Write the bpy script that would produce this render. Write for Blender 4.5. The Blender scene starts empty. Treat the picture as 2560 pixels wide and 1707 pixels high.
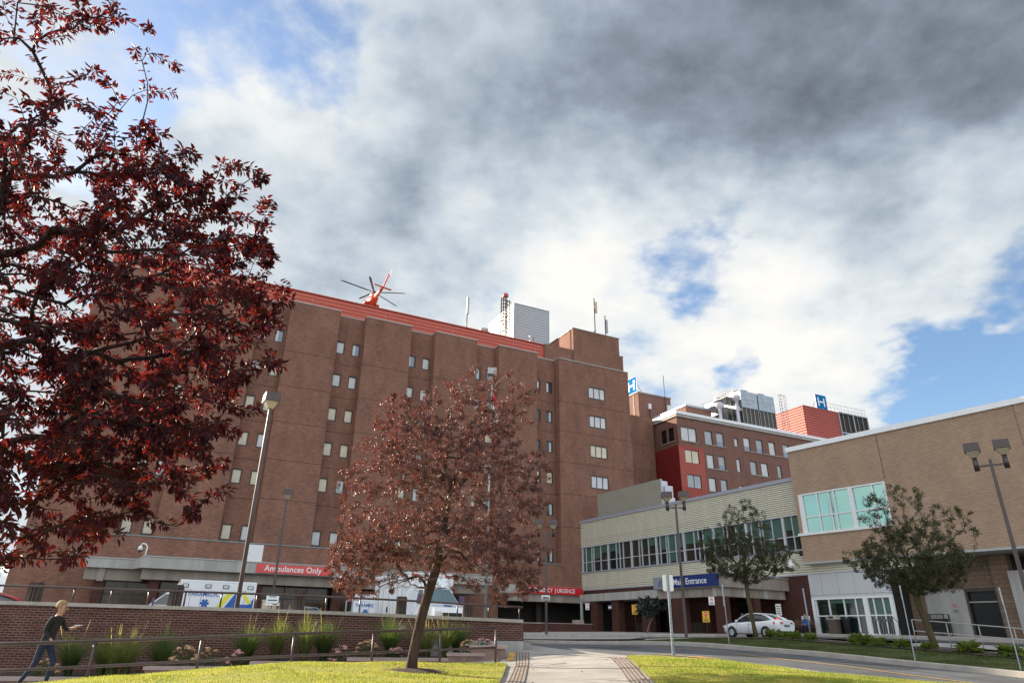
import bpy, math, random
import numpy as np
from mathutils import Vector, Matrix, geometry, noise
rnd = random.Random(7)
PI = math.pi
R = math.radians
scene = bpy.context.scene
COL = scene.collection

# ------------------------------------------------------------------ camera
PITCH, ROLL, F_PX = R(23.6865), R(0.9895), 1672.0
fw = Vector((0, math.cos(PITCH), math.sin(PITCH))); rt0 = Vector((1, 0, 0)); up0 = rt0.cross(fw)
rt = rt0 * math.cos(ROLL) + up0 * math.sin(ROLL); up = -rt0 * math.sin(ROLL) + up0 * math.cos(ROLL)
cam = bpy.data.cameras.new('camera'); cam.sensor_width = 36; cam.lens = F_PX / 2560 * 36
cam.clip_start = 0.05; cam.clip_end = 9000
camo = bpy.data.objects.new('camera', cam); COL.objects.link(camo)
camo.matrix_world = Matrix(((rt.x, up.x, -fw.x, 0), (rt.y, up.y, -fw.y, 0), (rt.z, up.z, -fw.z, 0), (0, 0, 0, 1)))
scene.camera = camo

# ------------------------------------------------------------------ light
SUN_AZ, SUN_EL = R(-56), R(20)
sdir = Vector((math.sin(SUN_AZ) * math.cos(SUN_EL), math.cos(SUN_AZ) * math.cos(SUN_EL), math.sin(SUN_EL)))
sl = bpy.data.lights.new('sun', 'SUN'); sl.energy = 5.0; sl.angle = R(0.5); sl.color = (1.0, 0.87, 0.68)
so = bpy.data.objects.new('sun', sl); COL.objects.link(so)
so.rotation_euler = sdir.to_track_quat('Z', 'Y').to_euler(); so.location = (-40, 60, 60)

scene.view_settings.view_transform = 'Standard'; scene.view_settings.look = 'None'
scene.view_settings.exposure = 1.2; scene.view_settings.gamma = 1.0

def azel(az, tan):   # unit direction from azimuth (deg from +y) and tan(elevation)
    a = R(az); v = Vector((math.sin(a), math.cos(a), tan)); return v.normalized()
def pix(x, y):       # direction of a point of the sky (photo 2352 wide)
    x = x / 0.91875; y = y / 0.91875
    return (fw * F_PX + rt * (x - 1280) - up * (y - 853.5)).normalized()

def build_world():
    w = bpy.data.worlds.new('World'); scene.world = w; w.use_nodes = True
    nt = w.node_tree; N = nt.nodes; L = nt.links
    for n in list(N): N.remove(n)
    out = N.new('ShaderNodeOutputWorld')
    sky = N.new('ShaderNodeTexSky'); sky.sky_type = 'NISHITA'; sky.sun_disc = False
    sky.sun_elevation = SUN_EL; sky.sun_rotation = SUN_AZ; sky.air_density = 1.0; sky.dust_density = 0.6; sky.ozone_density = 2.5
    tc = N.new('ShaderNodeTexCoord')
    def math_(op, a, b=None, clamp=False):
        n = N.new('ShaderNodeMath'); n.operation = op; n.use_clamp = clamp
        for i, v in enumerate((a, b)):
            if v is None: continue
            if isinstance(v, (int, float)): n.inputs[i].default_value = v
            else: L.new(v, n.inputs[i])
        return n.outputs[0]
    def noise_(vec, scale, detail, rough=0.55, dist=0.0):
        n = N.new('ShaderNodeTexNoise'); n.inputs['Scale'].default_value = scale; n.inputs['Detail'].default_value = detail
        n.inputs['Roughness'].default_value = rough; n.inputs['Distortion'].default_value = dist
        L.new(vec, n.inputs['Vector']); return n
    # flattened cloud-layer coordinates: direction projected on a plane overhead
    sep = N.new('ShaderNodeSeparateXYZ'); L.new(tc.outputs['Generated'], sep.inputs[0])
    zz = math_('MAXIMUM', math_('ADD', sep.outputs[2], 0.32), 0.05)
    comb = N.new('ShaderNodeCombineXYZ')
    L.new(math_('DIVIDE', sep.outputs[0], zz), comb.inputs[0]); L.new(math_('DIVIDE', sep.outputs[1], zz), comb.inputs[1])
    pl = comb.outputs[0]
    n1 = noise_(pl, 2.6, 9, 0.55, 0.1); n2 = noise_(pl, 7.5, 9, 0.58, 0.0); nw = noise_(pl, 2.0, 5, 0.6)
    # warp the direction a little so that the large masses have ragged edges
    va = N.new('ShaderNodeVectorMath'); va.operation = 'SUBTRACT'; L.new(nw.outputs['Color'], va.inputs[0]); va.inputs[1].default_value = (.5, .5, .5)
    vs = N.new('ShaderNodeVectorMath'); vs.operation = 'SCALE'; L.new(va.outputs[0], vs.inputs[0]); vs.inputs['Scale'].default_value = 0.42
    vd = N.new('ShaderNodeVectorMath'); vd.operation = 'ADD'; L.new(tc.outputs['Generated'], vd.inputs[0]); L.new(vs.outputs[0], vd.inputs[1])
    vn = N.new('ShaderNodeVectorMath'); vn.operation = 'NORMALIZE'; L.new(vd.outputs[0], vn.inputs[0])
    def blobs(lst):
        tot = None
        for d, rad, amp in lst:
            dt = N.new('ShaderNodeVectorMath'); dt.operation = 'DOT_PRODUCT'; L.new(vn.outputs[0], dt.inputs[0]); dt.inputs[1].default_value = d
            mr = N.new('ShaderNodeMapRange'); mr.interpolation_type = 'SMOOTHSTEP'
            mr.inputs['From Min'].default_value = math.cos(R(rad)); mr.inputs['From Max'].default_value = 1.0
            mr.inputs['To Min'].default_value = 0; mr.inputs['To Max'].default_value = amp
            L.new(dt.outputs['Value'], mr.inputs[0])
            tot = mr.outputs[0] if tot is None else math_('ADD', tot, mr.outputs[0])
        return tot
    gaps = blobs([(pix(2360, 790), 10, .85), (pix(2240, 850), 6, .3), (pix(1570, 650), 6, .42), (pix(1720, 560), 5, .35), (pix(2090, 780), 6, .35), (pix(1690, 420), 6, .35),
                  (pix(60, 130), 7, .28), (pix(330, 90), 6, .3), (pix(160, 330), 6, .2), (pix(1690, 875), 4, .5), (pix(1980, 520), 5, .4), (pix(640, 40), 7, .35), (pix(1560, 330), 5, .2),
                  (azel(110, .9), 30, .5), (azel(-100, .6), 25, .2)])
    dark = blobs([(pix(2300, 80), 25, 1.7), (pix(1750, 160), 20, .75), (pix(1200, 180), 15, .3), (pix(1080, 340), 12, .55), (pix(800, 430), 9, .3), (pix(1400, 330), 10, .3), (pix(1480, 260), 13, .45), (pix(600, 600), 10, .18),
                  (pix(2300, -500), 45, .6), (pix(560, 240), 10, .12)])
    lite = blobs([(pix(1250, 500), 13, .5), (pix(1900, 680), 15, .6), (pix(740, 180), 9, .4), (pix(1450, 480), 10, .4), (pix(2280, 560), 11, .6), (pix(420, 60), 9, .55), (pix(1350, 760), 12, .35), (pix(1700, 790), 12, .4)])
    cov = math_('SUBTRACT', math_('ADD', 0.62, math_('MULTIPLY', math_('SUBTRACT', math_('ADD', math_('MULTIPLY', n1.outputs['Fac'], .62), math_('MULTIPLY', n2.outputs['Fac'], .38)), .5), 5.2)), math_('MULTIPLY', gaps, 1.5))
    dark = math_('DIVIDE', dark, math_('ADD', 1.0, math_('MULTIPLY', dark, .75)))
    cov = math_('ADD', cov, math_('MULTIPLY', dark, .9))
    cm = N.new('ShaderNodeMapRange'); cm.interpolation_type = 'SMOOTHSTEP'; L.new(cov, cm.inputs[0])
    cm.inputs['From Min'].default_value = -0.3; cm.inputs['From Max'].default_value = 0.5
    b = math_('SUBTRACT', math_('ADD', 0.68, math_('MULTIPLY', lite, .30)), math_('MULTIPLY', dark, .44))
    b = math_('ADD', b, math_('MULTIPLY', math_('SUBTRACT', n2.outputs['Fac'], .5), .6))
    b = math_('ADD', b, math_('MULTIPLY', math_('SUBTRACT', n1.outputs['Fac'], .5), .42))
    cr = N.new('ShaderNodeValToRGB'); L.new(b, cr.inputs[0])
    e = cr.color_ramp.elements; e[0].position = 0.0; e[0].color = (.075, .092, .115, 1); e[1].position = 1.0; e[1].color = (1.04, 1.0, .94, 1)
    for p, c in ((.18, (.15, .178, .215, 1)), (.36, (.29, .345, .42, 1)), (.55, (.52, .60, .68, 1)), (.78, (.82, .86, .88, 1))):
        k = e.new(p); k.color = c
    bs = N.new('ShaderNodeBackground'); L.new(sky.outputs[0], bs.inputs[0]); bs.inputs[1].default_value = 0.10
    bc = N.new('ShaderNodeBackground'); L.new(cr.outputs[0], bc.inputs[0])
    # clouds behind the viewer, out of view, boosted to brighten the facades
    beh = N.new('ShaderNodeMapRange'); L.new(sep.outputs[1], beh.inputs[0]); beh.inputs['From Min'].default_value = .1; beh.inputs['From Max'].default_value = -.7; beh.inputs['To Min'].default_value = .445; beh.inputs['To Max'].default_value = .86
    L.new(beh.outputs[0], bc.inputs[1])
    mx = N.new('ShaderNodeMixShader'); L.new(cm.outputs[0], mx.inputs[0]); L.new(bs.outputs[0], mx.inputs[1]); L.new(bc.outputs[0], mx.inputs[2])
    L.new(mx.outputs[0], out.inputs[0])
build_world()

# ------------------------------------------------------------------ materials
def mat(name, base=(.5, .5, .5), rough=.6, metal=0.0, var=0.0, vscale=3.0, coat=0.0, spec=0.5, emit=None, bump=0.0, bscale=20.0, trans=None, alt=None, streak=False, var2=0.0):
    m = bpy.data.materials.new(name); m.use_nodes = True; nt = m.node_tree; N = nt.nodes; L = nt.links
    p = N['Principled BSDF']; p.inputs['Roughness'].default_value = rough; p.inputs['Metallic'].default_value = metal
    p.inputs['Base Color'].default_value = (*base, 1); p.inputs['Specular IOR Level'].default_value = spec
    p.inputs['Coat Weight'].default_value = coat; p.inputs['Coat Roughness'].default_value = .05
    tc = N.new('ShaderNodeTexCoord')
    if var > 0 or alt:
        n = N.new('ShaderNodeTexNoise'); n.inputs['Scale'].default_value = vscale; n.inputs['Detail'].default_value = 7; n.inputs['Roughness'].default_value = .62
        vec = tc.outputs['Object']
        if streak:
            mp = N.new('ShaderNodeMapping'); mp.inputs['Scale'].default_value = (1, 1, .15); L.new(vec, mp.inputs[0]); vec = mp.outputs[0]
        L.new(vec, n.inputs['Vector'])
        cr = N.new('ShaderNodeValToRGB'); L.new(n.outputs['Fac'], cr.inputs[0])
        a = alt if alt else tuple(c * (1 + var) for c in base)
        lo = base if alt else tuple(c * (1 - var) for c in base)
        cr.color_ramp.elements[0].position = .33; cr.color_ramp.elements[0].color = (*lo, 1)
        cr.color_ramp.elements[1].position = .67; cr.color_ramp.elements[1].color = (*a, 1)
        L.new(cr.outputs[0], p.inputs['Base Color'])
    if bump > 0:
        n = N.new('ShaderNodeTexNoise'); n.inputs['Scale'].default_value = bscale; n.inputs['Detail'].default_value = 5; L.new(tc.outputs['Object'], n.inputs['Vector'])
        bm = N.new('ShaderNodeBump'); bm.inputs['Strength'].default_value = bump; bm.inputs['Distance'].default_value = .02
        L.new(n.outputs['Fac'], bm.inputs['Height']); L.new(bm.outputs[0], p.inputs['Normal'])
    if emit:
        p.inputs['Emission Color'].default_value = (*emit[0], 1); p.inputs['Emission Strength'].default_value = emit[1]
    if trans:
        t = N.new('ShaderNodeBsdfTranslucent'); t.inputs[0].default_value = (*trans[0], 1)
        if len(trans) > 2:   # varied translucency tint leaf by leaf
            g = N.new('ShaderNodeNewGeometry'); r2 = N.new('ShaderNodeValToRGB'); L.new(g.outputs['Random Per Island'], r2.inputs[0])
            els = r2.color_ramp.elements; els[0].color = (*trans[0], 1); els[1].color = (*trans[2], 1); L.new(r2.outputs[0], t.inputs[0])
        mx = N.new('ShaderNodeMixShader'); mx.inputs[0].default_value = trans[1]
        L.new(p.outputs[0], mx.inputs[1]); L.new(t.outputs[0], mx.inputs[2]); L.new(mx.outputs[0], N['Material Output'].inputs[0])
    return m

def leafmat(name, c1, c2, tr, tr2, mixf, rough=.4, spec=.6, coat=0.0, patch=0):
    m = mat(name, c1, rough, spec=spec, trans=(tr, mixf, tr2), coat=coat)
    N = m.node_tree.nodes; L = m.node_tree.links; p = N['Principled BSDF']
    g = N.new('ShaderNodeNewGeometry'); r2 = N.new('ShaderNodeValToRGB'); L.new(g.outputs['Random Per Island'], r2.inputs[0])
    r2.color_ramp.elements[0].color = (*c1, 1); r2.color_ramp.elements[1].color = (*c2, 1); L.new(r2.outputs[0], p.inputs['Base Color'])
    if patch:   # worn and lush patches of turf
        tc = N.new('ShaderNodeTexCoord'); nz = N.new('ShaderNodeTexNoise'); nz.inputs['Scale'].default_value = patch; nz.inputs['Detail'].default_value = 4; L.new(tc.outputs['Object'], nz.inputs['Vector'])
        mr = N.new('ShaderNodeMapRange'); L.new(nz.outputs['Fac'], mr.inputs[0]); mr.inputs['From Min'].default_value = .35; mr.inputs['From Max'].default_value = .65; mr.inputs['To Min'].default_value = -.35; mr.inputs['To Max'].default_value = .75
        ad = N.new('ShaderNodeMath'); ad.operation = 'MULTIPLY_ADD'; L.new(g.outputs['Random Per Island'], ad.inputs[0]); ad.inputs[1].default_value = .5; L.new(mr.outputs[0], ad.inputs[2]); L.new(ad.outputs[0], r2.inputs[0])
    return m

def brick(name, c1, c2, mortar, bw=.203, bh=.0677, ms=.01, stain=.25, joint=None, bump=.5, weather=None):
    m = bpy.data.materials.new(name); m.use_nodes = True; nt = m.node_tree; N = nt.nodes; L = nt.links
    p = N['Principled BSDF']; p.inputs['Roughness'].default_value = .85; p.inputs['Specular IOR Level'].default_value = .25
    uv = N.new('ShaderNodeUVMap'); uv.uv_map = 'UVMap'
    b = N.new('ShaderNodeTexBrick'); L.new(uv.outputs[0], b.inputs['Vector'])
    b.inputs['Scale'].default_value = 1; b.inputs['Brick Width'].default_value = bw; b.inputs['Row Height'].default_value = bh
    b.inputs['Mortar Size'].default_value = ms; b.inputs['Mortar Smooth'].default_value = .2; b.inputs['Bias'].default_value = 0
    b.inputs['Color1'].default_value = (*c1, 1); b.inputs['Color2'].default_value = (*c2, 1); b.inputs['Mortar'].default_value = (*mortar, 1)
    n = N.new('ShaderNodeTexNoise'); n.inputs['Scale'].default_value = .55; n.inputs['Detail'].default_value = 9; n.inputs['Roughness'].default_value = .65
    mp = N.new('ShaderNodeMapping'); mp.inputs['Scale'].default_value = (1.2, .55, 1); L.new(uv.outputs[0], mp.inputs[0]); L.new(mp.outputs[0], n.inputs['Vector'])
    # streaky course-to-course variation, as in weathered brickwork seen from far
    n2 = N.new('ShaderNodeTexNoise'); n2.inputs['Scale'].default_value = 1.0; n2.inputs['Detail'].default_value = 4
    mp2 = N.new('ShaderNodeMapping'); mp2.inputs['Scale'].default_value = (1.6, 9, 1); L.new(uv.outputs[0], mp2.inputs[0]); L.new(mp2.outputs[0], n2.inputs['Vector'])
    ad = N.new('ShaderNodeMath'); ad.operation = 'ADD'; L.new(n.outputs['Fac'], ad.inputs[0]); L.new(n2.outputs['Fac'], ad.inputs[1])
    mr = N.new('ShaderNodeMapRange'); L.new(ad.outputs[0], mr.inputs[0]); mr.inputs['From Min'].default_value = .72; mr.inputs['From Max'].default_value = 1.28
    mr.inputs['To Min'].default_value = 1 - stain; mr.inputs['To Max'].default_value = 1 + stain
    mul = N.new('ShaderNodeMix'); mul.data_type = 'RGBA'; mul.blend_type = 'MULTIPLY'; mul.inputs[0].default_value = 1
    L.new(b.outputs['Color'], mul.inputs[6])
    cc = N.new('ShaderNodeCombineColor'); [L.new(mr.outputs[0], cc.inputs[i]) for i in range(3)]; L.new(cc.outputs[0], mul.inputs[7])
    col = mul.outputs[2]
    if joint:
        sp = N.new('ShaderNodeSeparateXYZ'); L.new(uv.outputs[0], sp.inputs[0])
        def mth(op, a, bb):
            q = N.new('ShaderNodeMath'); q.operation = op
            for i, v in enumerate((a, bb)):
                if isinstance(v, (int, float)): q.inputs[i].default_value = v
                else: L.new(v, q.inputs[i])
            return q.outputs[0]
        fr = mth('PINGPONG', mth('ADD', mth('SUBTRACT', sp.outputs[1], joint[0]), joint[1] * 20), joint[1] / 2)
        ln = mth('MULTIPLY', mth('MULTIPLY', mth('LESS_THAN', fr, joint[2]), mth('GREATER_THAN', sp.outputs[1], 9.5)), mth('LESS_THAN', sp.outputs[1], 29))
        mj = N.new('ShaderNodeMix'); mj.data_type = 'RGBA'; L.new(ln, mj.inputs[0]); L.new(col, mj.inputs[6]); mj.inputs[7].default_value = (.045, .022, .018, 1)
        col = mj.outputs[2]
    L.new(col, p.inputs['Base Color'])
    bm = N.new('ShaderNodeBump'); bm.inputs['Strength'].default_value = bump; bm.inputs['Distance'].default_value = .006; bm.invert = True
    L.new(b.outputs['Fac'], bm.inputs['Height']); L.new(bm.outputs[0], p.inputs['Normal'])
    return m

MT = {}
MT['brick'] = brick('tower_brick', (.28, .128, .086), (.20, .088, .062), (.24, .145, .11), joint=(27.04, 3.85, .024), stain=.3)
MT['brick_old'] = brick('old_brick', (.25, .115, .085), (.18, .08, .062), (.24, .15, .12), stain=.2)
MT['brick_wall'] = brick('garden_brick', (.115, .040, .031), (.066, .024, .020), (.19, .125, .10), ms=.012, stain=.3, bump=.8)
MT['brick_dark'] = brick('dark_brick', (.09, .032, .023), (.058, .021, .015), (.095, .05, .04), stain=.3)  # dark brick, colour lowered further to deepen shade at canopies and entrances
MT['brick_beige'] = brick('beige_brick', (.48, .335, .235), (.41, .28, .19), (.26, .18, .13), bw=.3, bh=.1, ms=.014, stain=.12)
MT['stone_tile'] = brick('brown_block', (.24, .165, .12), (.19, .13, .09), (.10, .07, .05), bw=.6, bh=.3, ms=.015, stain=.15)
MT['paver'] = brick('paver', (.36, .29, .25), (.31, .24, .205), (.20, .165, .14), bw=.2, bh=.1, ms=.008, stain=.2)
MT['coping'] = mat('coping_metal', (.42, .43, .42), .5, .3, .1)
MT['coping_w'] = mat('white_flashing', (.90, .90, .92), .4, 0, .05)
MT['coping_b'] = mat('grey_blue_flashing', (.40, .41, .48), .45, .2, .08)
MT['conc'] = mat('concrete', (.40, .385, .36), .85, 0, .16, 1.6, bump=.3, streak=True)
MT['conc_beam'] = mat('aged_concrete', (.30, .255, .215), .9, 0, .22, 1.3, bump=.3, streak=True)
MT['conc_dark'] = mat('stained_concrete', (.10, .072, .06), .95, 0, .55, 2.5, bump=.6, streak=True)
MT['conc_path'] = mat('path_concrete', (.36, .325, .295), .9, 0, .2, 1.1, bump=.4, bscale=60)
MT['conc_fore'] = mat('forecourt_concrete', (.36, .335, .32), .9, 0, .15, .9, bump=.3, bscale=40)
MT['kerb'] = mat('kerb_stone', (.40, .36, .32), .9, 0, .15, 2.5, bump=.4)
MT['asphalt'] = mat('asphalt', (.10, .103, .11), .92, 0, .32, .8, bump=.5, bscale=90)
MT['asphalt_d'] = mat('asphalt_dark', (.06, .06, .065), .92, 0, .2, .9, bump=.4, bscale=90)
MT['yellow'] = mat('yellow_paint', (.62, .33, .06), .75, 0, .25, 6)
MT['red_paint'] = mat('faded_red_paint', (.42, .12, .09), .85, 0, .35, 5)
MT['soil'] = mat('soil', (.055, .035, .025), 1, 0, .5, 6, bump=1, bscale=30)
MT['grass'] = mat('grass_ground', (.20, .22, .035), 1, 0, 0, 2.2, alt=(.42, .33, .06), bump=1, bscale=60)
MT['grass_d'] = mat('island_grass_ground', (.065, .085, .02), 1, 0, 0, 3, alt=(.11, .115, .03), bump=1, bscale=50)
MT['earth'] = mat('earth', (.10, .085, .06), 1, 0, .3, .5)
MT['red_metal'] = mat('red_cladding', (.54, .105, .065), .5, 0, .05, 1.5)
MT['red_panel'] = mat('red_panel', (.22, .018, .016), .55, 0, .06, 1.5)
MT['orange_metal'] = mat('orange_red_louvre', (.42, .085, .06), .5, 0, .06, 2)
MT['white_metal'] = mat('white_ribbed_cladding', (.46, .48, .51), .45, 0, .04)
MT['cream'] = mat('cream_cladding', (.74, .70, .57), .5, 0, .06, 1.2, streak=True)
MT['cream_d'] = mat('screen_cladding', (.42, .40, .33), .5, 0, .06, 1.2)
MT['frame_d'] = mat('bronze_frame', (.055, .04, .035), .45, .2)
MT['frame_w'] = mat('light_aluminium', (.62, .62, .68), .4, .25)
MT['white'] = mat('white_paint', (.80, .80, .80), .45, 0, .03)
MT['panel_w'] = mat('grey_white_panel', (.56, .56, .57), .6, 0, .06, 1.0, streak=True)
MT['brown_metal'] = mat('brown_painted_steel', (.055, .032, .028), .38, .1, .15, 8, coat=.35)
MT['galv'] = mat('galvanised_steel', (.34, .38, .43), .45, .45, .1, 6)
MT['steel'] = mat('brushed_rail', (.38, .36, .34), .55, .5)
MT['black'] = mat('black', (.012, .012, .013), .6)
MT['rubber'] = mat('rubber', (.02, .02, .021), .8)
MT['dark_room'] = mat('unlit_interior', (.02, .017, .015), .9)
MT['bark'] = mat('bark', (.065, .038, .028), .95, 0, .4, 9, bump=1, bscale=25, streak=True)
MT['bark_d'] = mat('dark_bark', (.03, .018, .017), .8, 0, .3, 9, bump=.5)
MT['bark_twig'] = mat('twig_bark', (.20, .125, .095), .6, 0, .3, 20)
MT['bark_pear'] = mat('pear_twig', (.085, .07, .06), .8, 0, .3, 20)
MT['bark_g'] = mat('mossy_bark', (.085, .065, .03), .95, 0, .35, 8, bump=.8, streak=True)
MT['glass_d'] = mat('dark_glass', (.010, .012, .011), .25, 0, coat=.0, spec=.25)
MT['glass_refl'] = mat('glass_painted_reflections', (.02, .014, .010), .12, 0, 0, 2.5, alt=(.11, .06, .02), spec=.45)  # golden reflections painted as noise patches on the dark glass
MT['glass_car'] = mat('car_glass', (.02, .024, .028), .04, 0, spec=.9, coat=.4)
MT['glass_wind'] = mat('windscreen', (.08, .14, .16), .05, 0, spec=.9, coat=.5)
for nm, c in (('pane_cream', (.66, .58, .42)), ('pane_white', (.60, .60, .60)), ('pane_blue', (.22, .27, .37)), ('pane_grey', (.36, .39, .42)), ('pane_dark', (.035, .035, .04))):  # the blue pane has a pale blue reflection painted into its colour
    MT[nm] = mat(nm, c, .35, 0, .12, .7, coat=.7)
MT['blind_g'] = mat('green_blind', (.045, .12, .085), .5, 0, .12, 1, coat=.6)
MT['glass_g'] = mat('green_glass', (.008, .02, .015), .04, 0, spec=1.0, coat=.5)
MT['sign_red'] = mat('red_sign', (.70, .055, .05), .35, 0, .03, coat=.2)
MT['sign_red2'] = mat('deep_red_sign', (.60, .012, .02), .35, 0, .03, coat=.2)
MT['sign_blue'] = mat('navy_sign', (.008, .03, .16), .35, 0, .03, coat=.2)
MT['sign_h'] = mat('bright_blue_sign', (.01, .17, .42), .95, spec=.05)
MT['sign_grey'] = mat('grey_sign', (.26, .28, .33), .4)
MT['sign_yellow'] = mat('yellow_sign', (.75, .42, .01), .4)
MT['letter'] = mat('white_lettering', (.85, .85, .85), .45)
MT['letter_d'] = mat('dark_lettering', (.03, .035, .05), .5)
MT['livery_blue'] = mat('livery_blue', (.01, .10, .40), .35, coat=.3)
MT['livery_yellow'] = mat('livery_yellow', (.80, .75, .02), .35, coat=.3)
MT['paint_white'] = mat('vehicle_white', (.78, .80, .83), .28, 0, .02, coat=.6)
MT['paint_car'] = mat('white_car_paint', (.80, .82, .85), .2, 0, coat=.9)
MT['paint_red'] = mat('red_car_paint', (.35, .02, .02), .2, coat=.9)
MT['paint_blk'] = mat('black_car_paint', (.01, .01, .012), .15, coat=.9)
MT['paint_sil'] = mat('blue_grey_car_paint', (.25, .33, .40), .2, .3, coat=.9)
MT['lamp_red'] = mat('tail_light', (.55, .01, .015), .15, coat=1)
MT['lamp_on'] = mat('lit_brake_light', (.8, .05, .04), .3, emit=((1, .05, .04), 1.2))
MT['lens'] = mat('clear_lens', (.62, .62, .60), .12, coat=1)
MT['lamp_glass'] = mat('lamp_lens', (.62, .56, .42), .3, 0, coat=.5, trans=((.9, .8, .55), .4))
MT['chrome'] = mat('alloy', (.62, .63, .65), .3, .35)
MT['heli'] = mat('helicopter_orange', (.72, .075, .02), .3, coat=.5)
MT['blade'] = mat('rotor_blade', (.035, .035, .045), .5)
MT['wood'] = mat('bench_wood', (.15, .085, .05), .7, 0, .2, 8)
MT['purple'] = mat('mirror_purple', (.10, .06, .12), .4)
MT['utility'] = mat('cream_cabinet', (.62, .52, .36), .6, 0, .05)
MT['skin'] = mat('skin', (.45, .25, .17), .6)
MT['hair_b'] = mat('blond_hair', (.34, .24, .12), .75, 0, .3, 40)
MT['hair_g'] = mat('grey_hair', (.35, .30, .27), .8, 0, .2, 40)
MT['cloth_b'] = mat('black_cloth', (.012, .012, .014), .85)
MT['jeans'] = mat('denim', (.011, .02, .045), .85, 0, .25, 20)
MT['cloth_blue'] = mat('blue_cloth', (.03, .09, .30), .85)
MT['cloth_grey'] = mat('grey_cloth', (.17, .18, .21), .85)
MT['flower'] = mat('mauve_flowers', (.42, .17, .22), .9, 0, .3, 20, alt=(.50, .30, .25))
MT['flower2'] = mat('tan_flowers', (.36, .20, .13), .9, 0, .3, 20, alt=(.45, .30, .14))
MT['tin'] = mat('weathered_zinc', (.36, .40, .44), .35, .75, .15, 2, streak=True)
MT['pipe'] = mat('lilac_grey_pipe', (.52, .50, .56), .5, .2)
MT['louvre'] = mat('brown_louvre', (.085, .065, .05), .7, 0, .15, 3)
MT['block'] = mat('planter_block', (.26, .17, .14), .9, 0, .2, 3, bump=.5)
MT['block_cap'] = mat('planter_cap', (.40, .30, .27), .85, 0, .12, 3, bump=.3)
MT['leaf_purple'] = leafmat('purple_plum_leaf', (.014, .007, .012), (.042, .012, .02), (.42, .010, .03), (.85, .08, .03), .13, .6, .3, .0)
MT['leaf_purple2'] = leafmat('plum_leaf_small', (.055, .028, .03), (.26, .15, .13), (.38, .03, .03), (.60, .16, .07), .15, .5, .45, .0)
MT['leaf_green'] = leafmat('pear_leaf', (.034, .05, .014), (.075, .07, .024), (.10, .16, .03), (.16, .10, .03), .22, .45)
MT['leaf_dark'] = leafmat('dusky_leaf', (.025, .035, .032), (.05, .06, .055), (.08, .1, .07), (.05, .06, .05), .15, .5)
MT['leaf_hosta'] = leafmat('hosta_leaf', (.09, .15, .03), (.26, .30, .07), (.3, .4, .05), (.4, .4, .1), .3, .45)
MT['leaf_mum'] = leafmat('mum_leaf', (.035, .06, .02), (.07, .10, .03), (.1, .2, .03), (.15, .2, .03), .2, .6)
MT['blade_g'] = leafmat('ornamental_grass', (.03, .055, .016), (.075, .11, .03), (.12, .22, .04), (.25, .30, .06), .35, .5)
MT['blade_y'] = leafmat('zebra_grass', (.07, .095, .028), (.15, .16, .05), (.3, .4, .07), (.4, .4, .1), .35, .5)
MT['blade_t'] = leafmat('grass_plume', (.22, .18, .07), (.34, .27, .10), (.5, .42, .1), (.6, .5, .15), .4, .5)
MT['lawn_blade'] = leafmat('lawn_blade', (.11, .20, .025), (.48, .40, .12), (.38, .5, .06), (.65, .6, .12), .4, .6, .3, patch=1.1)
MT['lawn_blade_d'] = leafmat('verge_blade', (.05, .075, .018), (.10, .11, .03), (.1, .15, .03), (.2, .2, .04), .3, .6, .3)

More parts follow.
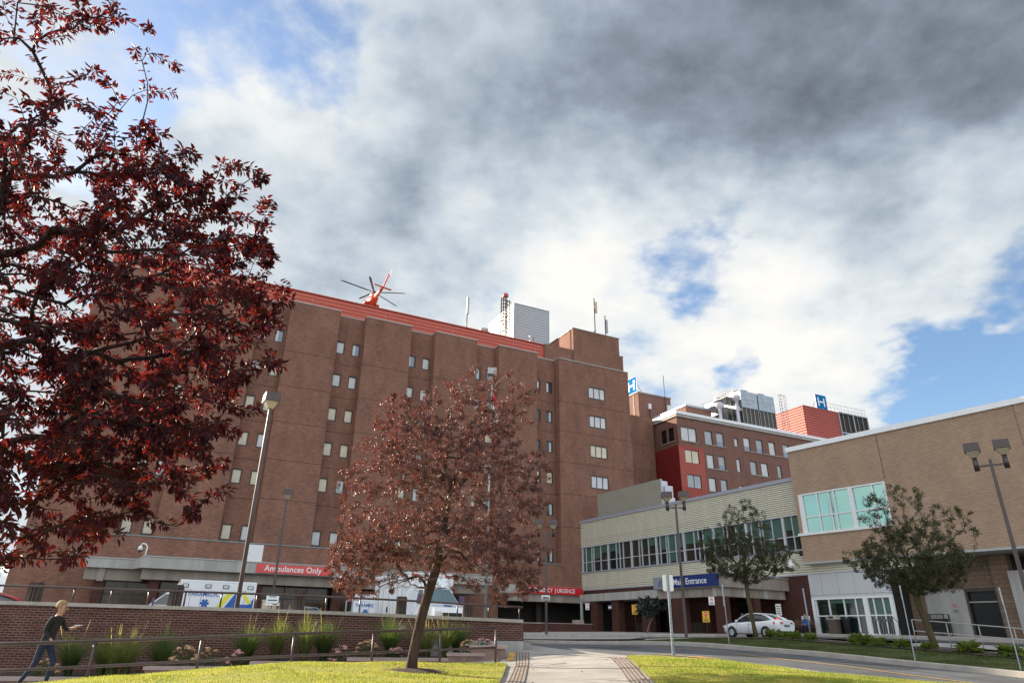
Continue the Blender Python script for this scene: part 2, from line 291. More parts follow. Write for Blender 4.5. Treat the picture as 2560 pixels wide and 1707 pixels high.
# ------------------------------------------------------------------ mesh builder
class MB:
    def __init__(s): s.v = []; s.f = []; s.m = []; s.sm = []
    def add(s, vs, fs, m=0, smooth=False):
        o = len(s.v); s.v.extend([tuple(v) for v in vs])
        for f in fs: s.f.append(tuple(i + o for i in f)); s.m.append(m); s.sm.append(smooth)
    def box(s, x0, y0, z0, x1, y1, z1, m=0):
        x0, x1 = min(x0, x1), max(x0, x1); y0, y1 = min(y0, y1), max(y0, y1); z0, z1 = min(z0, z1), max(z0, z1)
        s.add([(x0, y0, z0), (x1, y0, z0), (x1, y1, z0), (x0, y1, z0), (x0, y0, z1), (x1, y0, z1), (x1, y1, z1), (x0, y1, z1)],
              [(0, 3, 2, 1), (4, 5, 6, 7), (0, 1, 5, 4), (1, 2, 6, 5), (2, 3, 7, 6), (3, 0, 4, 7)], m)
    def quad(s, a, b, c, d, m=0): s.add([a, b, c, d], [(0, 1, 2, 3)], m)
    def poly(s, pts, m=0): s.add(pts, [tuple(range(len(pts)))], m)
    def prism(s, pts, axis, a, b, m=0, smooth=False):
        # pts: 2D outline; axis 'x','y','z': extrusion axis from a to b
        def P(p, t):
            return {'x': (t, p[0], p[1]), 'y': (p[0], t, p[1]), 'z': (p[0], p[1], t)}[axis]
        n = len(pts); vs = [P(p, a) for p in pts] + [P(p, b) for p in pts]
        fs = [tuple(range(n))[::-1], tuple(range(n, 2 * n))] + [(i, (i + 1) % n, n + (i + 1) % n, n + i) for i in range(n)]
        s.add(vs, fs, m, smooth)
    def tube(s, pts, rad, n=6, m=0, cap=True, smooth=True):
        pts = [Vector(p) for p in pts]
        if isinstance(rad, (int, float)): rad = [rad] * len(pts)
        o = len(s.v); u = None
        for i, p in enumerate(pts):
            t = (pts[min(i + 1, len(pts) - 1)] - pts[max(i - 1, 0)])
            if t.length < 1e-9: t = Vector((0, 0, 1))
            t.normalize()
            if u is None:
                a = Vector((0, 0, 1)) if abs(t.z) < .9 else Vector((1, 0, 0)); u = t.cross(a).normalized()
            u = (u - t * u.dot(t)).normalized(); w = t.cross(u)
            for k in range(n):
                an = 2 * PI * k / n; s.v.append(tuple(p + (u * math.cos(an) + w * math.sin(an)) * rad[i]))
        for i in range(len(pts) - 1):
            for k in range(n):
                a = o + i * n + k; b = o + i * n + (k + 1) % n
                s.f.append((a, b, b + n, a + n)); s.m.append(m); s.sm.append(smooth)
        if cap:
            s.f.append(tuple(o + k for k in range(n))[::-1]); s.m.append(m); s.sm.append(False)
            e = o + (len(pts) - 1) * n; s.f.append(tuple(e + k for k in range(n))); s.m.append(m); s.sm.append(False)
    def lathe(s, prof, n=16, c=(0, 0, 0), m=0, axis='z', smooth=True, cap=True):
        o = len(s.v)
        for r, z in prof:
            for k in range(n):
                a = 2 * PI * k / n; x, y = r * math.cos(a), r * math.sin(a)
                p = {'z': (x, y, z), 'y': (x, z, y), 'x': (z, x, y)}[axis]
                s.v.append((p[0] + c[0], p[1] + c[1], p[2] + c[2]))
        for i in range(len(prof) - 1):
            for k in range(n):
                a = o + i * n + k; b = o + i * n + (k + 1) % n
                s.f.append((a, b, b + n, a + n)); s.m.append(m); s.sm.append(smooth)
        for e in (0, len(prof) - 1):
            if cap and prof[e][0] > 1e-6:
                s.f.append(tuple(o + e * n + k for k in range(n))); s.m.append(m); s.sm.append(False)
    def loft(s, rings, m=0, smooth=True, closed=True, caps=True):
        o = len(s.v); n = len(rings[0])
        for r in rings: s.v.extend([tuple(p) for p in r])
        for i in range(len(rings) - 1):
            for k in range(n if closed else n - 1):
                a = o + i * n + k; b = o + i * n + (k + 1) % n
                s.f.append((a, b, b + n, a + n)); s.m.append(m); s.sm.append(smooth)
        if caps and closed:
            s.f.append(tuple(o + k for k in range(n))[::-1]); s.m.append(m); s.sm.append(False)
            e = o + (len(rings) - 1) * n; s.f.append(tuple(e + k for k in range(n))); s.m.append(m); s.sm.append(False)
    def sphere(s, c, r, m=0, nu=12, nv=8):
        if isinstance(r, (int, float)): r = (r, r, r)
        rings = []
        for j in range(nv + 1):
            t = PI * j / nv; rings.append([(c[0] + r[0] * math.sin(t) * math.cos(2 * PI * k / nu), c[1] + r[1] * math.sin(t) * math.sin(2 * PI * k / nu), c[2] - r[2] * math.cos(t)) for k in range(nu)])
        s.loft(rings, m, True, True, False)
    def build(s, name, mats, parent=None, loc=None, rotz=0.0, fix=True):
        me = bpy.data.meshes.new(name); me.from_pydata(s.v, [], s.f)
        if not isinstance(mats, (list, tuple)): mats = [mats]
        for mm in mats: me.materials.append(MT[mm] if isinstance(mm, str) else mm)
        me.polygons.foreach_set('material_index', s.m); me.polygons.foreach_set('use_smooth', s.sm)
        if fix:
            import bmesh
            bm = bmesh.new(); bm.from_mesh(me); bmesh.ops.recalc_face_normals(bm, faces=bm.faces); bm.to_mesh(me); bm.free()
        me.update(); box_uv(me)
        ob = bpy.data.objects.new(name, me); COL.objects.link(ob)
        if parent: ob.parent = parent
        if loc: ob.location = loc
        if rotz: ob.rotation_euler[2] = rotz
        return ob

def box_uv(me):
    nl = len(me.loops)
    if nl == 0 or nl > 400000: return
    uvl = me.uv_layers.new(name='UVMap')
    co = np.empty(len(me.vertices) * 3, 'f'); me.vertices.foreach_get('co', co); co = co.reshape(-1, 3)
    li = np.empty(nl, 'i'); me.loops.foreach_get('vertex_index', li)
    nr = np.empty(len(me.polygons) * 3, 'f'); me.polygons.foreach_get('normal', nr); nr = nr.reshape(-1, 3)
    tot = np.empty(len(me.polygons), 'i'); me.polygons.foreach_get('loop_total', tot)
    ln = np.repeat(nr, tot, axis=0); lc = co[li]
    hor = np.abs(ln[:, 2]) > .75
    h = np.hypot(ln[:, 0], ln[:, 1]) + 1e-9
    tx, ty = -ln[:, 1] / h, ln[:, 0] / h
    u = np.where(hor, lc[:, 0], lc[:, 0] * tx + lc[:, 1] * ty); v = np.where(hor, lc[:, 1], lc[:, 2])
    uvl.data.foreach_set('uv', np.stack([u, v], 1).astype('f').ravel())

def pboxes(name, m, parent, boxes):
    for b in boxes: q = MB(); q.box(*b); q.build(name, m, parent)
def tag(o, label=None, cat=None, group=None, kind=None):
    if label: o['label'] = label
    if cat: o['category'] = cat
    if group: o['group'] = group
    if kind: o['kind'] = kind
    return o
def thing(name, label, cat, loc=(0, 0, 0), rotz=0.0, group=None):
    o = bpy.data.objects.new(name, None); COL.objects.link(o); o.empty_display_size = .3
    o.location = loc; o.rotation_euler = (0, 0, rotz); return tag(o, label, cat, group)
def kids(o): return [c for c in COL.objects if c.parent == o]
def dup(root, loc, rotz=None, label=None):
    r = root.copy(); COL.objects.link(r); r.location = loc
    if rotz is not None: r.rotation_euler = (0, 0, rotz)
    if label: r['label'] = label
    for ch in kids(root):
        c = ch.copy(); COL.objects.link(c); c.parent = r
        for g in kids(ch):
            d = g.copy(); COL.objects.link(d); d.parent = c
    return r
def inst(ob, loc, parent, child_mats=None):
    """copy of a part (sharing its mesh) with its sub-parts"""
    c = ob.copy(); COL.objects.link(c); c.parent = parent; c.location = loc; return c
def text_part(body, size, mat_, parent, origin, right=(1, 0, 0), upv=(0, 0, 1), bold=.0, depth=.004, align='CENTER', sx=1.0, name='lettering'):
    """flat solid lettering as a mesh: origin = centre of the baseline box"""
    cu = bpy.data.curves.new('txt', 'FONT'); cu.body = body; cu.size = size; cu.align_x = align; cu.align_y = 'CENTER'
    cu.offset = bold * size; cu.extrude = depth; cu.resolution_u = 3
    to = bpy.data.objects.new('txt', cu); COL.objects.link(to); dg = bpy.context.evaluated_depsgraph_get()
    me = bpy.data.meshes.new_from_object(to.evaluated_get(dg)); bpy.data.objects.remove(to); bpy.data.curves.remove(cu)
    r = Vector(right).normalized(); u = Vector(upv).normalized(); n = r.cross(u)
    M = Matrix(((r.x * sx, u.x, n.x, origin[0]), (r.y * sx, u.y, n.y, origin[1]), (r.z * sx, u.z, n.z, origin[2]), (0, 0, 0, 1)))
    me.transform(M); me.materials.clear(); me.materials.append(MT[mat_])
    ob = bpy.data.objects.new(name, me); COL.objects.link(ob)
    if parent: ob.parent = parent
    return ob

def wall_holes(mb, x0, x1, z0, z1, y, holes, depth=.2, m=0, axis='x'):
    """wall in plane y (axis x) with rectangular holes and reveals going to y+depth"""
    xs = sorted({x0, x1, *[h[0] for h in holes], *[h[1] for h in holes]}); zs = sorted({z0, z1, *[h[2] for h in holes], *[h[3] for h in holes]})
    xs = [x for x in xs if x0 <= x <= x1]; zs = [z for z in zs if z0 <= z <= z1]
    P = (lambda a, b, c: (a, b, c)) if axis == 'x' else (lambda a, b, c: (b, a, c))
    for i in range(len(xs) - 1):
        for j in range(len(zs) - 1):
            cx, cz = (xs[i] + xs[i + 1]) / 2, (zs[j] + zs[j + 1]) / 2
            if any(h[0] < cx < h[1] and h[2] < cz < h[3] for h in holes): continue
            mb.quad(P(xs[i], y, zs[j]), P(xs[i + 1], y, zs[j]), P(xs[i + 1], y, zs[j + 1]), P(xs[i], y, zs[j + 1]), m)
    for h in holes:
        a, b, c, d = h; e = y + depth
        mb.quad(P(a, y, c), P(a, y, d), P(a, e, d), P(a, e, c), m); mb.quad(P(b, y, c), P(b, e, c), P(b, e, d), P(b, y, d), m)
        mb.quad(P(a, y, c), P(a, e, c), P(b, e, c), P(b, y, c), m); mb.quad(P(a, y, d), P(b, y, d), P(b, e, d), P(a, e, d), m)

# ------------------------------------------------------------------ terrain
HP = np.array([
 (0,0,-1.36),(-6,4,-1.35),(6,4,-1.25),(0,8,-1.05),(-12,8,-1.5),(12,6,-1.3),(-20,12,-1.6),(-30,5,-1.7),(25,5,-1.4),(0,-15,-1.6),
 (1.5,12,-.86),(1.5,15,-.77),(1.5,18,-.65),(1.5,22,-.52),
 (-2.5,12,-.82),(-6,12,-.95),(-1.95,15.8,-.76),(-2.5,17.3,-.66),(-4.8,16.2,-.68),(-8,14.2,-.93),(-11,13,-1.2),
 (-.3,20,-.72),(-1,21,-.75),(-5,18.8,-.98),(-9,16.4,-1.16),(-13,14.5,-1.35),(-6.7,19.7,-1.0),(-12.7,19,-1.35),(-1.8,20.2,-.8),
 (3.2,18.5,-.52),(5,17,-.52),(6.2,16,-.62),(8.5,13.5,-.74),(4.45,20,-.51),(4,13,-.7),(7,9,-1.0),
 (3.3,24.3,-.5),(6,19.9,-.62),(8.7,15.3,-.85),(11.8,10.2,-1.1),(9.1,21.5,-.62),(4.3,36.5,-.32),(6.9,32.3,-.28),(9.5,28,-.4),(12.4,23.2,-.66),(14.9,19,-.92),(18,14,-1.2),
 (11.8,31.5,-.05),(15.6,26,-.34),(19.5,21.5,-.6),(8.7,36,-.12),
 (16,38,0),(20,32,-.2),(24,27,-.45),(24,45,.2),(26,50,.3),(32,38,0),(10,45,0),(5,48,-.1),(0,40,-.3),(0,48,-.1),(10,70,.33),(16,60,.25),(0,60,.1),(14,48,.08),(30,30,-.4),(20,55,.3),
 (-15,30,-.6),(-30,30,-.7),(-15,50,-.5),(-40,45,-.6),(-14,21.5,-1.3),(-6,22.6,-.9),(.5,24.2,-.44),(40,60,.3),(0,85,.3)], float)
def _k(d2): return np.sqrt(d2 + 2.0)
_A = _k(((HP[:, None, :2] - HP[None, :, :2]) ** 2).sum(-1)); _n = len(HP)
_A = np.block([[_A, np.ones((_n, 1))], [np.ones((1, _n)), np.zeros((1, 1))]]); _W = np.linalg.solve(_A, np.r_[HP[:, 2], 0])
def Hn(P):
    P = np.asarray(P, float).reshape(-1, 2); out = _k(((P[:, None, :] - HP[None, :, :2]) ** 2).sum(-1)) @ _W[:-1] + _W[-1]
    r = np.hypot(P[:, 0], P[:, 1] - 30); t = np.clip((r - 60) / 60, 0, 1); far = np.where(P[:, 1] > 10, .2, -1.5)
    return np.clip(out, -2.2, .45) * (1 - t) + far * t
def H(x, y): return float(Hn([(x, y)])[0])

def sheet(name, polyg, m, dz=0.0, step=1.0, flat=None, kind='structure'):
    pts = [Vector((p[0], p[1])) for p in polyg]
    b = []
    for i, p in enumerate(pts):
        q = pts[(i + 1) % len(pts)]; n = max(1, int((q - p).length / step))
        for k in range(n): b.append(p.lerp(q, k / n))
    xs = [p.x for p in b]; ys = [p.y for p in b]; inner = []
    def inside(x, y):
        c = False; n = len(pts)
        for i in range(n):
            a, d = pts[i], pts[i - 1]
            if (a.y > y) != (d.y > y) and x < (d.x - a.x) * (y - a.y) / (d.y - a.y) + a.x: c = not c
        return c
    x = min(xs) + step / 2
    while x < max(xs):
        y = min(ys) + step / 2
        while y < max(ys):
            if inside(x, y) and min((x - q.x) ** 2 + (y - q.y) ** 2 for q in b) > (step * .35) ** 2: inner.append(Vector((x, y)))
            y += step
        x += step
    vs, es, fs, *_ = geometry.delaunay_2d_cdt(b + inner, [], [list(range(len(b)))], 1, 1e-5)
    P = np.array([(v.x, v.y) for v in vs]); z = Hn(P) + dz if flat is None else np.full(len(P), flat)
    mb = MB(); mb.add([(p[0], p[1], zz) for p, zz in zip(P, z)], [tuple(f) for f in fs], 0, True)
    ob = mb.build(name, m, fix=False)
    me = ob.data
    if sum(p.normal.z for p in me.polygons) < 0: me.flip_normals()
    if kind: ob['kind'] = kind
    return ob

# base ground reaching the horizon
mb = MB(); rad = [0, 3, 6, 9, 12, 15, 18, 21, 24, 27, 30, 34, 38, 43, 48, 55, 62, 70, 80, 95, 120, 160, 250, 500, 1200, 3500]; na = 64
rings = []
for r_ in rad[1:]:
    P = [(r_ * math.cos(2 * PI * k / na), 20 + r_ * math.sin(2 * PI * k / na)) for k in range(na)]; z = Hn(P) - .16
    rings.append([(p[0], p[1], zz) for p, zz in zip(P, z)])
mb.loft(rings, 0, True, True, False)
o = len(mb.v); mb.v.append((0, 20, H(0, 20) - .16))
for k in range(na): mb.f.append((k, (k + 1) % na, o)); mb.m.append(0); mb.sm.append(True)
g = mb.build('ground', 'earth', fix=False); g['kind'] = 'structure'
if sum(p.normal.z for p in g.data.polygons) < 0: g.data.flip_normals()

BX, BY = .518, -.8554      # direction of the road and of the entrance wing
def K(t, off=0.0, base=(9.5, 28.0)): return (base[0] + t * BX + off * .8554, base[1] + t * BY + off * .518)

# carriageway with kerbs
far_edge = [K(34), K(20), K(10), K(0), K(-4), (6.0, 33.4), (4.6, 35.2), (2.6, 36.6), (0.2, 37.4)]
near_edge = [(1.14, 33.2), (1.93, 26.8), (3.07, 24.2), (3.9, 21.5), K(5, -8.4), K(9, -8.4), K(13, -8.4), K(18, -8.4), K(34, -8.4)]
road = sheet('road', far_edge + near_edge, 'asphalt', 0.0, .9)
sheet('forecourt', [(0.2, 37.4), (2.6, 36.6), (4.6, 35.2), (6.0, 33.4), (7.2, 35.2), (6.4, 39), (8, 44), (14, 47), (20, 44.5), (30, 29.5), (38, 16), (41, 18), (29, 45), (11, 74), (-8, 66), (.42, 56), (.42, 37.3)], 'asphalt_d', -.02, 1.6)
sheet('concrete_apron', [(.56, 24.2), (.3, 23.3), (2.0, 21.6), (3.17, 19.6), (4.0, 20.7), (3.9, 21.5), (3.07, 24.2), (1.93, 26.8), (1.14, 33.2), (1.1, 37.4), (.5, 37.4)], 'conc_path', .006, .7)
sheet('path', [(-.3, 20.9), (-.1, 19.8), (-.03, 18.3), (-.16, 14.15), (-.26, 11), (-.42, 3), (2.25, 3), (2.56, 11), (2.7, 13.5), (2.89, 15.84), (3.17, 19.2), (3.17, 19.6), (2.0, 21.6), (.3, 23.3), (.05, 23.4), (0, 22)], 'conc_path', 0.0, .6)
sheet('brick_paving_strip', [(.32, 23.3), (.7, 23.2), (.53, 18.2), (.34, 14.15), (.28, 11), (-.06, 11), (.04, 14.15), (.24, 18.25)], 'paver', .010, .6)
sheet('brick_paving_strip', [(2.83, 20.35), (3.14, 19.9), (2.84, 16.2), (2.6, 13.6), (2.42, 11), (2.08, 11), (2.28, 13.66), (2.53, 16.36)], 'paver', .010, .6)
sheet('ramp', [(-.35, 20.9), (-.05, 22.3), (-1.6, 21.6), (-6.7, 19.9), (-12.7, 18.4), (-20, 17.0), (-20, 11.8), (-13, 13.2), (-9.1, 15.2), (-4.6, 17.7), (-.1, 19.75)], 'conc_path', 0.0, .8)
sheet('lawn', [(-.12, 19.7), (-4.6, 17.7), (-9.1, 15.2), (-13, 13.2), (-20, 11.8), (-26, 4), (-.38, 3), (-.21, 11), (-.11, 14.15), (.02, 18.3)], 'grass', .04, .7)
sheet('lawn', [(2.2, 3), (2.52, 11), (2.66, 13.5), (2.85, 15.84), (3.12, 19.2), (3.14, 19.6), (3.95, 20.55), K(5.2, -8.6), K(9, -8.6), K(13, -8.6), K(18, -8.6), K(34, -8.6)], 'grass', .04, .7)
# traffic island with grass and a planted border
isl_in = [K(34, 4.6), K(20, 4.6), K(10, 4.6), K(2, 4.6), K(-3, 4.4), (9.2, 36.4), (7.0, 37.0)]
isl_out = [(5.6, 35.6), (6.15, 33.6), K(-4, .18), K(0, .18), K(10, .18), K(20, .18), K(34, .18)]
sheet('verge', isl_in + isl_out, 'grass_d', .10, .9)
sheet('flower_bed', [K(34, 4.5), K(20, 4.5), K(10, 4.5), K(2, 4.5), K(-3, 4.3), (9.2, 36.2), (8.4, 35.6), K(-3, 3.2), K(2, 3.4), K(10, 3.3), K(20, 3.4), K(34, 3.4)], 'soil', .13, .8)
def ribbon(name, line, w, h, m, dz=0.0, label=None):
    """kerb: a raised strip following a line"""
    L_ = [Vector((p[0], p[1])) for p in line]; pts = []
    for a, b in zip(L_, L_[1:]):
        n = max(1, int((b - a).length / 1.2)); pts += [a.lerp(b, k / n) for k in range(n)]
    pts.append(L_[-1]); rings = []
    for i, p in enumerate(pts):
        t = (pts[min(i + 1, len(pts) - 1)] - pts[max(i - 1, 0)]).normalized(); n = Vector((-t.y, t.x)); z = H(p.x, p.y) + dz
        a = p - n * w / 2; b = p + n * w / 2
        rings.append([(a.x, a.y, z - .15), (a.x, a.y, z + h - .02), (a.x + n.x * .02, a.y + n.y * .02, z + h), (b.x - n.x * .02, b.y - n.y * .02, z + h), (b.x, b.y, z + h - .02), (b.x, b.y, z - .15)])
    mb = MB(); mb.loft(rings, 0, False); o = mb.build(name, m); o['kind'] = 'structure'; return o
ribbon('kerb', far_edge, .26, .15, 'kerb')
ribbon('kerb', near_edge[3:], .2, .05, 'kerb')
ribbon('kerb', isl_in, .2, .13, 'kerb')
# pavement in front of the buildings
sheet('pavement', [(.45, 48.4), (6.0, 49.5), (10.2, 51.5), (14.6, 51.2), (19.0, 53.5), (22.6, 48.6), (26.5, 42.0), (33, 31), (37, 33), (28.8, 52), (11.5, 80), (-6, 72), (.45, 58)], 'conc_fore', .13, 1.4)
ribbon('kerb', [(.45, 48.3), (6.0, 49.4), (10.2, 51.4), (14.6, 51.1), (19.0, 53.4), (22.6, 48.5), (26.5, 41.9), (33, 30.9)], .2, .17, 'kerb')
sheet('pavement', [(.45, 40.5), (4.5, 40.0), (6.6, 39.0), (8.2, 43.6), (5.8, 46.4), (.45, 47)], 'conc_path', .1, 1.0)
# painted markings
def stripe(name, line, w, m, dz):
    L_ = [Vector((p[0], p[1])) for p in line]; mb = MB(); pts = []
    for a, b in zip(L_, L_[1:]):
        n = max(1, int((b - a).length / .6)); pts += [a.lerp(b, k / n) for k in range(n)]
    pts.append(L_[-1]); row = []
    for i, p in enumerate(pts):
        t = (pts[min(i + 1, len(pts) - 1)] - pts[max(i - 1, 0)]).normalized(); n = Vector((-t.y, t.x)); z = H(p.x, p.y) + dz
        row.append([(p.x - n.x * w / 2, p.y - n.y * w / 2, z), (p.x + n.x * w / 2, p.y + n.y * w / 2, z)])
    mb.loft(row, 0, False, False, False); o = mb.build(name, m, fix=False); o['kind'] = 'structure'
    if sum(q.normal.z for q in o.data.polygons) < 0: o.data.flip_normals()
    return o
stripe('road_marking', [K(34, -3.6), K(20, -3.6), K(5, -3.6), (8.2, 27), (6.2, 30.2), (4.6, 32)], .11, 'yellow', .014)
for f_ in (0, .25, .5, .75, 1):
    L0_ = [(.32, 23.3), (.24, 18.25), (.04, 14.15), (-.06, 11)]; L1_ = [(.7, 23.2), (.53, 18.2), (.34, 14.15), (.28, 11)]
    stripe('paving_groove', [(a[0] + (b[0] - a[0]) * f_, a[1] + (b[1] - a[1]) * f_) for a, b in zip(L0_, L1_)], .016, 'soil', .013)
    L0_ = [(2.83, 20.35), (2.53, 16.36), (2.28, 13.66), (2.08, 11)]; L1_ = [(3.14, 19.9), (2.84, 16.2), (2.6, 13.6), (2.42, 11)]
    stripe('paving_groove', [(a[0] + (b[0] - a[0]) * f_, a[1] + (b[1] - a[1]) * f_) for a, b in zip(L0_, L1_)], .016, 'soil', .013)
for y_ in (11.6, 13.2, 14.8, 16.4, 18.0, 19.6): stripe('path_joint', [(.3, y_), (2.4 + (y_ - 13) * .07, y_ - .15)], .014, 'soil', .006)
mb = MB()
c = Vector(K(2.0, -5.3)); d = Vector((BX, BY)); n = Vector((-BY, BX))
def gp(u, v): p = c + d * u + n * v; return (p.x, p.y, H(p.x, p.y) + .014)
for u in (-1.6, -1.1, -.6): mb.quad(gp(u, -.1), gp(u + .5, -.1), gp(u + .5, .1), gp(u, .1))
mb.add([gp(-.1, -.32), gp(1.2, 0), gp(-.1, .32)], [(0, 1, 2)])
ar = mb.build('arrow_marking', 'yellow', fix=False); ar['kind'] = 'structure'
ar.data.flip_normals() if ar.data.polygons[0].normal.z < 0 else None
c = Vector(K(13.0, -1.9))
mb = MB()
for u in (-1.6, -1.1, -.6): mb.quad(gp(u, -.1), gp(u + .5, -.1), gp(u + .5, .1), gp(u, .1))
mb.add([gp(-.1, -.32), gp(1.2, 0), gp(-.1, .32)], [(0, 1, 2)])
ar = mb.build('arrow_marking', 'yellow', fix=False); ar['kind'] = 'structure'
ar.data.flip_normals() if ar.data.polygons[0].normal.z < 0 else None
sheet('kerb_marking', [(.08, 23.2), (.27, 23.2), (.2, 20.9), (.0, 20.9)], 'yellow', .022, .4)
for i, ln in enumerate(([K(3, -4.9), K(5.5, -5.3), K(8, -4.7), K(11, -5.2)], [K(-1, -1.4), K(2, -2.1), K(6, -1.6), K(9, -2.2), K(12, -1.7)], [(2.6, 29), (4.2, 28.2), (6.0, 29.4), (7.4, 28.6)], [(1.8, 31.5), (4.0, 32.6), (5.6, 31.8)])): stripe('road_crack', ln, .035, 'black', .012)
sheet('road_patch', [K(4.5, -1.0), K(6.6, -1.0), K(6.6, -2.6), K(4.5, -2.6)], 'asphalt_d', .009, .6); sheet('road_patch', [(3.2, 30.5), (5.0, 31.2), (5.6, 29.8), (3.8, 29.1)], 'asphalt_d', .009, .6)
# faded no-entry roundel painted on the ramp
mb = MB(); c = (-2.7, 19.75)
for k in range(28):
    a0, a1 = 2 * PI * k / 28, 2 * PI * (k + 1) / 28
    q = [(c[0] + r_ * math.cos(a), c[1] + r_ * .8 * math.sin(a)) for r_, a in ((.42, a0), (.5, a0), (.5, a1), (.42, a1))]
    mb.quad(*[(x, y, H(x, y) + .012) for x, y in q])
q = [(c[0] - .33, c[1] - .25), (c[0] - .27, c[1] - .3), (c[0] + .33, c[1] + .25), (c[0] + .27, c[1] + .3)]
mb.quad(*[(x, y, H(x, y) + .012) for x, y in q])
o = mb.build('ramp_marking', 'red_paint', fix=False); o['kind'] = 'structure'
if o.data.polygons[0].normal.z < 0: o.data.flip_normals()

# ------------------------------------------------------------------ ambulance yard behind the retaining wall
yard = sheet('yard', [(-60, 19.9), (-30, 20.1), (-14.6, 21.0), (-8, 22.3), (.4, 24.35), (.4, 30), (.4, 50), (-5, 60), (-42, 45), (-60, 45)], 'asphalt', flat=-.15, step=3)

# ------------------------------------------------------------------ hospital tower (local frame: x along the facade, y into it)
AN = R(26.56); QX, QY = 6.085, 79.768
T = thing('hospital_tower', 'tall brown brick hospital tower with stepped bays and pairs of small windows', 'building', (QX, QY, 0), AN)
bays = [(-51.3, -44.8), (-41.83, -36.5), (-33.47, -28.17), (-25.2, -19.86), (-16.86, -11.53), (-8.55, -3.2), (0, 10.8)]
ZT = 32.75; ZP = 7.4
mb = MB()
for a, b in bays:
    if a < 0:
        mb.quad((a, 0, ZP), (b, 0, ZP), (b, 0, ZT), (a, 0, ZT))
    else:
        h = [(4.33, 6.95, zt - 1.65, zt) for zt in (29.7, 25.85, 22.0, 18.15)] + [(6.0, 7.2, 12.2, 14.2)]
        wall_holes(mb, a, b, 3.4, ZT, 0, h, .22)
    mb.quad((a, 0, ZP if a < 0 else 3.4), (a, 1.7, ZP if a < 0 else 3.4), (a, 1.7, ZT), (a, 0, ZT)); mb.quad((b, 0, 3.4), (b, 1.7 if b < 10 else 30, 3.4), (b, 1.7 if b < 10 else 30, ZT), (b, 0, ZT))
recs = [(-44.8, -41.83), (-36.5, -33.47), (-28.17, -25.2), (-19.86, -16.86), (-11.53, -8.55), (-3.2, 0)]
rows = [28.95, 25.1, 21.25, 17.45, 13.7, 8.45]
wins = []
for a, b in recs:
    h = []
    for zc in rows:
        for xa in (a + .18, a + 1.92): h.append((xa, xa + .95, zc - .76, zc + .76)); wins.append((xa, zc - .76))
    wall_holes(mb, a, b, ZP, ZT, 1.2, h, .2)
mb.box(-51.3, 1.7, -1.5, 10.8, 30, ZT - .2)
mb.quad((-51.3, 0, -1.5), (-51.3, 1.7, -1.5), (-51.3, 1.7, ZT), (-51.3, 0, ZT))
mb.box(-51.5, -.14, -1.5, -8, 1.75, ZP)
mb.box(-8, -.14, 4.9, -.02, 1.75, ZP)
mb.box(-8.3, 1.76, -1.5, -8, 6, 3.4)
mb.build('wall', 'brick', T)
mb = MB(); mb.box(10.8, 12, -1, 24.2, 28, 31.6); mb.build('rear_wing', 'brick', T)
mb = MB()
for a, b in bays: mb.box(a - .05, -.06, ZT, b + .05, 1.8, ZT + .1)
for a, b in recs: mb.box(a + .05, 1.14, ZT + .0, b - .05, 1.8, ZT + .097)
mb.build('coping', 'coping', T)
mb = MB(); mb.box(-51.6, -.2, ZP, -.02, .02, ZP + .09)
for a, b in recs: mb.box(a + .003, .02, ZP, b - .003, 1.23, ZP + .088)
mb.build('ledge_flashing', mat('verdigris_flashing', (.20, .25, .25), .5, .3, .15), T)
# red ribbed parapet
mb = MB(); z = 32.4; n = 6
while z < 35.0:
    z1 = min(z + .44, 35.1); mb.prism([(2.0, z), (2.0, z1 - .07), (2.1, z1 - .07), (2.1, z1), (2.6, z1), (2.6, z)], 'x', -51, -1.1, 0); z = z1
mb.box(-51, 1.93, 35.1, -1.1, 2.7, 35.22)
mb.build('red_parapet', 'red_metal', T)
# stair penthouse at the right end
mb = MB(); mb.prism([(3.2, 32.8), (3.2, 38.35), (10.7, 38.35), (10.7, 35.7), (11.25, 35.7), (11.25, 32.5), (-1.0, 32.5), (-1.0, 32.8)], 'y', 1.5, 9.0)
mb.box(-1.08, 1.75, 32.6, 3.2, 8.9, 35.25)
mb.build('penthouse', 'brick', T)
mb = MB(); mb.box(3.1, 1.42, 38.35, 10.8, 9.1, 38.44); mb.box(10.8, 1.42, 35.7, 11.33, 9.0, 35.79); mb.build('coping', 'coping', T)
# windows: frame part + pane sub-part, copied
def make_window(w, h, depth, n=1, frame='frame_d', fw_=.11):
    mb = MB(); y0, y1 = -depth * .2, depth
    mb.box(0, y0, 0, w, y1, fw_ * 1.3); mb.box(0, y0, h - fw_, w, y1, h); mb.box(0, y0, fw_ * 1.3, fw_, y1, h - fw_); mb.box(w - fw_, y0, fw_ * 1.3, w, y1, h - fw_)
    for k in range(1, n): x = w * k / n; mb.box(x - .03, y0 + .02, fw_ * 1.3, x + .03, y1 - .02, h - fw_)
    f = mb.v, mb.f
    me = mb.build('window', frame); p = MB(); p.quad((fw_ * .6, depth * .6, fw_ * .6), (w - fw_ * .6, depth * .6, fw_ * .6), (w - fw_ * .6, depth * .6, h - fw_ * .6), (fw_ * .6, depth * .6, h - fw_ * .6))
    pm = p.build('pane', 'pane_cream', me)
    return me, pm
def place_window(proto, pane, loc, parent, panemat, rotz=0.0, first=[0]):
    w = proto.copy(); COL.objects.link(w); w.parent = parent; w.location = loc; w.rotation_euler[2] = rotz
    q = pane.copy(); 
    key = (pane.data.name, panemat)
    if key not in PMESH:
        me = pane.data.copy(); me.materials.clear(); me.materials.append(MT[panemat]); PMESH[key] = me
    q.data = PMESH[key]; COL.objects.link(q); q.parent = w
    return w
PMESH = {}
wf, wp = make_window(.95, 1.52, .12)
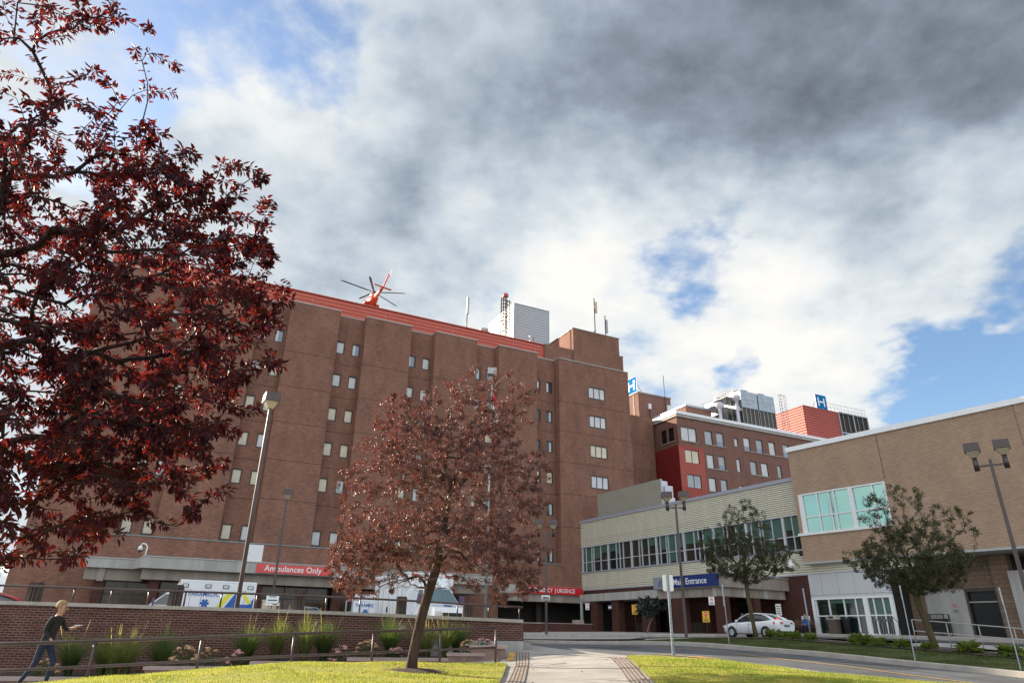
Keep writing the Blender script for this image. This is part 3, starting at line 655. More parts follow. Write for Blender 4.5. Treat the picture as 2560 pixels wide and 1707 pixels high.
for i, (xa, z0) in enumerate(wins):
    r_ = rows.index(min(rows, key=lambda q: abs(q - .76 - z0))); kind = {0: ['pane_blue', 'pane_blue', 'pane_white'], 1: ['pane_white', 'pane_cream', 'pane_white'], 2: ['pane_cream'], 3: ['pane_cream', 'pane_cream', 'pane_white'], 4: ['pane_grey', 'pane_white', 'pane_cream'], 5: ['pane_cream', 'pane_cream', 'pane_white']}[r_]
    pm = rnd.choice(kind)
    if xa > -4 and rnd.random() < .75: pm = 'pane_dark'
    place_window(wf, wp, (xa, 1.27, z0), T, pm)
    # part-drawn blind or curtain inside the pane
    if pm in ('pane_blue', 'pane_dark', 'pane_grey') :
        b = MB(); s_ = rnd.choice((.12, .5)); b.quad((s_, .068, .12), (s_ + .3, .068, .12), (s_ + .3, .068, 1.42), (s_, .068, 1.42)); ob = b.build('curtain', 'pane_white', T); ob.location = (xa, 1.27, z0)
ww, wpp = make_window(2.62, 1.65, .12, 3)
for zt in (29.7, 25.85, 22.0, 18.15): place_window(ww, wpp, (4.33, .03, zt - 1.65), T, 'pane_cream' if zt < 22.5 and zt > 20 else 'pane_white')
mb = MB(); 
for k in range(12): mb.box(6.0, .12, 12.2 + k * .166, 7.2, .2, 12.3 + k * .166)
mb.box(6, .2, 12.2, 7.2, .215, 14.2); mb.build('louvre', 'black', T)
for o_ in (wf, wp, ww, wpp): bpy.data.objects.remove(o_)
pboxes('wall_vent', 'louvre', T, [(19.2, 11.93, z, 19.9, 12.02, z + .75) for z in (28, 21.9, 15.9)])

# ------------------------------------------------------------------ ambulance canopy
CN = thing('ambulance_canopy', 'long pale concrete canopy over the ambulance bays in front of the brick tower', 'canopy', (QX, QY, 0), AN)
mb = MB()
mb.box(-42.1, -7.0, 4.35, -12, -.2, 5.2); mb.box(-46.1, -4.5, 4.38, -42.1, -.2, 5.1)
mb.add([(-42.1, -7, 4.35), (-42.1, -7, 5.2), (-42.7, -4.5, 5.1), (-42.7, -4.5, 4.38), (-42.1, -4.5, 4.38), (-42.1, -4.5, 5.1)], [(0, 1, 2, 3), (0, 3, 4), (1, 5, 2)])
mb.build('fascia', 'conc', CN)
mb = MB(); mb.box(-42.15, -7.06, 5.2, -12, -.2, 5.27); mb.box(-46.15, -4.56, 5.1, -42.15, -.2, 5.17); mb.build('roof_edge', 'coping', CN)
mb = MB(); mb.box(-42.0, -6.4, 3.55, -12.2, -5.6, 4.35); mb.box(-46.0, -4.1, 3.5, -41.9, -3.4, 4.38); mb.box(-41.6, -5.6, 3.6, -12.2, -.2, 3.75); mb.box(-45.05, -4.25, 3.4, -44.6, -4.1, 4.38); mb.build('beam', 'conc_beam', CN)
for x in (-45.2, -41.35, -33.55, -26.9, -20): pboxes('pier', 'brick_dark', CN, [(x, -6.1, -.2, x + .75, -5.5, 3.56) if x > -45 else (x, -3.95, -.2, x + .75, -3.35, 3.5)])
gl = thing('glazed_screen', 'dark glazed screen wall with golden reflections painted in under the ambulance canopy', 'glass wall', (QX, QY, 0), AN)
mb = MB()
for a, b in ((-44.5, -41.3), (-40.5, -33.6), (-32.7, -27.0), (-26, -20.1)): mb.box(a, -4.9 if a > -44 else -3.2, -.1, b, -4.85 if a > -44 else -3.15, 3.55)
mb.build('glass', 'glass_refl', gl)
mb = MB()
for a, b in ((-44.5, -41.3), (-40.5, -33.6), (-32.7, -27.0), (-26, -20.1)):
    y = -4.98 if a > -44 else -3.28; n = max(2, int((b - a) / 1.6))
    for k in range(n + 1): x = a + (b - a - .08) * k / n; mb.box(x, y, -.1, x + .08, y + .08, 3.5)
    mb.box(a, y + .01, 2.5, b, y + .07, 2.58)
mb.build('mullion', 'frame_d', gl)
mb = MB(); mb.box(-33.65, -7.09, 4.43, -27.5, -7.0, 5.12)
s1 = mb.build('ambulance_sign', 'sign_red', None, (QX, QY, 0), AN); tag(s1, 'light red Ambulances Only sign with white letters on the pale canopy', 'sign')
text_part('Ambulances Only', .66, 'letter', s1, (-30.65, -7.098, 4.78), bold=.012, sx=1.0)
mb = MB(); mb.box(-34.75, -6.9, 5.27, -33.3, -6.6, 6.62); sb = mb.build('blank_board', 'white', None, (QX, QY, 0), AN); tag(sb, 'blank white board standing on the canopy behind the sunlit lamp post', 'board')

# ------------------------------------------------------------------ emergency entrance under the tower's right end
EM = thing('emergency_entrance', 'dark recessed emergency entrance under a concrete beam at the foot of the tower', 'entrance', (QX, QY, 0), AN)
mb = MB(); mb.box(-8.4, -1.4, 4.1, 1.9, 0, 4.95); mb.build('fascia', 'conc', EM)
mb = MB()
x = -8.4
while x < 2.6: mb.box(x, -1.3 if int(x * 10) % 2 else -1.25, 3.35, x + 2.1, 0, 4.1); x += 2.12
mb.build('beam', 'conc_beam', EM)
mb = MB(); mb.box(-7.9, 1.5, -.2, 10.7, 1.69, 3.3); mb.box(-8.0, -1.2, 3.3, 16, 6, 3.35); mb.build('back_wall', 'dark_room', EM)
pboxes('door_frame', 'frame_d', EM, [(-3.0, .5, -.1, -2.4, 1.1, 3.3), (-5.5, 2.5, -.1, -5.42, 2.58, 3.3), (-.5, 3.5, -.1, -.42, 3.6, 3.3), (.7, 3.5, -.1, .78, 3.6, 3.3)])
mb = MB(); mb.box(-6.05, -1.5, 4.13, 1.8, -1.4, 4.92)
s2 = mb.build('emergency_sign', 'sign_red2', None, (QX, QY, 0), AN); tag(s2, 'deep red EMERGENCY | URGENCE sign over the dark entrance', 'sign')
text_part('EMERGENCY', .6, 'letter', s2, (-3.55, -1.508, 4.52), bold=.01, sx=.86)
text_part('URGENCE', .6, 'letter', s2, (-.4, -1.508, 4.52), bold=.01, sx=.86)
text_part('|', .6, 'letter', s2, (-1.75, -1.508, 4.52), bold=.008)
mb = MB(); mb.box(-5.95, -1.512, 4.2, -5.6, -1.5, 4.85); mb.box(-5.9, -1.516, 4.26, -5.65, -1.512, 4.79, 1); mb.build('emblem', ['letter', 'sign_red2'], s2)
# low brick walls at the drive
W = thing('low_brick_wall', 'low dark brick wall with pale cap beside the emergency entrance', 'wall', (1.38, 60, 0), R(0))
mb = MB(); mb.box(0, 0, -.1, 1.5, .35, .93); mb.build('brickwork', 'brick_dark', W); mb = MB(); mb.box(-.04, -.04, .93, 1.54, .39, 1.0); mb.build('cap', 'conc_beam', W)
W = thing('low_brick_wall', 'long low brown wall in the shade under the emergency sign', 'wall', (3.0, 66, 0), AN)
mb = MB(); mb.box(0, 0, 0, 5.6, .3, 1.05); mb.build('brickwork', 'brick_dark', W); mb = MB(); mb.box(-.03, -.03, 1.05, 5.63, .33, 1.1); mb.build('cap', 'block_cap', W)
mb = MB(); mb.box(0, 0, 0, .95, .8, 1.3); o = mb.build('concrete_block', 'block_cap', None, (7.1, 74.5, .25), AN); tag(o, 'pinkish concrete block at the corner of the arcade below the emergency sign', 'block')

# ------------------------------------------------------------------ cream entrance wing (local x along it towards the viewer, y into it)
BN = R(-58.8); CX, CY = 8.4543, 80.9526
EW = thing('entrance_wing', 'two storey wing with cream ribbed cladding and a ribbon of green tinted windows', 'building', (CX, CY, 0), BN)
def ribbed(mb, x0, x1, z0, z1, y, pitch=.175, d=.06, m=0):
    n = max(1, round((z1 - z0) / pitch)); p = (z1 - z0) / n
    for k in range(n):
        z = z0 + k * p
        for (ya, za), (yb, zb) in (((y, z), (y, z + p * .5)), ((y, z + p * .5), (y + d, z + p * .68)), ((y + d, z + p * .68), (y + d, z + p * .9)), ((y + d, z + p * .9), (y, z + p))):
            mb.quad((x0, ya, za), (x1, ya, za), (x1, yb, zb), (x0, yb, zb), m)
mb = MB(); ribbed(mb, 0, 29.9, 9.45, 12.2, 0); ribbed(mb, 0, 38, 4.82, 6.6, 0); mb.quad((0, 0, 4.8), (0, 3, 4.8), (0, 3, 12.2), (0, 0, 12.2))
mb.build('ribbed_cladding', 'cream', EW)
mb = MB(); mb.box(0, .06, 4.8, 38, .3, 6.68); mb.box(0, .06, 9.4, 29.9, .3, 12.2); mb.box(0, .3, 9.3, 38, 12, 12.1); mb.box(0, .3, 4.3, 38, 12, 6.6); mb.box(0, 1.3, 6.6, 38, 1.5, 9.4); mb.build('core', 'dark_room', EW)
mb = MB(); mb.box(-.08, -.09, 12.2, 29.9, 1.0, 12.5); mb.build('roof_flashing', 'coping_b', EW)
mb = MB(); mb.box(0, -.05, 9.37, 29.5, .06, 9.46); mb.box(0, -.1, 6.6, 29.5, .06, 6.72); mb.box(0, -.04, 4.72, 38, .06, 4.83); mb.build('trim', 'coping_b', EW)
edges = [.25, 4.9, 8.75, 12.55, 16.4, 20.2, 24.0, 27.85, 29.6]
pboxes('post', 'frame_w', EW, [(e_ - .11, -.03, 6.72, e_ + .11, .14, 9.37) for e_ in edges])
for i in range(len(edges) - 1):
    a, b = edges[i] + .11, edges[i + 1] - .11; w = b - a
    fr = [.12, .36, .44, .72] if i % 3 == 0 else ([.34, .5, .66] if i % 3 == 1 else [.3, .42, .7])
    if w < 2: fr = [.5]
    mb = MB(); zz = 7.75
    for f_ in fr: x = a + w * f_; mb.box(x - .035, .0, 6.72, x + .035, .12, 9.37)
    mb.box(a, .01, zz - .035, b, .11, zz + .035)
    wo = mb.build('window', 'frame_w', EW)
    mb = MB(); mb.quad((a, .1, 6.72), (b, .1, 6.72), (b, .1, 9.37), (a, .1, 9.37)); mb.build('pane', 'glass_g', wo)
    xs = [0] + fr + [1]
    for j in range(len(xs) - 1):
        if rnd.random() < .72:
            zlo = rnd.choice((7.8, 8.05, 8.3, 8.6, 7.8)); mb = MB(); mb.quad((a + w * xs[j] + .04, .095, zlo), (a + w * xs[j + 1] - .04, .095, zlo), (a + w * xs[j + 1] - .04, .095, 9.36), (a + w * xs[j] + .04, .095, 9.36))
            if zlo < 7.9 and rnd.random() < .35: mb.quad((a + w * xs[j] + .04, .095, 6.9), (a + w * xs[j + 1] - .04, .095, 6.9), (a + w * xs[j + 1] - .04, .095, 7.7), (a + w * xs[j] + .04, .095, 7.7))
            mb.build('blind', 'blind_g', wo)
mb = MB(); mb.box(0, -.02, 4.1, 24, .3, 4.72); mb.box(24, -.02, -.3, 29.47, .3, 4.72); mb.box(3, 2.6, 0, 9.5, 2.8, 4.2); mb.box(14, 2.6, 0, 17.5, 2.8, 4.2); mb.build('brick_wall', 'brick_dark', EW)
mb = MB(); mb.box(24, .3, -.3, 24.2, 3, 4.2); mb.box(.5, 3.4, -.3, 24, 3.5, 4.2); mb.box(.5, .0, 3.9, 24, 3.5, 4.0); mb.build('lobby_wall', 'dark_room', EW)
mb = MB(); mb.box(6.2, 2.3, 0, 8.2, 2.55, 1.45); mb.box(13.9, 2.0, 0, 16.8, 2.25, 1.4); mb.build('concrete_dado', 'conc_dark', EW)
mb = MB()
for a in (9.9, 11.1, 18.7, 20.1): mb.box(a, 2.2, .1, a + .07, 2.3, 3.0)
mb.box(9.9, 2.2, 2.9, 12.3, 2.3, 3.0); mb.box(18.7, 2.2, 2.9, 21.5, 2.3, 3.0)
mb.build('entrance_door', 'frame_d', EW)
# scalloped concrete arcade
mb = MB(); seg = [(2.6, 3.85, 2.3), (3.85, 7.4, 2.55), (7.4, 12.55, 2.75), (12.55, 16.7, 2.95), (16.7, 20.5, 2.75)]
for a, b, y in seg: mb.box(a, -y, 3.4, b, -y + .35, 4.12)
mb.box(2.6, -2.3, 3.42, 20.5, 0, 3.6); mb.build('arcade_beam', 'conc', EW)
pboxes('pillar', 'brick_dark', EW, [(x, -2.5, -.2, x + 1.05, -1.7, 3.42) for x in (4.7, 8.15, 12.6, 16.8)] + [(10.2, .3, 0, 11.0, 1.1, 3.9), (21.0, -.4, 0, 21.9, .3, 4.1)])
mb = MB(); mb.box(2.75, -2.4, 0, 3.0, -2.2, 3.4); mb.build('post', 'conc', EW)
# white panelled wall with ground floor windows
mb = MB()
for a, b in ((29.5, 30.6), (30.62, 31.97), (31.99, 33.3), (33.32, 34.65), (34.67, 36.0)): mb.box(a, -.03, 3.22, b, .1, 4.72); mb.box(a, -.03, 3.05, b, .1, 3.2)
mb.build('wall_panel', 'panel_w', EW)
mb = MB(); mb.box(29.5, -.06, .25, 29.75, .12, 3.03); mb.box(29.75, -.06, 2.88, 36, .12, 3.04); mb.box(35.75, -.06, .25, 36, .12, 2.88); mb.box(29.75, -.06, .25, 31.2, .12, .5); mb.box(31.9, -.06, .25, 35.75, .12, .5); mb.box(33.75, -.06, .5, 34.1, .12, 2.88)
for x in (29.8, 30.9, 32.15, 33.1, 34.5, 35.2): mb.box(x, -.02, .5, x + .07, .1, 2.88)
mb.box(29.8, -.01, 1.68, 35.75, .09, 1.76)
w2 = mb.build('window', 'white', EW); mb = MB(); mb.quad((29.7, .1, .3), (35.8, .1, .3), (35.8, .1, 2.95), (29.7, .1, 2.95)); mb.build('pane', 'glass_g', w2)
mb = MB()
for a, b, z in ((30.97, 32.15, 2.6), (32.2, 33.1, 2.6), (33.17, 33.75, 2.62), (34.15, 34.5, 1.76), (34.57, 35.2, 1.76), (35.27, 35.75, 1.76)): mb.quad((a, .095, z), (b, .095, z), (b, .095, 2.88), (a, .095, 2.88))
mb.build('blind', 'blind_g', w2)
mb = MB(); mb.box(29, .3, -.5, 36.0, 8, 4.3); mb.build('inner_core', 'dark_room', EW)

# main entrance canopy, projecting 8 m
MC = thing('entrance_canopy', 'deep concrete canopy carried on brick pillars over the main entrance drop-off', 'canopy', (CX, CY, 0), BN)
mb = MB(); mb.box(20.5, -8.03, 3.6, 27.6, -.02, 4.5); mb.build('fascia', 'conc_beam', MC)
mb = MB(); mb.box(20.45, -8.1, 4.5, 27.68, -.02, 4.58); mb.build('roof_edge', 'coping', MC)
mb = MB()
for k in range(4): mb.box(20.6 + k * 1.7, -7.75, 2.95, 20.6 + k * 1.7 + 1.66, -7.3, 3.6)
for k in range(3): mb.box(26.9, -7.75 + k * 2.5 + .05, 2.95, 27.35, -7.75 + k * 2.5 + 2.45, 3.6)
mb.box(20.7, -7.3, 3.3, 26.9, -.3, 3.5); mb.build('beam', 'conc_beam', MC)
pboxes('pillar', 'brick_dark', MC, [(22.15, -7.75, 0, 23.3, -6.95, 2.95), (26.65, -7.7, 0, 27.4, -6.9, 2.95), (26.7, -4.1, 0, 27.35, -3.4, 2.95), (20.9, -3.0, 0, 21.7, -2.2, 2.95)])
pboxes('beam_end', 'conc', MC, [(26.6, -7.76, 2.94, 26.95, -7.7, 3.61), (27.35, -5.3, 2.94, 27.4, -4.9, 3.61), (27.35, -2.9, 2.94, 27.4, -2.5, 3.61)])
mb = MB(); mb.box(22.5, -8.13, 3.68, 27.58, -8.03, 4.56)
s3 = mb.build('entrance_sign', 'sign_blue', None, (CX, CY, 0), BN); tag(s3, 'navy blue Main Entrance sign with white letters on the canopy', 'sign')
text_part('Main Entrance', .66, 'letter', s3, (24.65, -8.138, 4.1), bold=.006, sx=.95)
mb = MB(); mb.box(20.55, -8.13, 3.68, 22.48, -8.03, 4.56)
s4 = mb.build('logo_sign', 'sign_grey', None, (CX, CY, 0), BN); tag(s4, 'grey sign panel with a dark tree like mark left of the navy sign', 'sign')
mb = MB()
for k, (x, l, tl) in enumerate(((21.2, .3, .1), (21.33, .42, .04), (21.5, .46, 0), (21.66, .42, -.04), (21.8, .3, -.1))):
    mb.tube([(x, -8.14, 3.95), (x + tl, -8.14, 3.95 + l)], .022, 4)
mb.box(21.15, -8.142, 3.86, 21.85, -8.13, 3.9); mb.build('emblem', 'letter_d', s4)

# ribbed screen on the wing's roof
SC = thing('roof_screen', 'grey ribbed plant screen standing on the roof of the cream wing', 'plant screen', (CX, CY, 0), BN)
mb = MB(); ribbed(mb, .8, 11.7, 12.5, 15.72, 2.0, .19, .07); mb.build('ribbed_cladding', 'cream_d', SC)
mb = MB(); mb.box(.8, 2.08, 12.2, 11.7, 2.25, 15.72); mb.box(11.72, 2.0, 12.5, 11.85, 2.9, 15.5); mb.box(12.0, 2.3, 12.3, 12.1, 3.4, 15.0); mb.build('frame', 'frame_w', SC)
mb = MB(); mb.box(0, 0, 0, .5, .4, .8); o = mb.build('roof_vent', 'white', None, (16.6, 70.2, 12.5), BN); tag(o, 'small white roof vent behind the twin lamp heads', 'vent')

# ------------------------------------------------------------------ beige brick block
GN = R(-53.7); GX, GY = 23.2934, 55.0266
BB = thing('beige_block', 'beige brick block with an overhanging upper storey and a white edged roof', 'building', (GX, GY, 0), GN)
mb = MB(); wall_holes(mb, 0, 30, 5.6, 14.4, 0, [(0, 7.3, 7.75, 10.85)], .3)
wall_holes(mb, 0, 12, 5.6, 14.4, 0, [(0, 1.2, 7.75, 10.85)], .3, 0, 'y'); mb.quad((0, 12, 14.4), (30, 12, 14.4), (30, 0, 14.4), (0, 0, 14.4)); mb.box(7.62, .3, 6, 30, 12, 14.3)
mb.build('brick_wall', 'brick_beige', BB)
mb = MB(); mb.box(-.12, -.12, 14.4, 30, 12, 14.78); mb.build('roof_fascia', 'coping_w', BB)
mb = MB(); mb.box(-.02, -.02, 5.46, 30, 12, 5.6); mb.build('soffit', 'coping', BB)
mb = MB(); mb.box(7.385, -.012, 11.0, 7.415, .0, 14.4); mb.box(16.4, -.012, 5.6, 16.42, .0, 14.4); mb.build('control_joint', 'black', BB)
mb = MB(); mb.box(.03, .03, 7.75, .7, .3, 10.85); mb.box(.03, .3, 7.75, .3, 1.2, 10.85); mb.box(-.1, -.12, 7.6, 7.35, .3, 7.79); mb.box(7.18, -.02, 7.79, 7.32, .2, 10.85); mb.box(.7, .0, 10.72, 7.2, .2, 10.84); mb.box(4.5, -.02, 7.79, 4.82, .2, 10.8); mb.box(.7, .01, 8.93, 7.2, .18, 9.03)
for x in (1.86, 2.86, 3.26, 6.3): mb.box(x, .02, 7.79, x + .08, .17, 10.75)
wb = mb.build('window', 'white', BB)
MT['glass_mirror'] = mat('green_reflective_glass', (.32, .52, .45), .05, 1.0)
mb = MB(); mb.quad((.7, .12, 7.78), (7.25, .12, 7.78), (7.25, .12, 10.8), (.7, .12, 10.8)); mb.build('pane', 'glass_mirror', wb)
# recessed ground floor
mb = MB(); mb.box(5.6, 2.3, -.6, 7.3, 2.9, 5.46); mb.box(11.95, 2.2, -.6, 13.0, 2.9, 5.46); mb.box(7.3, 2.5, 3.4, 11.95, 2.8, 5.46); mb.build('block_wall', 'stone_tile', BB)
mb = MB(); mb.box(7.3, 2.52, .25, 9.95, 2.8, 3.4)
mb.box(13.0, 1.8, -.6, 24, 3.2, 4.35); mb.build('render_wall', 'conc', BB)
mb = MB(); mb.box(5.58, 2.26, -.6, 7.32, 2.32, .35); mb.build('plinth', 'conc_fore', BB)
mb = MB(); mb.box(9.95, 2.45, .2, 10.1, 2.75, 3.38); mb.box(11.8, 2.45, .2, 11.95, 2.75, 3.38); mb.box(10.1, 2.45, 3.2, 11.8, 2.75, 3.38); mb.box(10.1, 2.5, 2.5, 11.8, 2.6, 2.58, 1)
dr = mb.build('door', ['frame_d', 'steel'], BB); mb = MB(); mb.quad((10.05, 2.7, .2), (11.8, 2.7, .2), (11.8, 2.7, 3.3), (10.05, 2.7, 3.3)); mb.build('pane', 'glass_d', dr)
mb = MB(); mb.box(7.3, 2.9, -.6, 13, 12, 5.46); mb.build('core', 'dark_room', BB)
# ------------------------------------------------------------------ older brick wing behind
CN2 = R(26)
OB = thing('old_wing', 'older red brown brick wing with white window blinds and a white roof edge', 'building', (25.0, 96.82, 0), CN2)
h1 = [(.64, 3.6, 27.05, 29.2), (5.2, 6.7, 27.05, 29.2), (7.5, 9.0, 27.05, 29.2), (11.1, 11.9, 27.45, 28.8), (13.05, 14.4, 27.05, 29.2), (15.7, 17.1, 27.05, 29.2), (18.4, 19.8, 27.05, 29.2), (21.5, 22.9, 27.05, 29.2), (24.4, 25.8, 27.05, 29.2),
      (5.15, 6.55, 23.4, 25.5), (7.45, 8.8, 23.4, 25.5), (11.05, 11.85, 23.45, 25.5), (13.85, 15.2, 23.4, 25.5), (16.15, 17.6, 23.4, 25.5), (19.6, 20.5, 23.45, 25.5), (22.5, 23.9, 23.4, 25.5),
      (5.1, 6.5, 19.9, 21.95), (7.4, 8.7, 19.9, 21.95), (11.0, 11.8, 19.9, 21.4), (.9, 3.52, 23.66, 25.67), (.9, 3.52, 20.0, 21.97)]
mb = MB(); wall_holes(mb, 0, 60, 5, 31.1, 0, h1, .28); hr = [(.9, 2.2, 27.1, 29.2), (2.6, 3.9, 27.1, 29.2)]
wall_holes(mb, 0, 14, 5, 31.1, 0, hr, .25, 0, 'y'); mb.box(.4, .5, 5, 60, 14, 31.0); mb.build('brick_wall', 'brick_old', OB)
mb = MB(); mb.box(-.2, -.2, 30.6, 60, .02, 30.95); mb.box(-.2, .02, 30.6, .0, 14, 30.95); mb.build('cornice', 'conc', OB)
mb = MB(); mb.box(-.12, -.12, 31.1, 60, 14, 31.55); mb.build('roof_edge', 'coping_w', OB)
mb = MB(); wall_holes(mb, -.25, 4.5, 15, 26.2, -.2, [(.9, 3.52, 23.66, 25.67), (.9, 3.52, 20.0, 21.97)], .2)
mb.build('red_cladding', 'sign_red', OB)
OB.children and None
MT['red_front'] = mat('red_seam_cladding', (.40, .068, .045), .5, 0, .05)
for c_ in OB.children:
    if c_.name.startswith('red_cladding'): c_.data.materials[0] = MT['red_front']
mb = MB(); mb.quad((-.25, -.2, 15), (-.25, 5.9, 15), (-.25, 5.9, 26.2), (-.25, -.2, 26.2)); mb.quad((-.25, -.2, 26.2), (4.5, -.2, 26.2), (4.5, 0, 26.2), (-.25, 5.9, 26.2))
for k in range(22): mb.box(-.275, k * .27 - .1, 15, -.25, k * .27 - .07, 26.19)
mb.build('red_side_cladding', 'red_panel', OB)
mb = MB()
for k in range(16): x = -.1 + k * .3; mb.box(x, -.225, 25.7, x + .03, -.2, 26.19); mb.box(x, -.225, 15, x + .03, -.2, 19.98)
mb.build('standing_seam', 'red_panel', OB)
mb = MB()
for a, b in ((.5, 3.75), (5.1, 9.15), (12.95, 26)): mb.box(a, -.1, 26.93, b, 0.0, 27.04)
for a, b in ((5.05, 8.95), (13.75, 17.7)): mb.box(a, -.1, 23.28, b, 0.0, 23.39)
mb.box(-.1, .8, 26.95, 0, 4.0, 27.07)
mb.build('sill', 'conc', OB)
protos = {}
for i, (a, b, c_, d_) in enumerate(h1):
    red = (abs(a - .9) < .01)
    key = (round(b - a, 2), round(d_ - c_, 2), (2 if b - a > 2 else 1))
    if key not in protos: protos[key] = make_window(key[0], key[1], .1, key[2], 'frame_d', .06)
    y = -.16 if red else .02
    place_window(*protos[key], (a, y + (.05 if red else .1), c_), OB, rnd.choice(['pane_white', 'pane_white', 'pane_grey', 'pane_white']) if not red else ('pane_cream' if c_ > 23 else 'pane_grey'))
    if not red and rnd.random() < .5 and b - a < 2:
        q = MB(); q.quad((a + .09, y + .15, c_ + .08), (b - .09, y + .15, c_ + .08), (b - .09, y + .15, c_ + .75), (a + .09, y + .15, c_ + .75)); q.build('pane', 'pane_blue', OB)
for k_, v_ in protos.items():
    bpy.data.objects.remove(v_[1]); bpy.data.objects.remove(v_[0])
mb = MB()
for a, b, c_, d_ in hr: mb.quad((.15, a, c_), (.15, b, c_), (.15, b, d_), (.15, a, d_))
mb.build('window', 'glass_d', OB)
# ------------------------------------------------------------------ things on the roofs
def inframe(loc, ang, p):   # local point of a rotated frame to world
    c_, s_ = math.cos(ang), math.sin(ang); return (loc[0] + p[0] * c_ - p[1] * s_, loc[1] + p[0] * s_ + p[1] * c_, p[2] if len(p) > 2 else 0)
TQ = (QX, QY); OC = (25.0, 96.82)
o = thing('plant_room', 'white ribbed metal plant room on the tower roof', 'roof plant room', inframe(TQ, AN, (-.59, 12, 32.7)), AN)
mb = MB(); z = 0; 
while z < 13.1: mb.prism([(0, z), (0, z + .32), (.07, z + .38), (.07, z + .44), (9, z + .44), (9, z)], 'x', 0.07, 6.05); mb.quad((0, .07, z), (0, 9, z), (0, 9, z + .34), (0, .07, z + .34)); mb.quad((0, 0.07, z + .34), (0, 9, z + .34), (.07, 9, z + .44), (.07, .07, z + .44)); z += .44
mb.build('ribbed_cladding', 'white_metal', o)
mb = MB(); mb.box(-.05, -.05, 13.16, 6.15, 9.05, 13.3); mb.box(-.04, -.04, 0, .1, .1, 13.16); mb.box(6.0, -.04, 0, 6.12, .1, 13.16); mb.build('corner_trim', 'coping_b', o)
# caged ladder with orange beacon
o = thing('caged_ladder', 'dark caged access ladder leaning beside the white plant room', 'ladder', inframe(TQ, AN, (-2.6, 11, 32.7)), AN)
mb = MB()
for x in (-.7, -.35, .0, .35, .8): mb.tube([(x, 0 if x > .3 else -.3, 4.0), (x, 0 if x > .3 else -.3, 12.9)], .085, 4)
for k in range(10): z = 7.4 + k * .55; mb.tube([(-.7, 0, z), (-.6, -.6, z), (-.1, -.75, z), (.35, -.5, z), (.35, 0, z)], .07, 4)
for k in range(28): z = 4 + k * .32; mb.tube([(.0, 0, z), (.35, 0, z)], .03, 4)
mb.tube([(-.7, 0, 12.9), (.35, 0, 12.9), (1.1, 0, 12.6), (1.1, 0, 11.6)], .05, 4); mb.build('cage', 'frame_d', o)
mb = MB(); mb.sphere((0, -.3, 13.4), (.42, .3, .42), 0); mb.box(-.5, -.5, 13.1, .3, 0, 13.25); mb.build('beacon', 'orange_metal', o)
def antenna(loc, h0, panels, label, brace=None, base=False):
    o = thing('antenna', label, 'antenna', loc, AN, 'mobile antennas on the tower roof')
    mb = MB(); mb.tube([(0, 0, 0), (0, 0, h0)], .07, 6)
    if brace: mb.tube([(brace, 0, 0), (0, 0, brace * -1.2 if brace < 0 else brace * 1.2)], .07, 6)
    mb.build('mast', 'frame_d', o)
    for x, z0, z1, m in panels: mb = MB(); mb.box(x, -.16, z0, x + .3, .02, z1); mb.build('antenna_panel', m, o)
    if base: mb = MB(); mb.box(-.5, -.3, 0, .1, .3, .9); mb.box(.2, -.2, 0, .7, .3, .75); mb.build('cabinet', 'utility', o)
    return o
antenna(inframe(TQ, AN, (-11.4, 4, 34.9)), 3.6, [(-.12, 3.2, 5.6, 'coping')], 'grey panel antenna with cabinets at its foot above the red parapet', -.9, True)
antenna(inframe(TQ, AN, (8.5, 4, 38.35)), 7.0, [(.1, 4.6, 6.4, 'utility')], 'taller panel antenna with a slanting brace on the penthouse', -1.5)
antenna(inframe(TQ, AN, (10.3, 4, 38.35)), 4.6, [(.05, 1.8, 3.9, 'coping')], 'shorter dark antenna at the right edge of the penthouse')
o = antenna(inframe(TQ, AN, (-1.1, 5, 34.5)), 3.0, [(-.6, 1.2, 3.0, 'white_metal')], 'small white panel antenna in front of the white plant room')
mb = MB(); mb.lathe([(.5, 0), (.5, .5), (.75, .6), (.6, 1.0), (0, 1.05)], 14); o = mb.build('roof_cowl', 'coping', None, inframe(TQ, AN, (-5.8, 11, 39.0))); tag(o, 'round grey roof cowl left of the caged ladder', 'vent')
mb = MB(); mb.tube([(0, 0, -6), (0, 0, 0)], .3, 8); mb.build('stack', 'coping', o)
mb = MB()
for k in range(9):
    x = -48 + k * 8.3 if k < 6 else (-3.4 + (k - 6) * 5)
    mb.tube([(x, .1, 32.8), (x, .1, 33.6)], .018, 4)
for k in range(8): mb.tube([(-47 + k * 6, 2.3, 35.2), (-47 + k * 6, 2.3, 35.9)], .018, 4)
mb.build('lightning_rod', 'coping', T)

HB = thing('lift_tower', 'square brick lift tower on the roof of the older wing', 'roof tower', inframe(OC, CN2, (6.85, 18, 31)), CN2)
mb = MB(); mb.box(0, 0, -1, 7.4, 8, 10.05); mb.build('brick_wall', 'brick_old', HB)
mb = MB(); mb.box(-.12, -.12, 10.05, 7.52, 8.1, 10.3); mb.build('coping', 'conc_beam', HB)
mb = MB(); mb.box(-.06, 1.2, 0, 0, 1.6, 10.0); mb.box(-.06, 4.0, 0, 0, 4.4, 10.0); mb.build('pilaster', 'conc_beam', HB)
mb = MB(); mb.tube([(5.9, -.3, 3), (5.9, -.3, 14.4)], .06, 5); mb.tube([(2.2, -.3, 0), (2.2, -.3, 7.4)], .07, 5); mb.box(2.0, -.5, 7.2, 2.45, -.1, 8.2, 1); mb.box(6.3, -.4, 7.0, 7.3, -.05, 8.6, 1); mb.build('antenna_mast', ['frame_d', 'white'], HB)
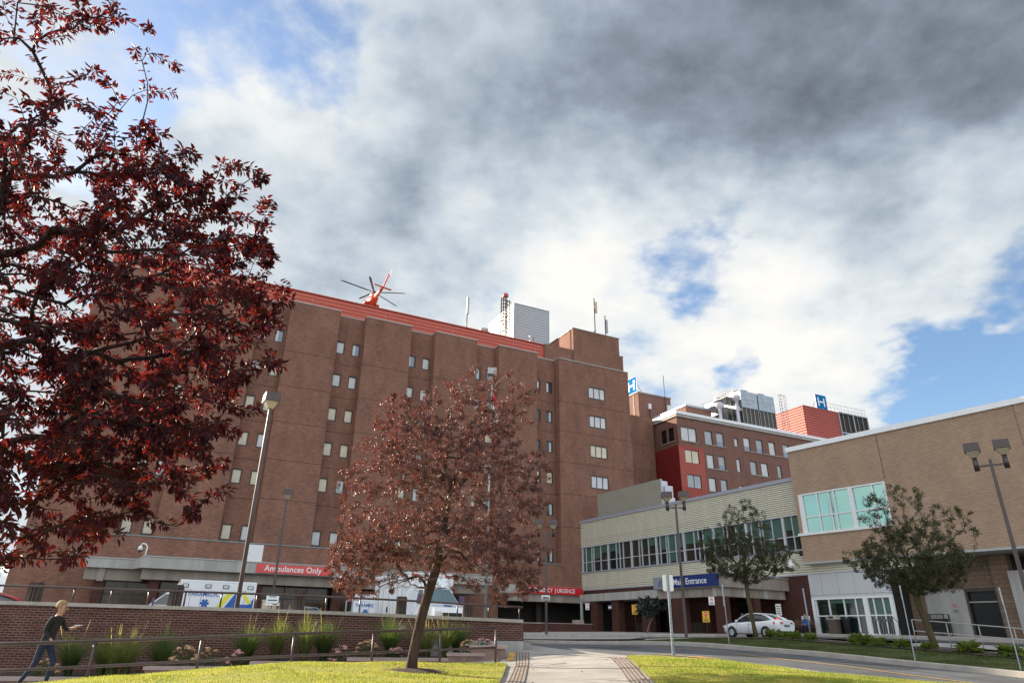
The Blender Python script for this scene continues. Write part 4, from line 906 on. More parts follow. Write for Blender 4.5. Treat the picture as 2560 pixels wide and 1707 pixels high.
def hsign(name, loc, ang, w, h, label, yaw_side=False):
    o = thing(name, label, 'sign', loc, ang)
    mb = MB(); mb.box(0, 0, 0, w, .2, h); mb.build('board', 'sign_h', o)
    mb = MB(); mb.box(-.04, -.01, -.02, 0, .21, h + .02); mb.box(w, -.01, -.02, w + .04, .21, h + .02); mb.box(0, -.01, -.04, w, .21, 0); mb.box(0, -.01, h, w, .21, h + .04); mb.build('frame', 'white', o)
    mb = MB(); cx, cz = w / 2, h / 2; t = h * .11; hh = h * .31; hw = w * .26
    mb.box(cx - hw - t / 2, -.03, cz - hh, cx - hw + t / 2, 0, cz + hh); mb.box(cx + hw - t / 2, -.03, cz - hh, cx + hw + t / 2, 0, cz + hh); mb.box(cx - hw, -.029, cz - t / 2, cx + hw, 0, cz + t / 2); mb.build('letter_h', 'letter', o)
    mb = MB(); mb.tube([(w * .2, .2, h * .8), (w * .2, 2.0, -.2)], .05, 4); mb.tube([(w * .8, .2, h * .8), (w * .8, 2.0, -.2)], .05, 4); mb.build('brace', 'frame_d', o)
    return o
p = inframe(OC, CN2, (6.7, 21.3, 41.35)); hsign('hospital_sign', p, CN2 - PI / 2, 3.2, 3.0, 'blue board with a white H on the square brick lift tower')
p = inframe(OC, CN2, (38.9, 6.0, 39.85)); hsign('hospital_sign', p, CN2, 2.85, 2.75, 'blue board with a white H on the red ribbed enclosure')
o = thing('roof_plant_room', 'low brick plant room with a dark flat roof behind the older wing roof edge', 'roof plant room', inframe(OC, CN2, (9.0, 8, 31)), CN2)
mb = MB(); mb.box(0, 0, 0, 5.6, 9, 5.0); mb.box(-6, 6, 0, 0, 9, 4); mb.build('brick_wall', 'brick_old', o); mb = MB(); mb.box(-.15, -.15, 5.0, 5.75, 9.1, 5.3); mb.build('roof_edge', 'coping_b', o)
# cooling towers
def cooling(loc, label):
    o = thing('cooling_tower', label, 'cooling tower', loc, CN2, 'galvanised cooling towers')
    mb = MB(); mb.box(0, 0, 3.0, 3.85, 9, 5.95); mb.box(-.05, -.05, 4.4, 3.9, 9.05, 4.5); mb.box(-.06, -.06, 2.9, 3.91, 9.06, 3.0); mb.build('casing', 'tin', o)
    mb = MB(); mb.box(.1, .1, 0, 3.75, 8.9, 2.95); mb.build('fill_louvre', 'louvre', o)
    mb = MB()
    for k in range(5): mb.box(k * .93, .0, 0, k * .93 + .1, .1, 2.92)
    for k in range(9): mb.box(0, .0 + k * 1.1, 0, .1, .1 + k * 1.1, 2.92)
    mb.build('frame', 'tin', o)
    mb = MB()
    for y in (2.2, 6.6): mb.lathe([(1.7, 5.95), (1.55, 6.1), (1.5, 6.45), (1.55, 6.5)], 20, (1.92, y, 0))
    mb.build('fan_shroud', 'tin', o)
    mb = MB(); mb.box(1.5, -.05, 3.75, 2.3, 0, 4.0); mb.build('hatch', 'coping', o)
    return o
c1_ = cooling(inframe(OC, CN2, (19.85, 6, 34.1)), 'left galvanised cooling tower above the older wing roof')
c2_ = dup(c1_, inframe(OC, CN2, (23.95, 6, 34.1)), label='right galvanised cooling tower beside the caged ladder')
o = thing('access_platform', 'tangle of railings, ladders and ducts left of the cooling towers', 'platform', inframe(OC, CN2, (12.4, 6, 31.2)), CN2)
mb = MB()
for z, x0 in ((5.2, 1.5), (7.2, 4.0)):
    for zz in (0, .5, 1.0): mb.tube([(x0, 0, z + zz), (7.6, 0, z + zz + .3)], .035, 4); mb.tube([(x0, 0, z + zz), (x0, 3.5, z + zz)], .035, 4)
    for k in range(7): x = x0 + (7.6 - x0) * k / 6; mb.tube([(x, 0, z), (x, 0, z + 1.2)], .035, 4)
    mb.box(x0, 0, z - .12, 7.4, 3.5, z)
for x in (3.4, 3.9, 5.0, 6.4): mb.tube([(x, .1, 0), (x, .1, 7.5)], .05, 4)
for k in range(20): mb.tube([(3.4, .1, .4 * k), (3.9, .1, .4 * k)], .03, 4)
for k in range(12): a_ = rnd.uniform(0, 7); mb.tube([(a_, rnd.uniform(0, 3), rnd.uniform(1, 4)), (a_ + rnd.uniform(.5, 2), rnd.uniform(0, 3), rnd.uniform(2, 6))], .04, 4)
mb.build('railing', 'steel', o)
mb = MB()
for x, z in ((1.9, 4.6), (5.9, 6.6)): mb.tube([(x, -.4, 0), (x, -.4, z - .2)], .3, 12); mb.lathe([(.3, z - .2), (.75, z + .3), (.8, z + .7), (.4, z + .95)], 14, (x, -.4, 0))
mb.build('duct', 'pipe', o)
mb = MB()
for k in range(4): mb.lathe([(.05, 0), (.5, .1), (.55, .7), (.35, 1.1), (0, 1.2)], 12, (10.5 + k * 1.6, -2.5, .5))
mb.tube([(8, -3, 1.3), (17, -3, .5)], .16, 8); mb.tube([(8, -2.2, 1.0), (16, -2.2, .4)], .22, 8); mb.build('pipework', 'steel', o)
o = thing('caged_ladder', 'thin caged ladder at the right end of the cooling towers', 'ladder', inframe(OC, CN2, (28.6, 5.5, 32)), CN2)
mb = MB()
for x in (0, .5, 1.2, 1.7): mb.tube([(x, 0, 0), (x, 0, 8.6)], .05, 4)
for k in range(14): z = .5 + k * .6; mb.tube([(1.2, 0, z), (1.7, 0, z)], .035, 4); mb.tube([(0, 0, z), (.25, -.5, z), (.5, 0, z)], .035, 4)
mb.tube([(0, 0, 8.6), (1.7, 0, 8.6)], .05, 4); mb.build('cage', 'steel', o)
# red ribbed enclosure with louvres
o = thing('louvred_enclosure', 'orange red ribbed enclosure with brown louvres on the older wing roof', 'roof enclosure', inframe(OC, CN2, (35.2, 6, 31.2)), CN2)
mb = MB(); z = 0
while z < 8.5: mb.prism([(0, z), (0, z + .3), (.12, z + .38), (.12, z + .5), (10, z + .5), (10, z)], 'x', .12, 9.2); mb.quad((0, .1, z), (0, 10, z), (0, 10, z + .3), (0, .1, z + .3)); mb.quad((0, .1, z + .3), (0, 10, z + .3), (.12, 10, z + .5), (.12, .1, z + .5)); z += .5
mb.box(-.05, -.05, 8.5, 9.2, 10, 8.62); mb.build('ribbed_cladding', 'orange_metal', o)
mb = MB(); mb.box(9.3, .25, 0, 17.4, 10, 8.7)
for k in range(22): mb.prism([(.05, k * .4), (.25, k * .4 + .25), (.25, k * .4 + .3)], 'x', 9.4, 17.3)
mb.build('louvre', 'louvre', o)
mb = MB()
for x in (9.2, 13.2, 17.2): mb.box(x, -.1, 0, x + .25, .15, 8.8)
for z in (4.6, 8.6): mb.box(9.2, -.12, z, 17.45, .14, z + .22)
for x in (10.5, 11.9, 14.5, 15.9): mb.box(x, -.03, 0, x + .08, .1, 8.6)
mb.build('frame', 'tin', o)
mb = MB()
for x in [6.5 + .95 * k for k in range(12)]: mb.tube([(x, 0, 8.7), (x, 0, 10.1)], .035, 4)
for z in (9.4, 10.1): mb.tube([(6.5, 0, z), (17.2, 0, z), (17.2, 8, z)], .035, 4)
mb.build('guard_rail', 'steel', o)
# wall mounted dome cameras
def dome_camera(loc, label, s=1.0, mirror=1):
    o = thing('security_camera', label, 'camera', loc)
    mb = MB(); mb.tube([(0, 0, -.9), (0, 0, -.3), (.05 * mirror, 0, .25), (0.2 * mirror * -1, 0, .55), (-.55 * mirror, 0, .6), (-.7 * mirror, 0, .45)], .06 * s, 8); mb.build('arm', 'white', o)
    mb = MB(); mb.lathe([(.06, .42), (.22, .25), (.25, 0), (.2, -.1)], 16, (-.7 * mirror, 0, 0)); mb.build('housing', 'white', o)
    mb = MB(); mb.lathe([(.19, -.1), (.17, -.22), (.09, -.32), (0, -.36)], 16, (-.7 * mirror, 0, 0)); mb.build('dome', 'glass_car', o)
    return o
dome_camera(inframe(TQ, AN, (-42.0, -6.6, 5.75)), 'white gooseneck dome camera on the corner of the pale canopy', 1.2).scale = (.72, .72, .72)
o = thing('security_camera', 'black armed dome camera hanging from the beige block corner', 'camera', inframe((GX, GY), GN, (-.2, -.1, 6.3)), GN)
mb = MB(); mb.box(-.02, -.05, -.2, .2, .15, .2); mb.tube([(.1, -.05, 0), (-.5, -.1, .1), (-.85, -.1, -.1), (-.85, -.1, -.45)], .06, 8); mb.build('arm', 'black', o)
mb = MB(); mb.lathe([(.07, -.4), (.2, -.75), (.26, -1.0), (.2, -1.15)], 16, (-.85, -.1, 0)); mb.build('housing', 'white', o)
mb = MB(); mb.lathe([(.2, -1.15), (.15, -1.3), (0, -1.38)], 16, (-.85, -.1, 0)); mb.build('dome', 'glass_car', o)

# ------------------------------------------------------------------ retaining wall, planter, rails
def arc(line, step):
    L_ = [Vector(p) for p in line]; out = []
    for a, b in zip(L_, L_[1:]):
        n = max(1, round((b - a).length / step)); out += [a.lerp(b, k / n) for k in range(n)]
    return out + [L_[-1]]
wl = [(-30, 19.6, .74), (-22, 19.9, .72), (-14.6, 20.8, .68), (-11.3, 21.35, .655), (-8, 22.0, .63), (-5.5, 22.55, .60), (-3.0, 23.15, .55), (-1.2, 23.6, .515), (.52, 24.1, .48)]
def wall_at(x):
    for a, b in zip(wl, wl[1:]):
        if a[0] <= x <= b[0]: t = (x - a[0]) / (b[0] - a[0]); return Vector(a).lerp(Vector(b), t)
RW = thing('retaining_wall', 'dark red brick retaining wall with a pale cap behind the grasses', 'wall', (-7, 22.2, -1))
def wl_local(p, dz=0, off=0.0, n=None): return (p[0] + 7 + (n[0] * off if n else 0), p[1] - 22.2 + (n[1] * off if n else 0), p[2] + 1 + dz)
def wallstrip(mb, line, z0f, z1f, o0, o1, m=0):
    rings = []
    for i, p in enumerate(line):
        a = line[max(i - 1, 0)]; b = line[min(i + 1, len(line) - 1)]; t = Vector((b[0] - a[0], b[1] - a[1])).normalized(); n = (-t.y, t.x)
        rings.append([wl_local((p[0], p[1], z0f(p)), 0, o0, n), wl_local((p[0], p[1], z1f(p)), 0, o0, n), wl_local((p[0], p[1], z1f(p)), 0, o1, n), wl_local((p[0], p[1], z0f(p)), 0, o1, n)])
    mb.loft(rings, m, False)
mb = MB(); wallstrip(mb, wl, lambda p: -1.8, lambda p: p[2] - .1, 0, .3); mb.build('brickwork', 'brick_wall', RW)
mb = MB(); wallstrip(mb, wl, lambda p: p[2] - .1, lambda p: p[2], -.05, .36); mb.build('cap', 'kerb', RW)
mb = MB(); wallstrip(mb, [(-2.4, 23.3, 0), (-1.2, 23.6, 0), (.54, 24.11, 0)], lambda p: -.9, lambda p: -.17, -.02, .33); mb.build('footing', 'conc', RW)
mb = MB(); mb.box(7.25, 2.2, .2, 7.55, 27, 1.38); mb.build('return_wall', 'brick_wall', RW)
# upper guard rail standing on the wall
GR = thing('guard_rail', 'brown pipe guard rail along the top of the retaining wall', 'railing', (-7, 22.3, .6))
rail = [(p[0], p[1] + .16, p[2]) for p in wl]
mb = MB(); mb.tube([(p[0] + 7, p[1] - 22.3, p[2] - .6 + .42 - (.03 if p[0] > -2 else 0)) for p in rail], .032, 8); mb.build('rail', 'brown_metal', GR)
for k in range(30):
    x = -14.9 + k * 1.02
    if x > .45: break
    if any(abs(x - c_) < .3 for c_ in (-14.1, -10.2, -6.6, -3.45, -1.3)): continue
    p = wall_at(x); mb = MB(); mb.tube([(x + 7, p.y + .16 - 22.3, p.z - .62), (x + 7, p.y + .16 - 22.3, p.z - .2)], .026, 6); mb.build('post', 'brown_metal', GR)
for i, (x, h) in enumerate(((-14.1, .55), (-10.2, .62), (-6.6, .6), (-3.45, .55), (-1.3, .42))):
    p = wall_at(x); lab = ['stained concrete post on the wall at the left edge above the blond walker', 'stained concrete post hiding the cab of the striped ambulance', 'stained concrete post right of the cream cabinet', 'stained concrete post between the purple tree trunk and the smaller ambulance', 'low stained concrete post right of the white van ambulance'][i]
    o = thing('concrete_post', lab, 'post', (x, p.y + .36, p.z), R(8), 'concrete posts along the retaining wall')
    mb = MB(); mb.box(-.17, .04, -.9, .17, .3, h - .04); mb.box(-.15, .06, h - .04, .15, .28, h); mb.build('shaft', 'conc_dark', o)
    mb = MB(); mb.box(-.06, .0, -.4, -.03, .04, h - .1); mb.box(.03, .0, -.4, .06, .04, h - .1); mb.build('bracket', 'brown_metal', o)
# lower handrail along the ramp
def rb(x): return np.interp(x, [-20, -13, -8.7, -5.6, -.3], [10.7, 13.6, 15.8, 17.75, 20.0]), np.interp(x, [-20, -13, -8.7, -5.6, -.3], [-1.6, -1.38, -1.17, -.99, -.74])
HR = thing('handrail', 'two bar brown handrail sloping down the ramp behind the lawn', 'railing', (-5, 18, -1))
for h, r_, nm in ((.92, .036, 'top_rail'), (.43, .03, 'lower_rail')):
    mb = MB(); mb.tube([(x + 5, rb(x)[0] - 18, rb(x)[1] + 1 + h) for x in (-19, -13, -11, -8.7, -7, -5.6, -3, -.3)], r_, 8); mb.build(nm, 'brown_metal', HR)
for x in (-.3, -1.75, -3.4, -5.2, -7.0, -8.8, -10.6, -12.4, -14.2):
    y, z = rb(x); mb = MB(); mb.tube([(x + 5, y - 18, z + .85), (x + 5, y - 18, z + 1.92)], .034, 8); mb.box(x + 4.9, y - 18.1, z + .98, x + 5.1, y - 17.9, z + 1.03); mb.build('post', 'brown_metal', HR)
# stepped planter of concrete blocks
PLN = thing('planter', 'stepped block planter with pinkish caps in front of the retaining wall', 'planter', (-6, 20, -1.2))
def pf(x): return np.interp(x, [-20, -12.7, -9.2, -5.5, -3, 0], [16.6, 18.3, 19.0, 20.0, 20.8, 21.9])
segs = [(-20, -13.5, -1.28), (-13.5, -9.2, -1.13), (-9.2, -6.75, -.87), (-6.75, -4.35, -.74), (-4.35, -1.7, -.63), (-1.7, -.02, -.49)]
soilpts = []
for a, b, z in segs:
    n = max(2, int((b - a) / .45)); mb = MB(); mc = MB(); st = (b - a) / n
    for k in range(n):
        x0, x1 = a + st * k, a + st * (k + 1) - .012
        p0, p1 = pf(x0), pf(x1)
        mb.add([(x0 + 6, p0 - 20, z - .75 + 1.2), (x1 + 6, p1 - 20, z - .75 + 1.2), (x1 + 6, p1 - 19.75, z - .75 + 1.2), (x0 + 6, p0 - 19.75, z - .75 + 1.2), (x0 + 6, p0 - 20, z - .085 + 1.2), (x1 + 6, p1 - 20, z - .085 + 1.2), (x1 + 6, p1 - 19.75, z - .085 + 1.2), (x0 + 6, p0 - 19.75, z - .085 + 1.2)],
               [(0, 3, 2, 1), (4, 5, 6, 7), (0, 1, 5, 4), (1, 2, 6, 5), (2, 3, 7, 6), (3, 0, 4, 7)])
    p0, p1 = pf(a), pf(b)
    mc.add([(a + 5.97, p0 - 20.05, z - .085 + 1.2), (b + 6.02, p1 - 20.05, z - .085 + 1.2), (b + 6.02, p1 - 19.7, z - .085 + 1.2), (a + 5.97, p0 - 19.7, z - .085 + 1.2), (a + 5.97, p0 - 20.05, z + 1.2), (b + 6.02, p1 - 20.05, z + 1.2), (b + 6.02, p1 - 19.7, z + 1.2), (a + 5.97, p0 - 19.7, z + 1.2)],
           [(0, 3, 2, 1), (4, 5, 6, 7), (0, 1, 5, 4), (1, 2, 6, 5), (2, 3, 7, 6), (3, 0, 4, 7)])
    mb.build('block_course', 'block', PLN); mc.build('cap', 'block_cap', PLN)
mb = MB(); mb.box(4.95, 1.62, .2, 5.97, 2.2, .83); mb.box(4.9, 1.58, .83, 6.02, 2.24, .915, 1); mb.build('end_step', ['block', 'block_cap'], PLN)
mb = MB()
for a, b, z in segs:
    mb.quad((a + 6, pf(a) - 19.8, z - .06 + 1.2), (b + 6, pf(b) - 19.8, z - .06 + 1.2), (b + 6, pf(b) - 16.5, z + .02 + 1.2), (a + 6, pf(a) - 16.5, z + .02 + 1.2))
    mb.quad((b + 6, pf(b) - 19.8, z - .8 + 1.2), (b + 6, pf(b) - 16.5, z - .8 + 1.2), (b + 6, pf(b) - 16.5, z + .02 + 1.2), (b + 6, pf(b) - 19.8, z - .06 + 1.2))
mb.build('soil', 'soil', PLN)
def soilz(x):
    for a, b, z in segs:
        if a <= x <= b: return z - .03
    return -.5

# ------------------------------------------------------------------ lamp posts
def lamp_head(name, parent, x, y, z, s=.62):
    mb = MB(); h = s / 2
    mb.loft([[(x - h * .92, y - h * .92, z + .34), (x + h * .92, y - h * .92, z + .34), (x + h * .92, y + h * .92, z + .34), (x - h * .92, y + h * .92, z + .34)],
             [(x - h, y - h, z + .31), (x + h, y - h, z + .31), (x + h, y + h, z + .31), (x - h, y + h, z + .31)],
             [(x - h * 1.04, y - h * 1.04, z), (x + h * 1.04, y - h * 1.04, z), (x + h * 1.04, y + h * 1.04, z), (x - h * 1.04, y + h * 1.04, z)]], 0, False)
    o = mb.build('lamp_head', 'brown_metal', parent)
    mb = MB(); a, b = h * .88, .1
    mb.loft([[(x - a, y - a, z - .005), (x + a, y - a, z - .005), (x + a, y + a, z - .005), (x - a, y + a, z - .005)], [(x - b, y - b, z - .26), (x + b, y - b, z - .26), (x + b, y + b, z - .26), (x - b, y + b, z - .26)]], 0, False)
    mb.build('lens', 'lamp_glass', o)
def lamp_post(loc, top, label, heads=1, ang=0.0, s=.62, w=.085):
    o = thing('lamp_post', label, 'lamp post', loc, ang, 'brown car park lamp posts')
    hz = top - loc[2]
    mb = MB(); zt = hz - (.6 if heads == 1 else .75)
    mb.loft([[(-w, -w, 0), (w, -w, 0), (w, w, 0), (-w, w, 0)], [(-w * .72, -w * .72, zt), (w * .72, -w * .72, zt), (w * .72, w * .72, zt), (-w * .72, w * .72, zt)]], 0, False)
    mb.box(-w * 1.7, -w * 1.7, 0, w * 1.7, w * 1.7, .06)
    if heads == 2:
        mb.box(-.5, -.04, zt - .28, .5, .04, zt - .2)
    mb.build('pole', 'brown_metal', o)
    if heads == 1: lamp_head('h', o, 0, 0, hz - .35, s)
    else:
        for x in (-.52, .52):
            q = MB(); q.tube([(x, 0, zt - .42), (x, 0, zt + .12)], .1, 12); q.build('sleeve', 'brown_metal', o); lamp_head('h', o, x, 0, hz - .36, s)
    return o
lamp_post((-9.16, 24.4, -.15), 8.35, 'tall single headed lamp post rising just behind the retaining wall', 1, R(30), .55, .07)
lamp_post((-14.6, 44.5, -.15), 8.55, 'smaller looking single headed lamp post in front of the Ambulances Only sign', 1, R(20), .6)
lamp_post((10.5, 42.7, 0.0), 8.5, 'twin headed lamp post crossing the Main Entrance sign', 2, R(-8), .64)
lamp_post((19.95, 27.3, -.55), 7.75, 'twin headed lamp post leaning before the beige brick wall', 2, R(-37), .56, .085)
lamp_post((2.65, 49, 0.0), 7.6, 'faint twin headed lamp post beside the purple tree crown', 2, R(-5), .6)
mb = MB(); mb.box(-.28, -.14, 0, .28, -.1, .34); mb.box(-.26, -.145, .02, .26, -.14, .09, 1); mb.add([(-.24, -.146, .17), (-.1, -.146, .3), (-.1, -.146, .23), (.24, -.146, .23), (.24, -.146, .13), (-.1, -.146, .13), (-.1, -.146, .1)], [(0, 1, 2, 3, 4, 5, 6)], 1)
o = mb.build('direction_sign', ['letter', 'letter_d'], None, (2.6, 49, 2.2), R(5)); tag(o, 'small white direction sign fixed low on the faint lamp post', 'sign')
# flag on a pole behind the purple tree
FP = thing('flagpole', 'pale flagpole with a drooping red and white flag behind the purple tree', 'flagpole', (-1.5, 49, 0))
mb = MB(); mb.tube([(0, 0, 0), (0, 0, 18.7)], [.10, .06], 10); mb.build('pole', 'coping', FP)
mb = MB(); mb.box(-.35, -.35, 18.6, .35, .35, 19.1); mb.build('floodlight', 'coping', FP)
mb = MB(); n = 10
for j, (m_, z0, z1) in enumerate(((0, 17.2, 16.4), (1, 16.4, 14.4), (0, 14.4, 13.6))):
    for i in range(n):
        def F(i_, z): t = i_ / n; return (.1 + .42 * t, .16 * math.sin(t * 9 + z), z - .8 * t)
        mb.quad(F(i, z0), F(i + 1, z0), F(i + 1, z1), F(i, z1), m_)
mb.build('flag', ['sign_red', 'letter'], FP)

# ------------------------------------------------------------------ sign posts
def uchannel(parent, h, m='galv', w=.035):
    mb = MB(); mb.box(-w, -.004, -.15, w, .004, h); mb.box(-w, -.025, -.15, -w + .008, .0, h); mb.box(w - .008, -.025, -.15, w, 0, h)
    for k in range(int(h / .11)): mb.box(-.008, -.007, .1 + k * .11, .008, .0061, .125 + k * .11, 1)
    return mb.build('post', [m, 'frame_d'], parent)
def sign_post(loc, h, w, sh, label, ang=0, faces=('white', 'letter'), tilt=0.0, deco=None, gr='galvanised sign posts'):
    o = thing('sign_post', label, 'sign post', loc, ang, gr); o.rotation_euler[1] = tilt; uchannel(o, h)
    mb = MB(); r_ = .03
    pts = [(-w / 2 + r_, 0), (w / 2 - r_, 0), (w / 2, r_), (w / 2, sh - r_), (w / 2 - r_, sh), (-w / 2 + r_, sh), (-w / 2, sh - r_), (-w / 2, r_)]
    mb.prism([(x, z + h - sh - .0) for x, z in pts], 'y', .006, .012, 0)
    s_ = mb.build('sign_board', faces[0], o)
    if deco: deco(s_, h, sh, w)
    return o
def deco_text(s_, h, sh, w):
    mb = MB()
    for k in range(4): mb.box(-w * .35, .013, h - sh + .06 + k * sh * .2, w * .35, .0145, h - sh + .06 + k * sh * .2 + sh * .07)
    mb.build('lettering', 'letter_d', s_)
sign_post((4.5, 19.9, H(4.5, 19.9)), 2.14, .30, .43, 'white backed sign on a galvanised post at the corner of the sunlit lawn', R(4))
sign_post((9.1, 30.0, H(9.1, 30) + .1), 2.28, .30, .85, 'leaning sign seen edge on between the twin lamp and the slim tree', R(64), tilt=R(-2), deco=deco_text)
sign_post((12.95, 23.4, H(12.95, 23.4) + .1), 2.25, .30, .45, 'edge on sign post in the verge left of the larger pear tree trunk', R(62), tilt=R(1), deco=deco_text)
sign_post((14.5, 20.9, H(14.5, 20.9) + .1), 2.2, .30, .45, 'edge on sign post at the right end of the verge', R(60), tilt=R(1), deco=deco_text)
o = thing('marker_pole', 'thin bare grey pole in front of the seated person', 'pole', (15.85, 38, 0.0)); mb = MB(); mb.tube([(0, 0, -.1), (-.05, 0, 2.55)], .04, 6); mb.build('post', 'galv', o)

def plate(name, loc, ang, w, h, m, label, cat='sign', deco=None, post=False):
    o = thing(name, label, cat, loc, ang); mb = MB(); mb.box(-w / 2, -.02, 0, w / 2, 0, h); b = mb.build('board', m, o)
    if deco: deco(b, w, h)
    if post: mb = MB(); mb.tube([(0, .03, -loc[2] + H(loc[0], loc[1])), (0, .03, h)], .03, 6); mb.build('post', 'frame_d', o)
    return o
def no_smoking(b, w, h):
    mb = MB(); c = (0, h * .68); r_ = w * .3
    for k in range(20):
        a0, a1 = 2 * PI * k / 20, 2 * PI * (k + 1) / 20
        mb.quad(*[(c[0] + q * math.cos(a), -.024, c[1] + q * math.sin(a)) for q, a in ((r_ * .75, a0), (r_, a0), (r_, a1), (r_ * .75, a1))])
    mb.quad((-r_ * .6, -.024, c[1] + r_ * .75), (-r_ * .75, -.024, c[1] + r_ * .55), (r_ * .6, -.024, c[1] - r_ * .75), (r_ * .75, -.024, c[1] - r_ * .55)); mb.build('prohibition_ring', 'sign_red', b)
    mb = MB(); mb.box(-r_ * .5, -.023, c[1] - .02, r_ * .5, -.02, c[1] + .02)
    for k in range(3): mb.box(-w * .36, -.023, h * (.08 + .1 * k), w * .36, -.02, h * (.13 + .1 * k))
    mb.build('lettering', 'letter_d', b)
def stop_deco(b, w, h):
    mb = MB(); c = (0, h * .76); r_ = w * .26
    mb.poly([(c[0] + r_ * math.cos(PI / 8 + k * PI / 4), -.024, c[1] + r_ * math.sin(PI / 8 + k * PI / 4)) for k in range(8)]); mb.build('stop_octagon', 'sign_red2', b)
    mb = MB(); mb.box(-r_ * .6, -.027, c[1] - r_ * .18, r_ * .6, -.0245, c[1] + r_ * .18)
    mb2 = MB(); mb2.lathe([(.001, 0), (r_ * .22, .0), (r_ * .22, .003)], 10, (0, -.024, 0), 0, 'y')
    q = MB(); q.box(-r_ * .3, -.024, h * .36, r_ * .3, -.02, h * .5); q.box(-r_ * .12, -.024, h * .5, r_ * .12, -.02, h * .55)
    for k in range(3): q.box(-w * .38, -.023, h * (.08 + .085 * k), w * .38, -.02, h * (.12 + .085 * k))
    q.build('lettering', 'letter_d', b); mb.build('stop_word', 'letter', b)
def bars(b, w, h):
    mb = MB()
    for k in range(4): mb.box(-w * .36, -.023, h * (.15 + .2 * k), w * .36, -.02, h * (.22 + .2 * k))
    mb.build('lettering', 'letter_d', b)
plate('stop_sign', (14.6, 53, 1.1), BN + R(25), .52, .76, 'sign_yellow', 'yellow stop notice beside the near canopy pillar', deco=stop_deco, post=True)
plate('stop_sign', (11.85, 67, 1.95), BN + R(25), .52, .85, 'sign_yellow', 'yellow stop notice behind the dark leaved sapling', deco=stop_deco, post=True)
plate('no_smoking_sign', (14.95, 52.4, 2.26), BN + R(30), .42, .56, 'letter', 'white no smoking notice at the corner of the entrance canopy', deco=no_smoking)
plate('no_smoking_sign', (8.35, 75, 2.55), BN + R(30), .42, .62, 'letter', 'white notice on the first brick pillar left of the arcade', deco=no_smoking)
o = plate('access_sign', (10.3, 72.2, 2.5), BN + R(30), .42, .46, 'letter_d', 'small black sign with white symbols on the second arcade pillar')
mb = MB(); mb.box(-.14, -.024, .13, -.02, -.02, .33); mb.box(.03, -.024, .13, .15, -.02, .33); mb.build('symbol', 'letter', o.children[0])
for i, (x, z, lab) in enumerate(((5.95, 1.85, 'no smoking notice on the brown block pier by the bicycle rack'), (6.95, 1.85, 'darker no smoking notice at the right edge of the brown block pier'))):
    plate('no_smoking_sign', inframe((GX, GY), GN, (x, 2.25, z)), GN, .42 if i == 0 else .3, .75, 'letter', lab, deco=no_smoking)
plate('no_smoking_sign', inframe((GX, GY), GN, (9.15, 2.5, 1.85)), GN, .4, .7, 'conc', 'pale no smoking notice on the rendered wall left of the dark door', deco=no_smoking)
plate('wall_plaque', inframe((CX, CY), BN, (28.75, -.03, 1.2)), BN, .75, .55, 'letter', 'white plaque on the brick wall above the bench', deco=bars)
o = plate('entrance_marker', inframe((CX, CY), BN, (27.55, -1.6, 1.75)), BN + R(20), .42, .85, 'letter', 'white notice with a blue disc and a white oval below it at the brick wall', deco=bars)
mb = MB(); mb.tube([(0, .05, -1.6), (0, .05, .4)], .03, 6); mb.build('post', 'frame_d', o)
mb = MB(); mb.lathe([(.001, -.03), (.23, -.03), (.23, 0)], 18, (.05, 0, -.28), 0, 'y'); mb.build('disc', 'sign_h', o)
mb = MB(); mb.sphere((.15, 0, -.72), (.19, .05, .3)); mb.build('oval', 'letter', o)
o = thing('parking_sign', 'white printed notice on a post before the striped ambulance end', 'sign', (-13.2, 40.3, 0.9), R(10))
mb = MB(); mb.box(-.34, -.02, .55, .34, .0, 1.0); mb.box(-.38, -.03, .42, .42, 0, .52); mb.build('board', 'letter', o)
mb = MB(); mb.box(-.2, -.024, .85, .2, -.02, .9); mb.box(-.24, -.024, .66, .26, -.02, .72); mb.box(.05, -.034, .45, .3, -.03, .5); mb.build('lettering', 'letter_d', o); mb = MB(); mb.tube([(0, .03, -1.1), (0, .03, 1.0)], .03, 6); mb.build('post', 'frame_d', o)
# cream cabinet, bench, bins, rack, ramp rail
o = thing('utility_cabinet', 'cream twin door cabinet behind the guard rail left of a concrete post', 'cabinet', (-13.6, 41, -.15), R(8))
for x in (-.36, .04): mb = MB(); mb.box(x, 0, .1, x + .34, .4, 1.72); mb.build('door', 'utility', o)
mb = MB(); mb.box(-.38, .04, 0, .4, .5, 1.68); mb.box(-.4, -.02, 1.72, .42, .5, 1.78); mb.build('casing', 'utility', o)
def bench(loc, ang, label):
    o = thing('bench', label, 'bench', loc, ang)
    for k in range(3): mb = MB(); mb.box(-.95, -.15 - .14 * k, .42, .95, -.03 - .14 * k, .46); mb.build('seat_slat', 'wood', o)
    for k in range(4): mb = MB(); mb.box(-.95, -.0 + .02 * k, .55 + .11 * k, .95, .04 + .02 * k, .64 + .11 * k); mb.build('back_slat', 'wood', o)
    for x in (-.85, .85): mb = MB(); mb.box(x - .03, -.45, .0, x + .03, -.4, .62); mb.box(x - .03, .0, 0, x + .03, .06, .95); mb.box(x - .03, -.45, .36, x + .03, .06, .42); mb.box(x - .03, -.45, .6, x + .03, 0.0, .64); mb.build('leg', 'black', o)
    return o
BL = inframe((CX, CY), BN, (28.9, -.6)); bz = H(BL[0], BL[1]) + .13
bench((BL[0], BL[1], bz), BN, 'wooden slatted bench against the brick wall')
o = thing('litter_bin', 'brown square litter bin before the white framed ground floor windows', 'bin', (*inframe((CX, CY), BN, (31.6, -.7))[:2], H(24, 53.3) + .13), BN)
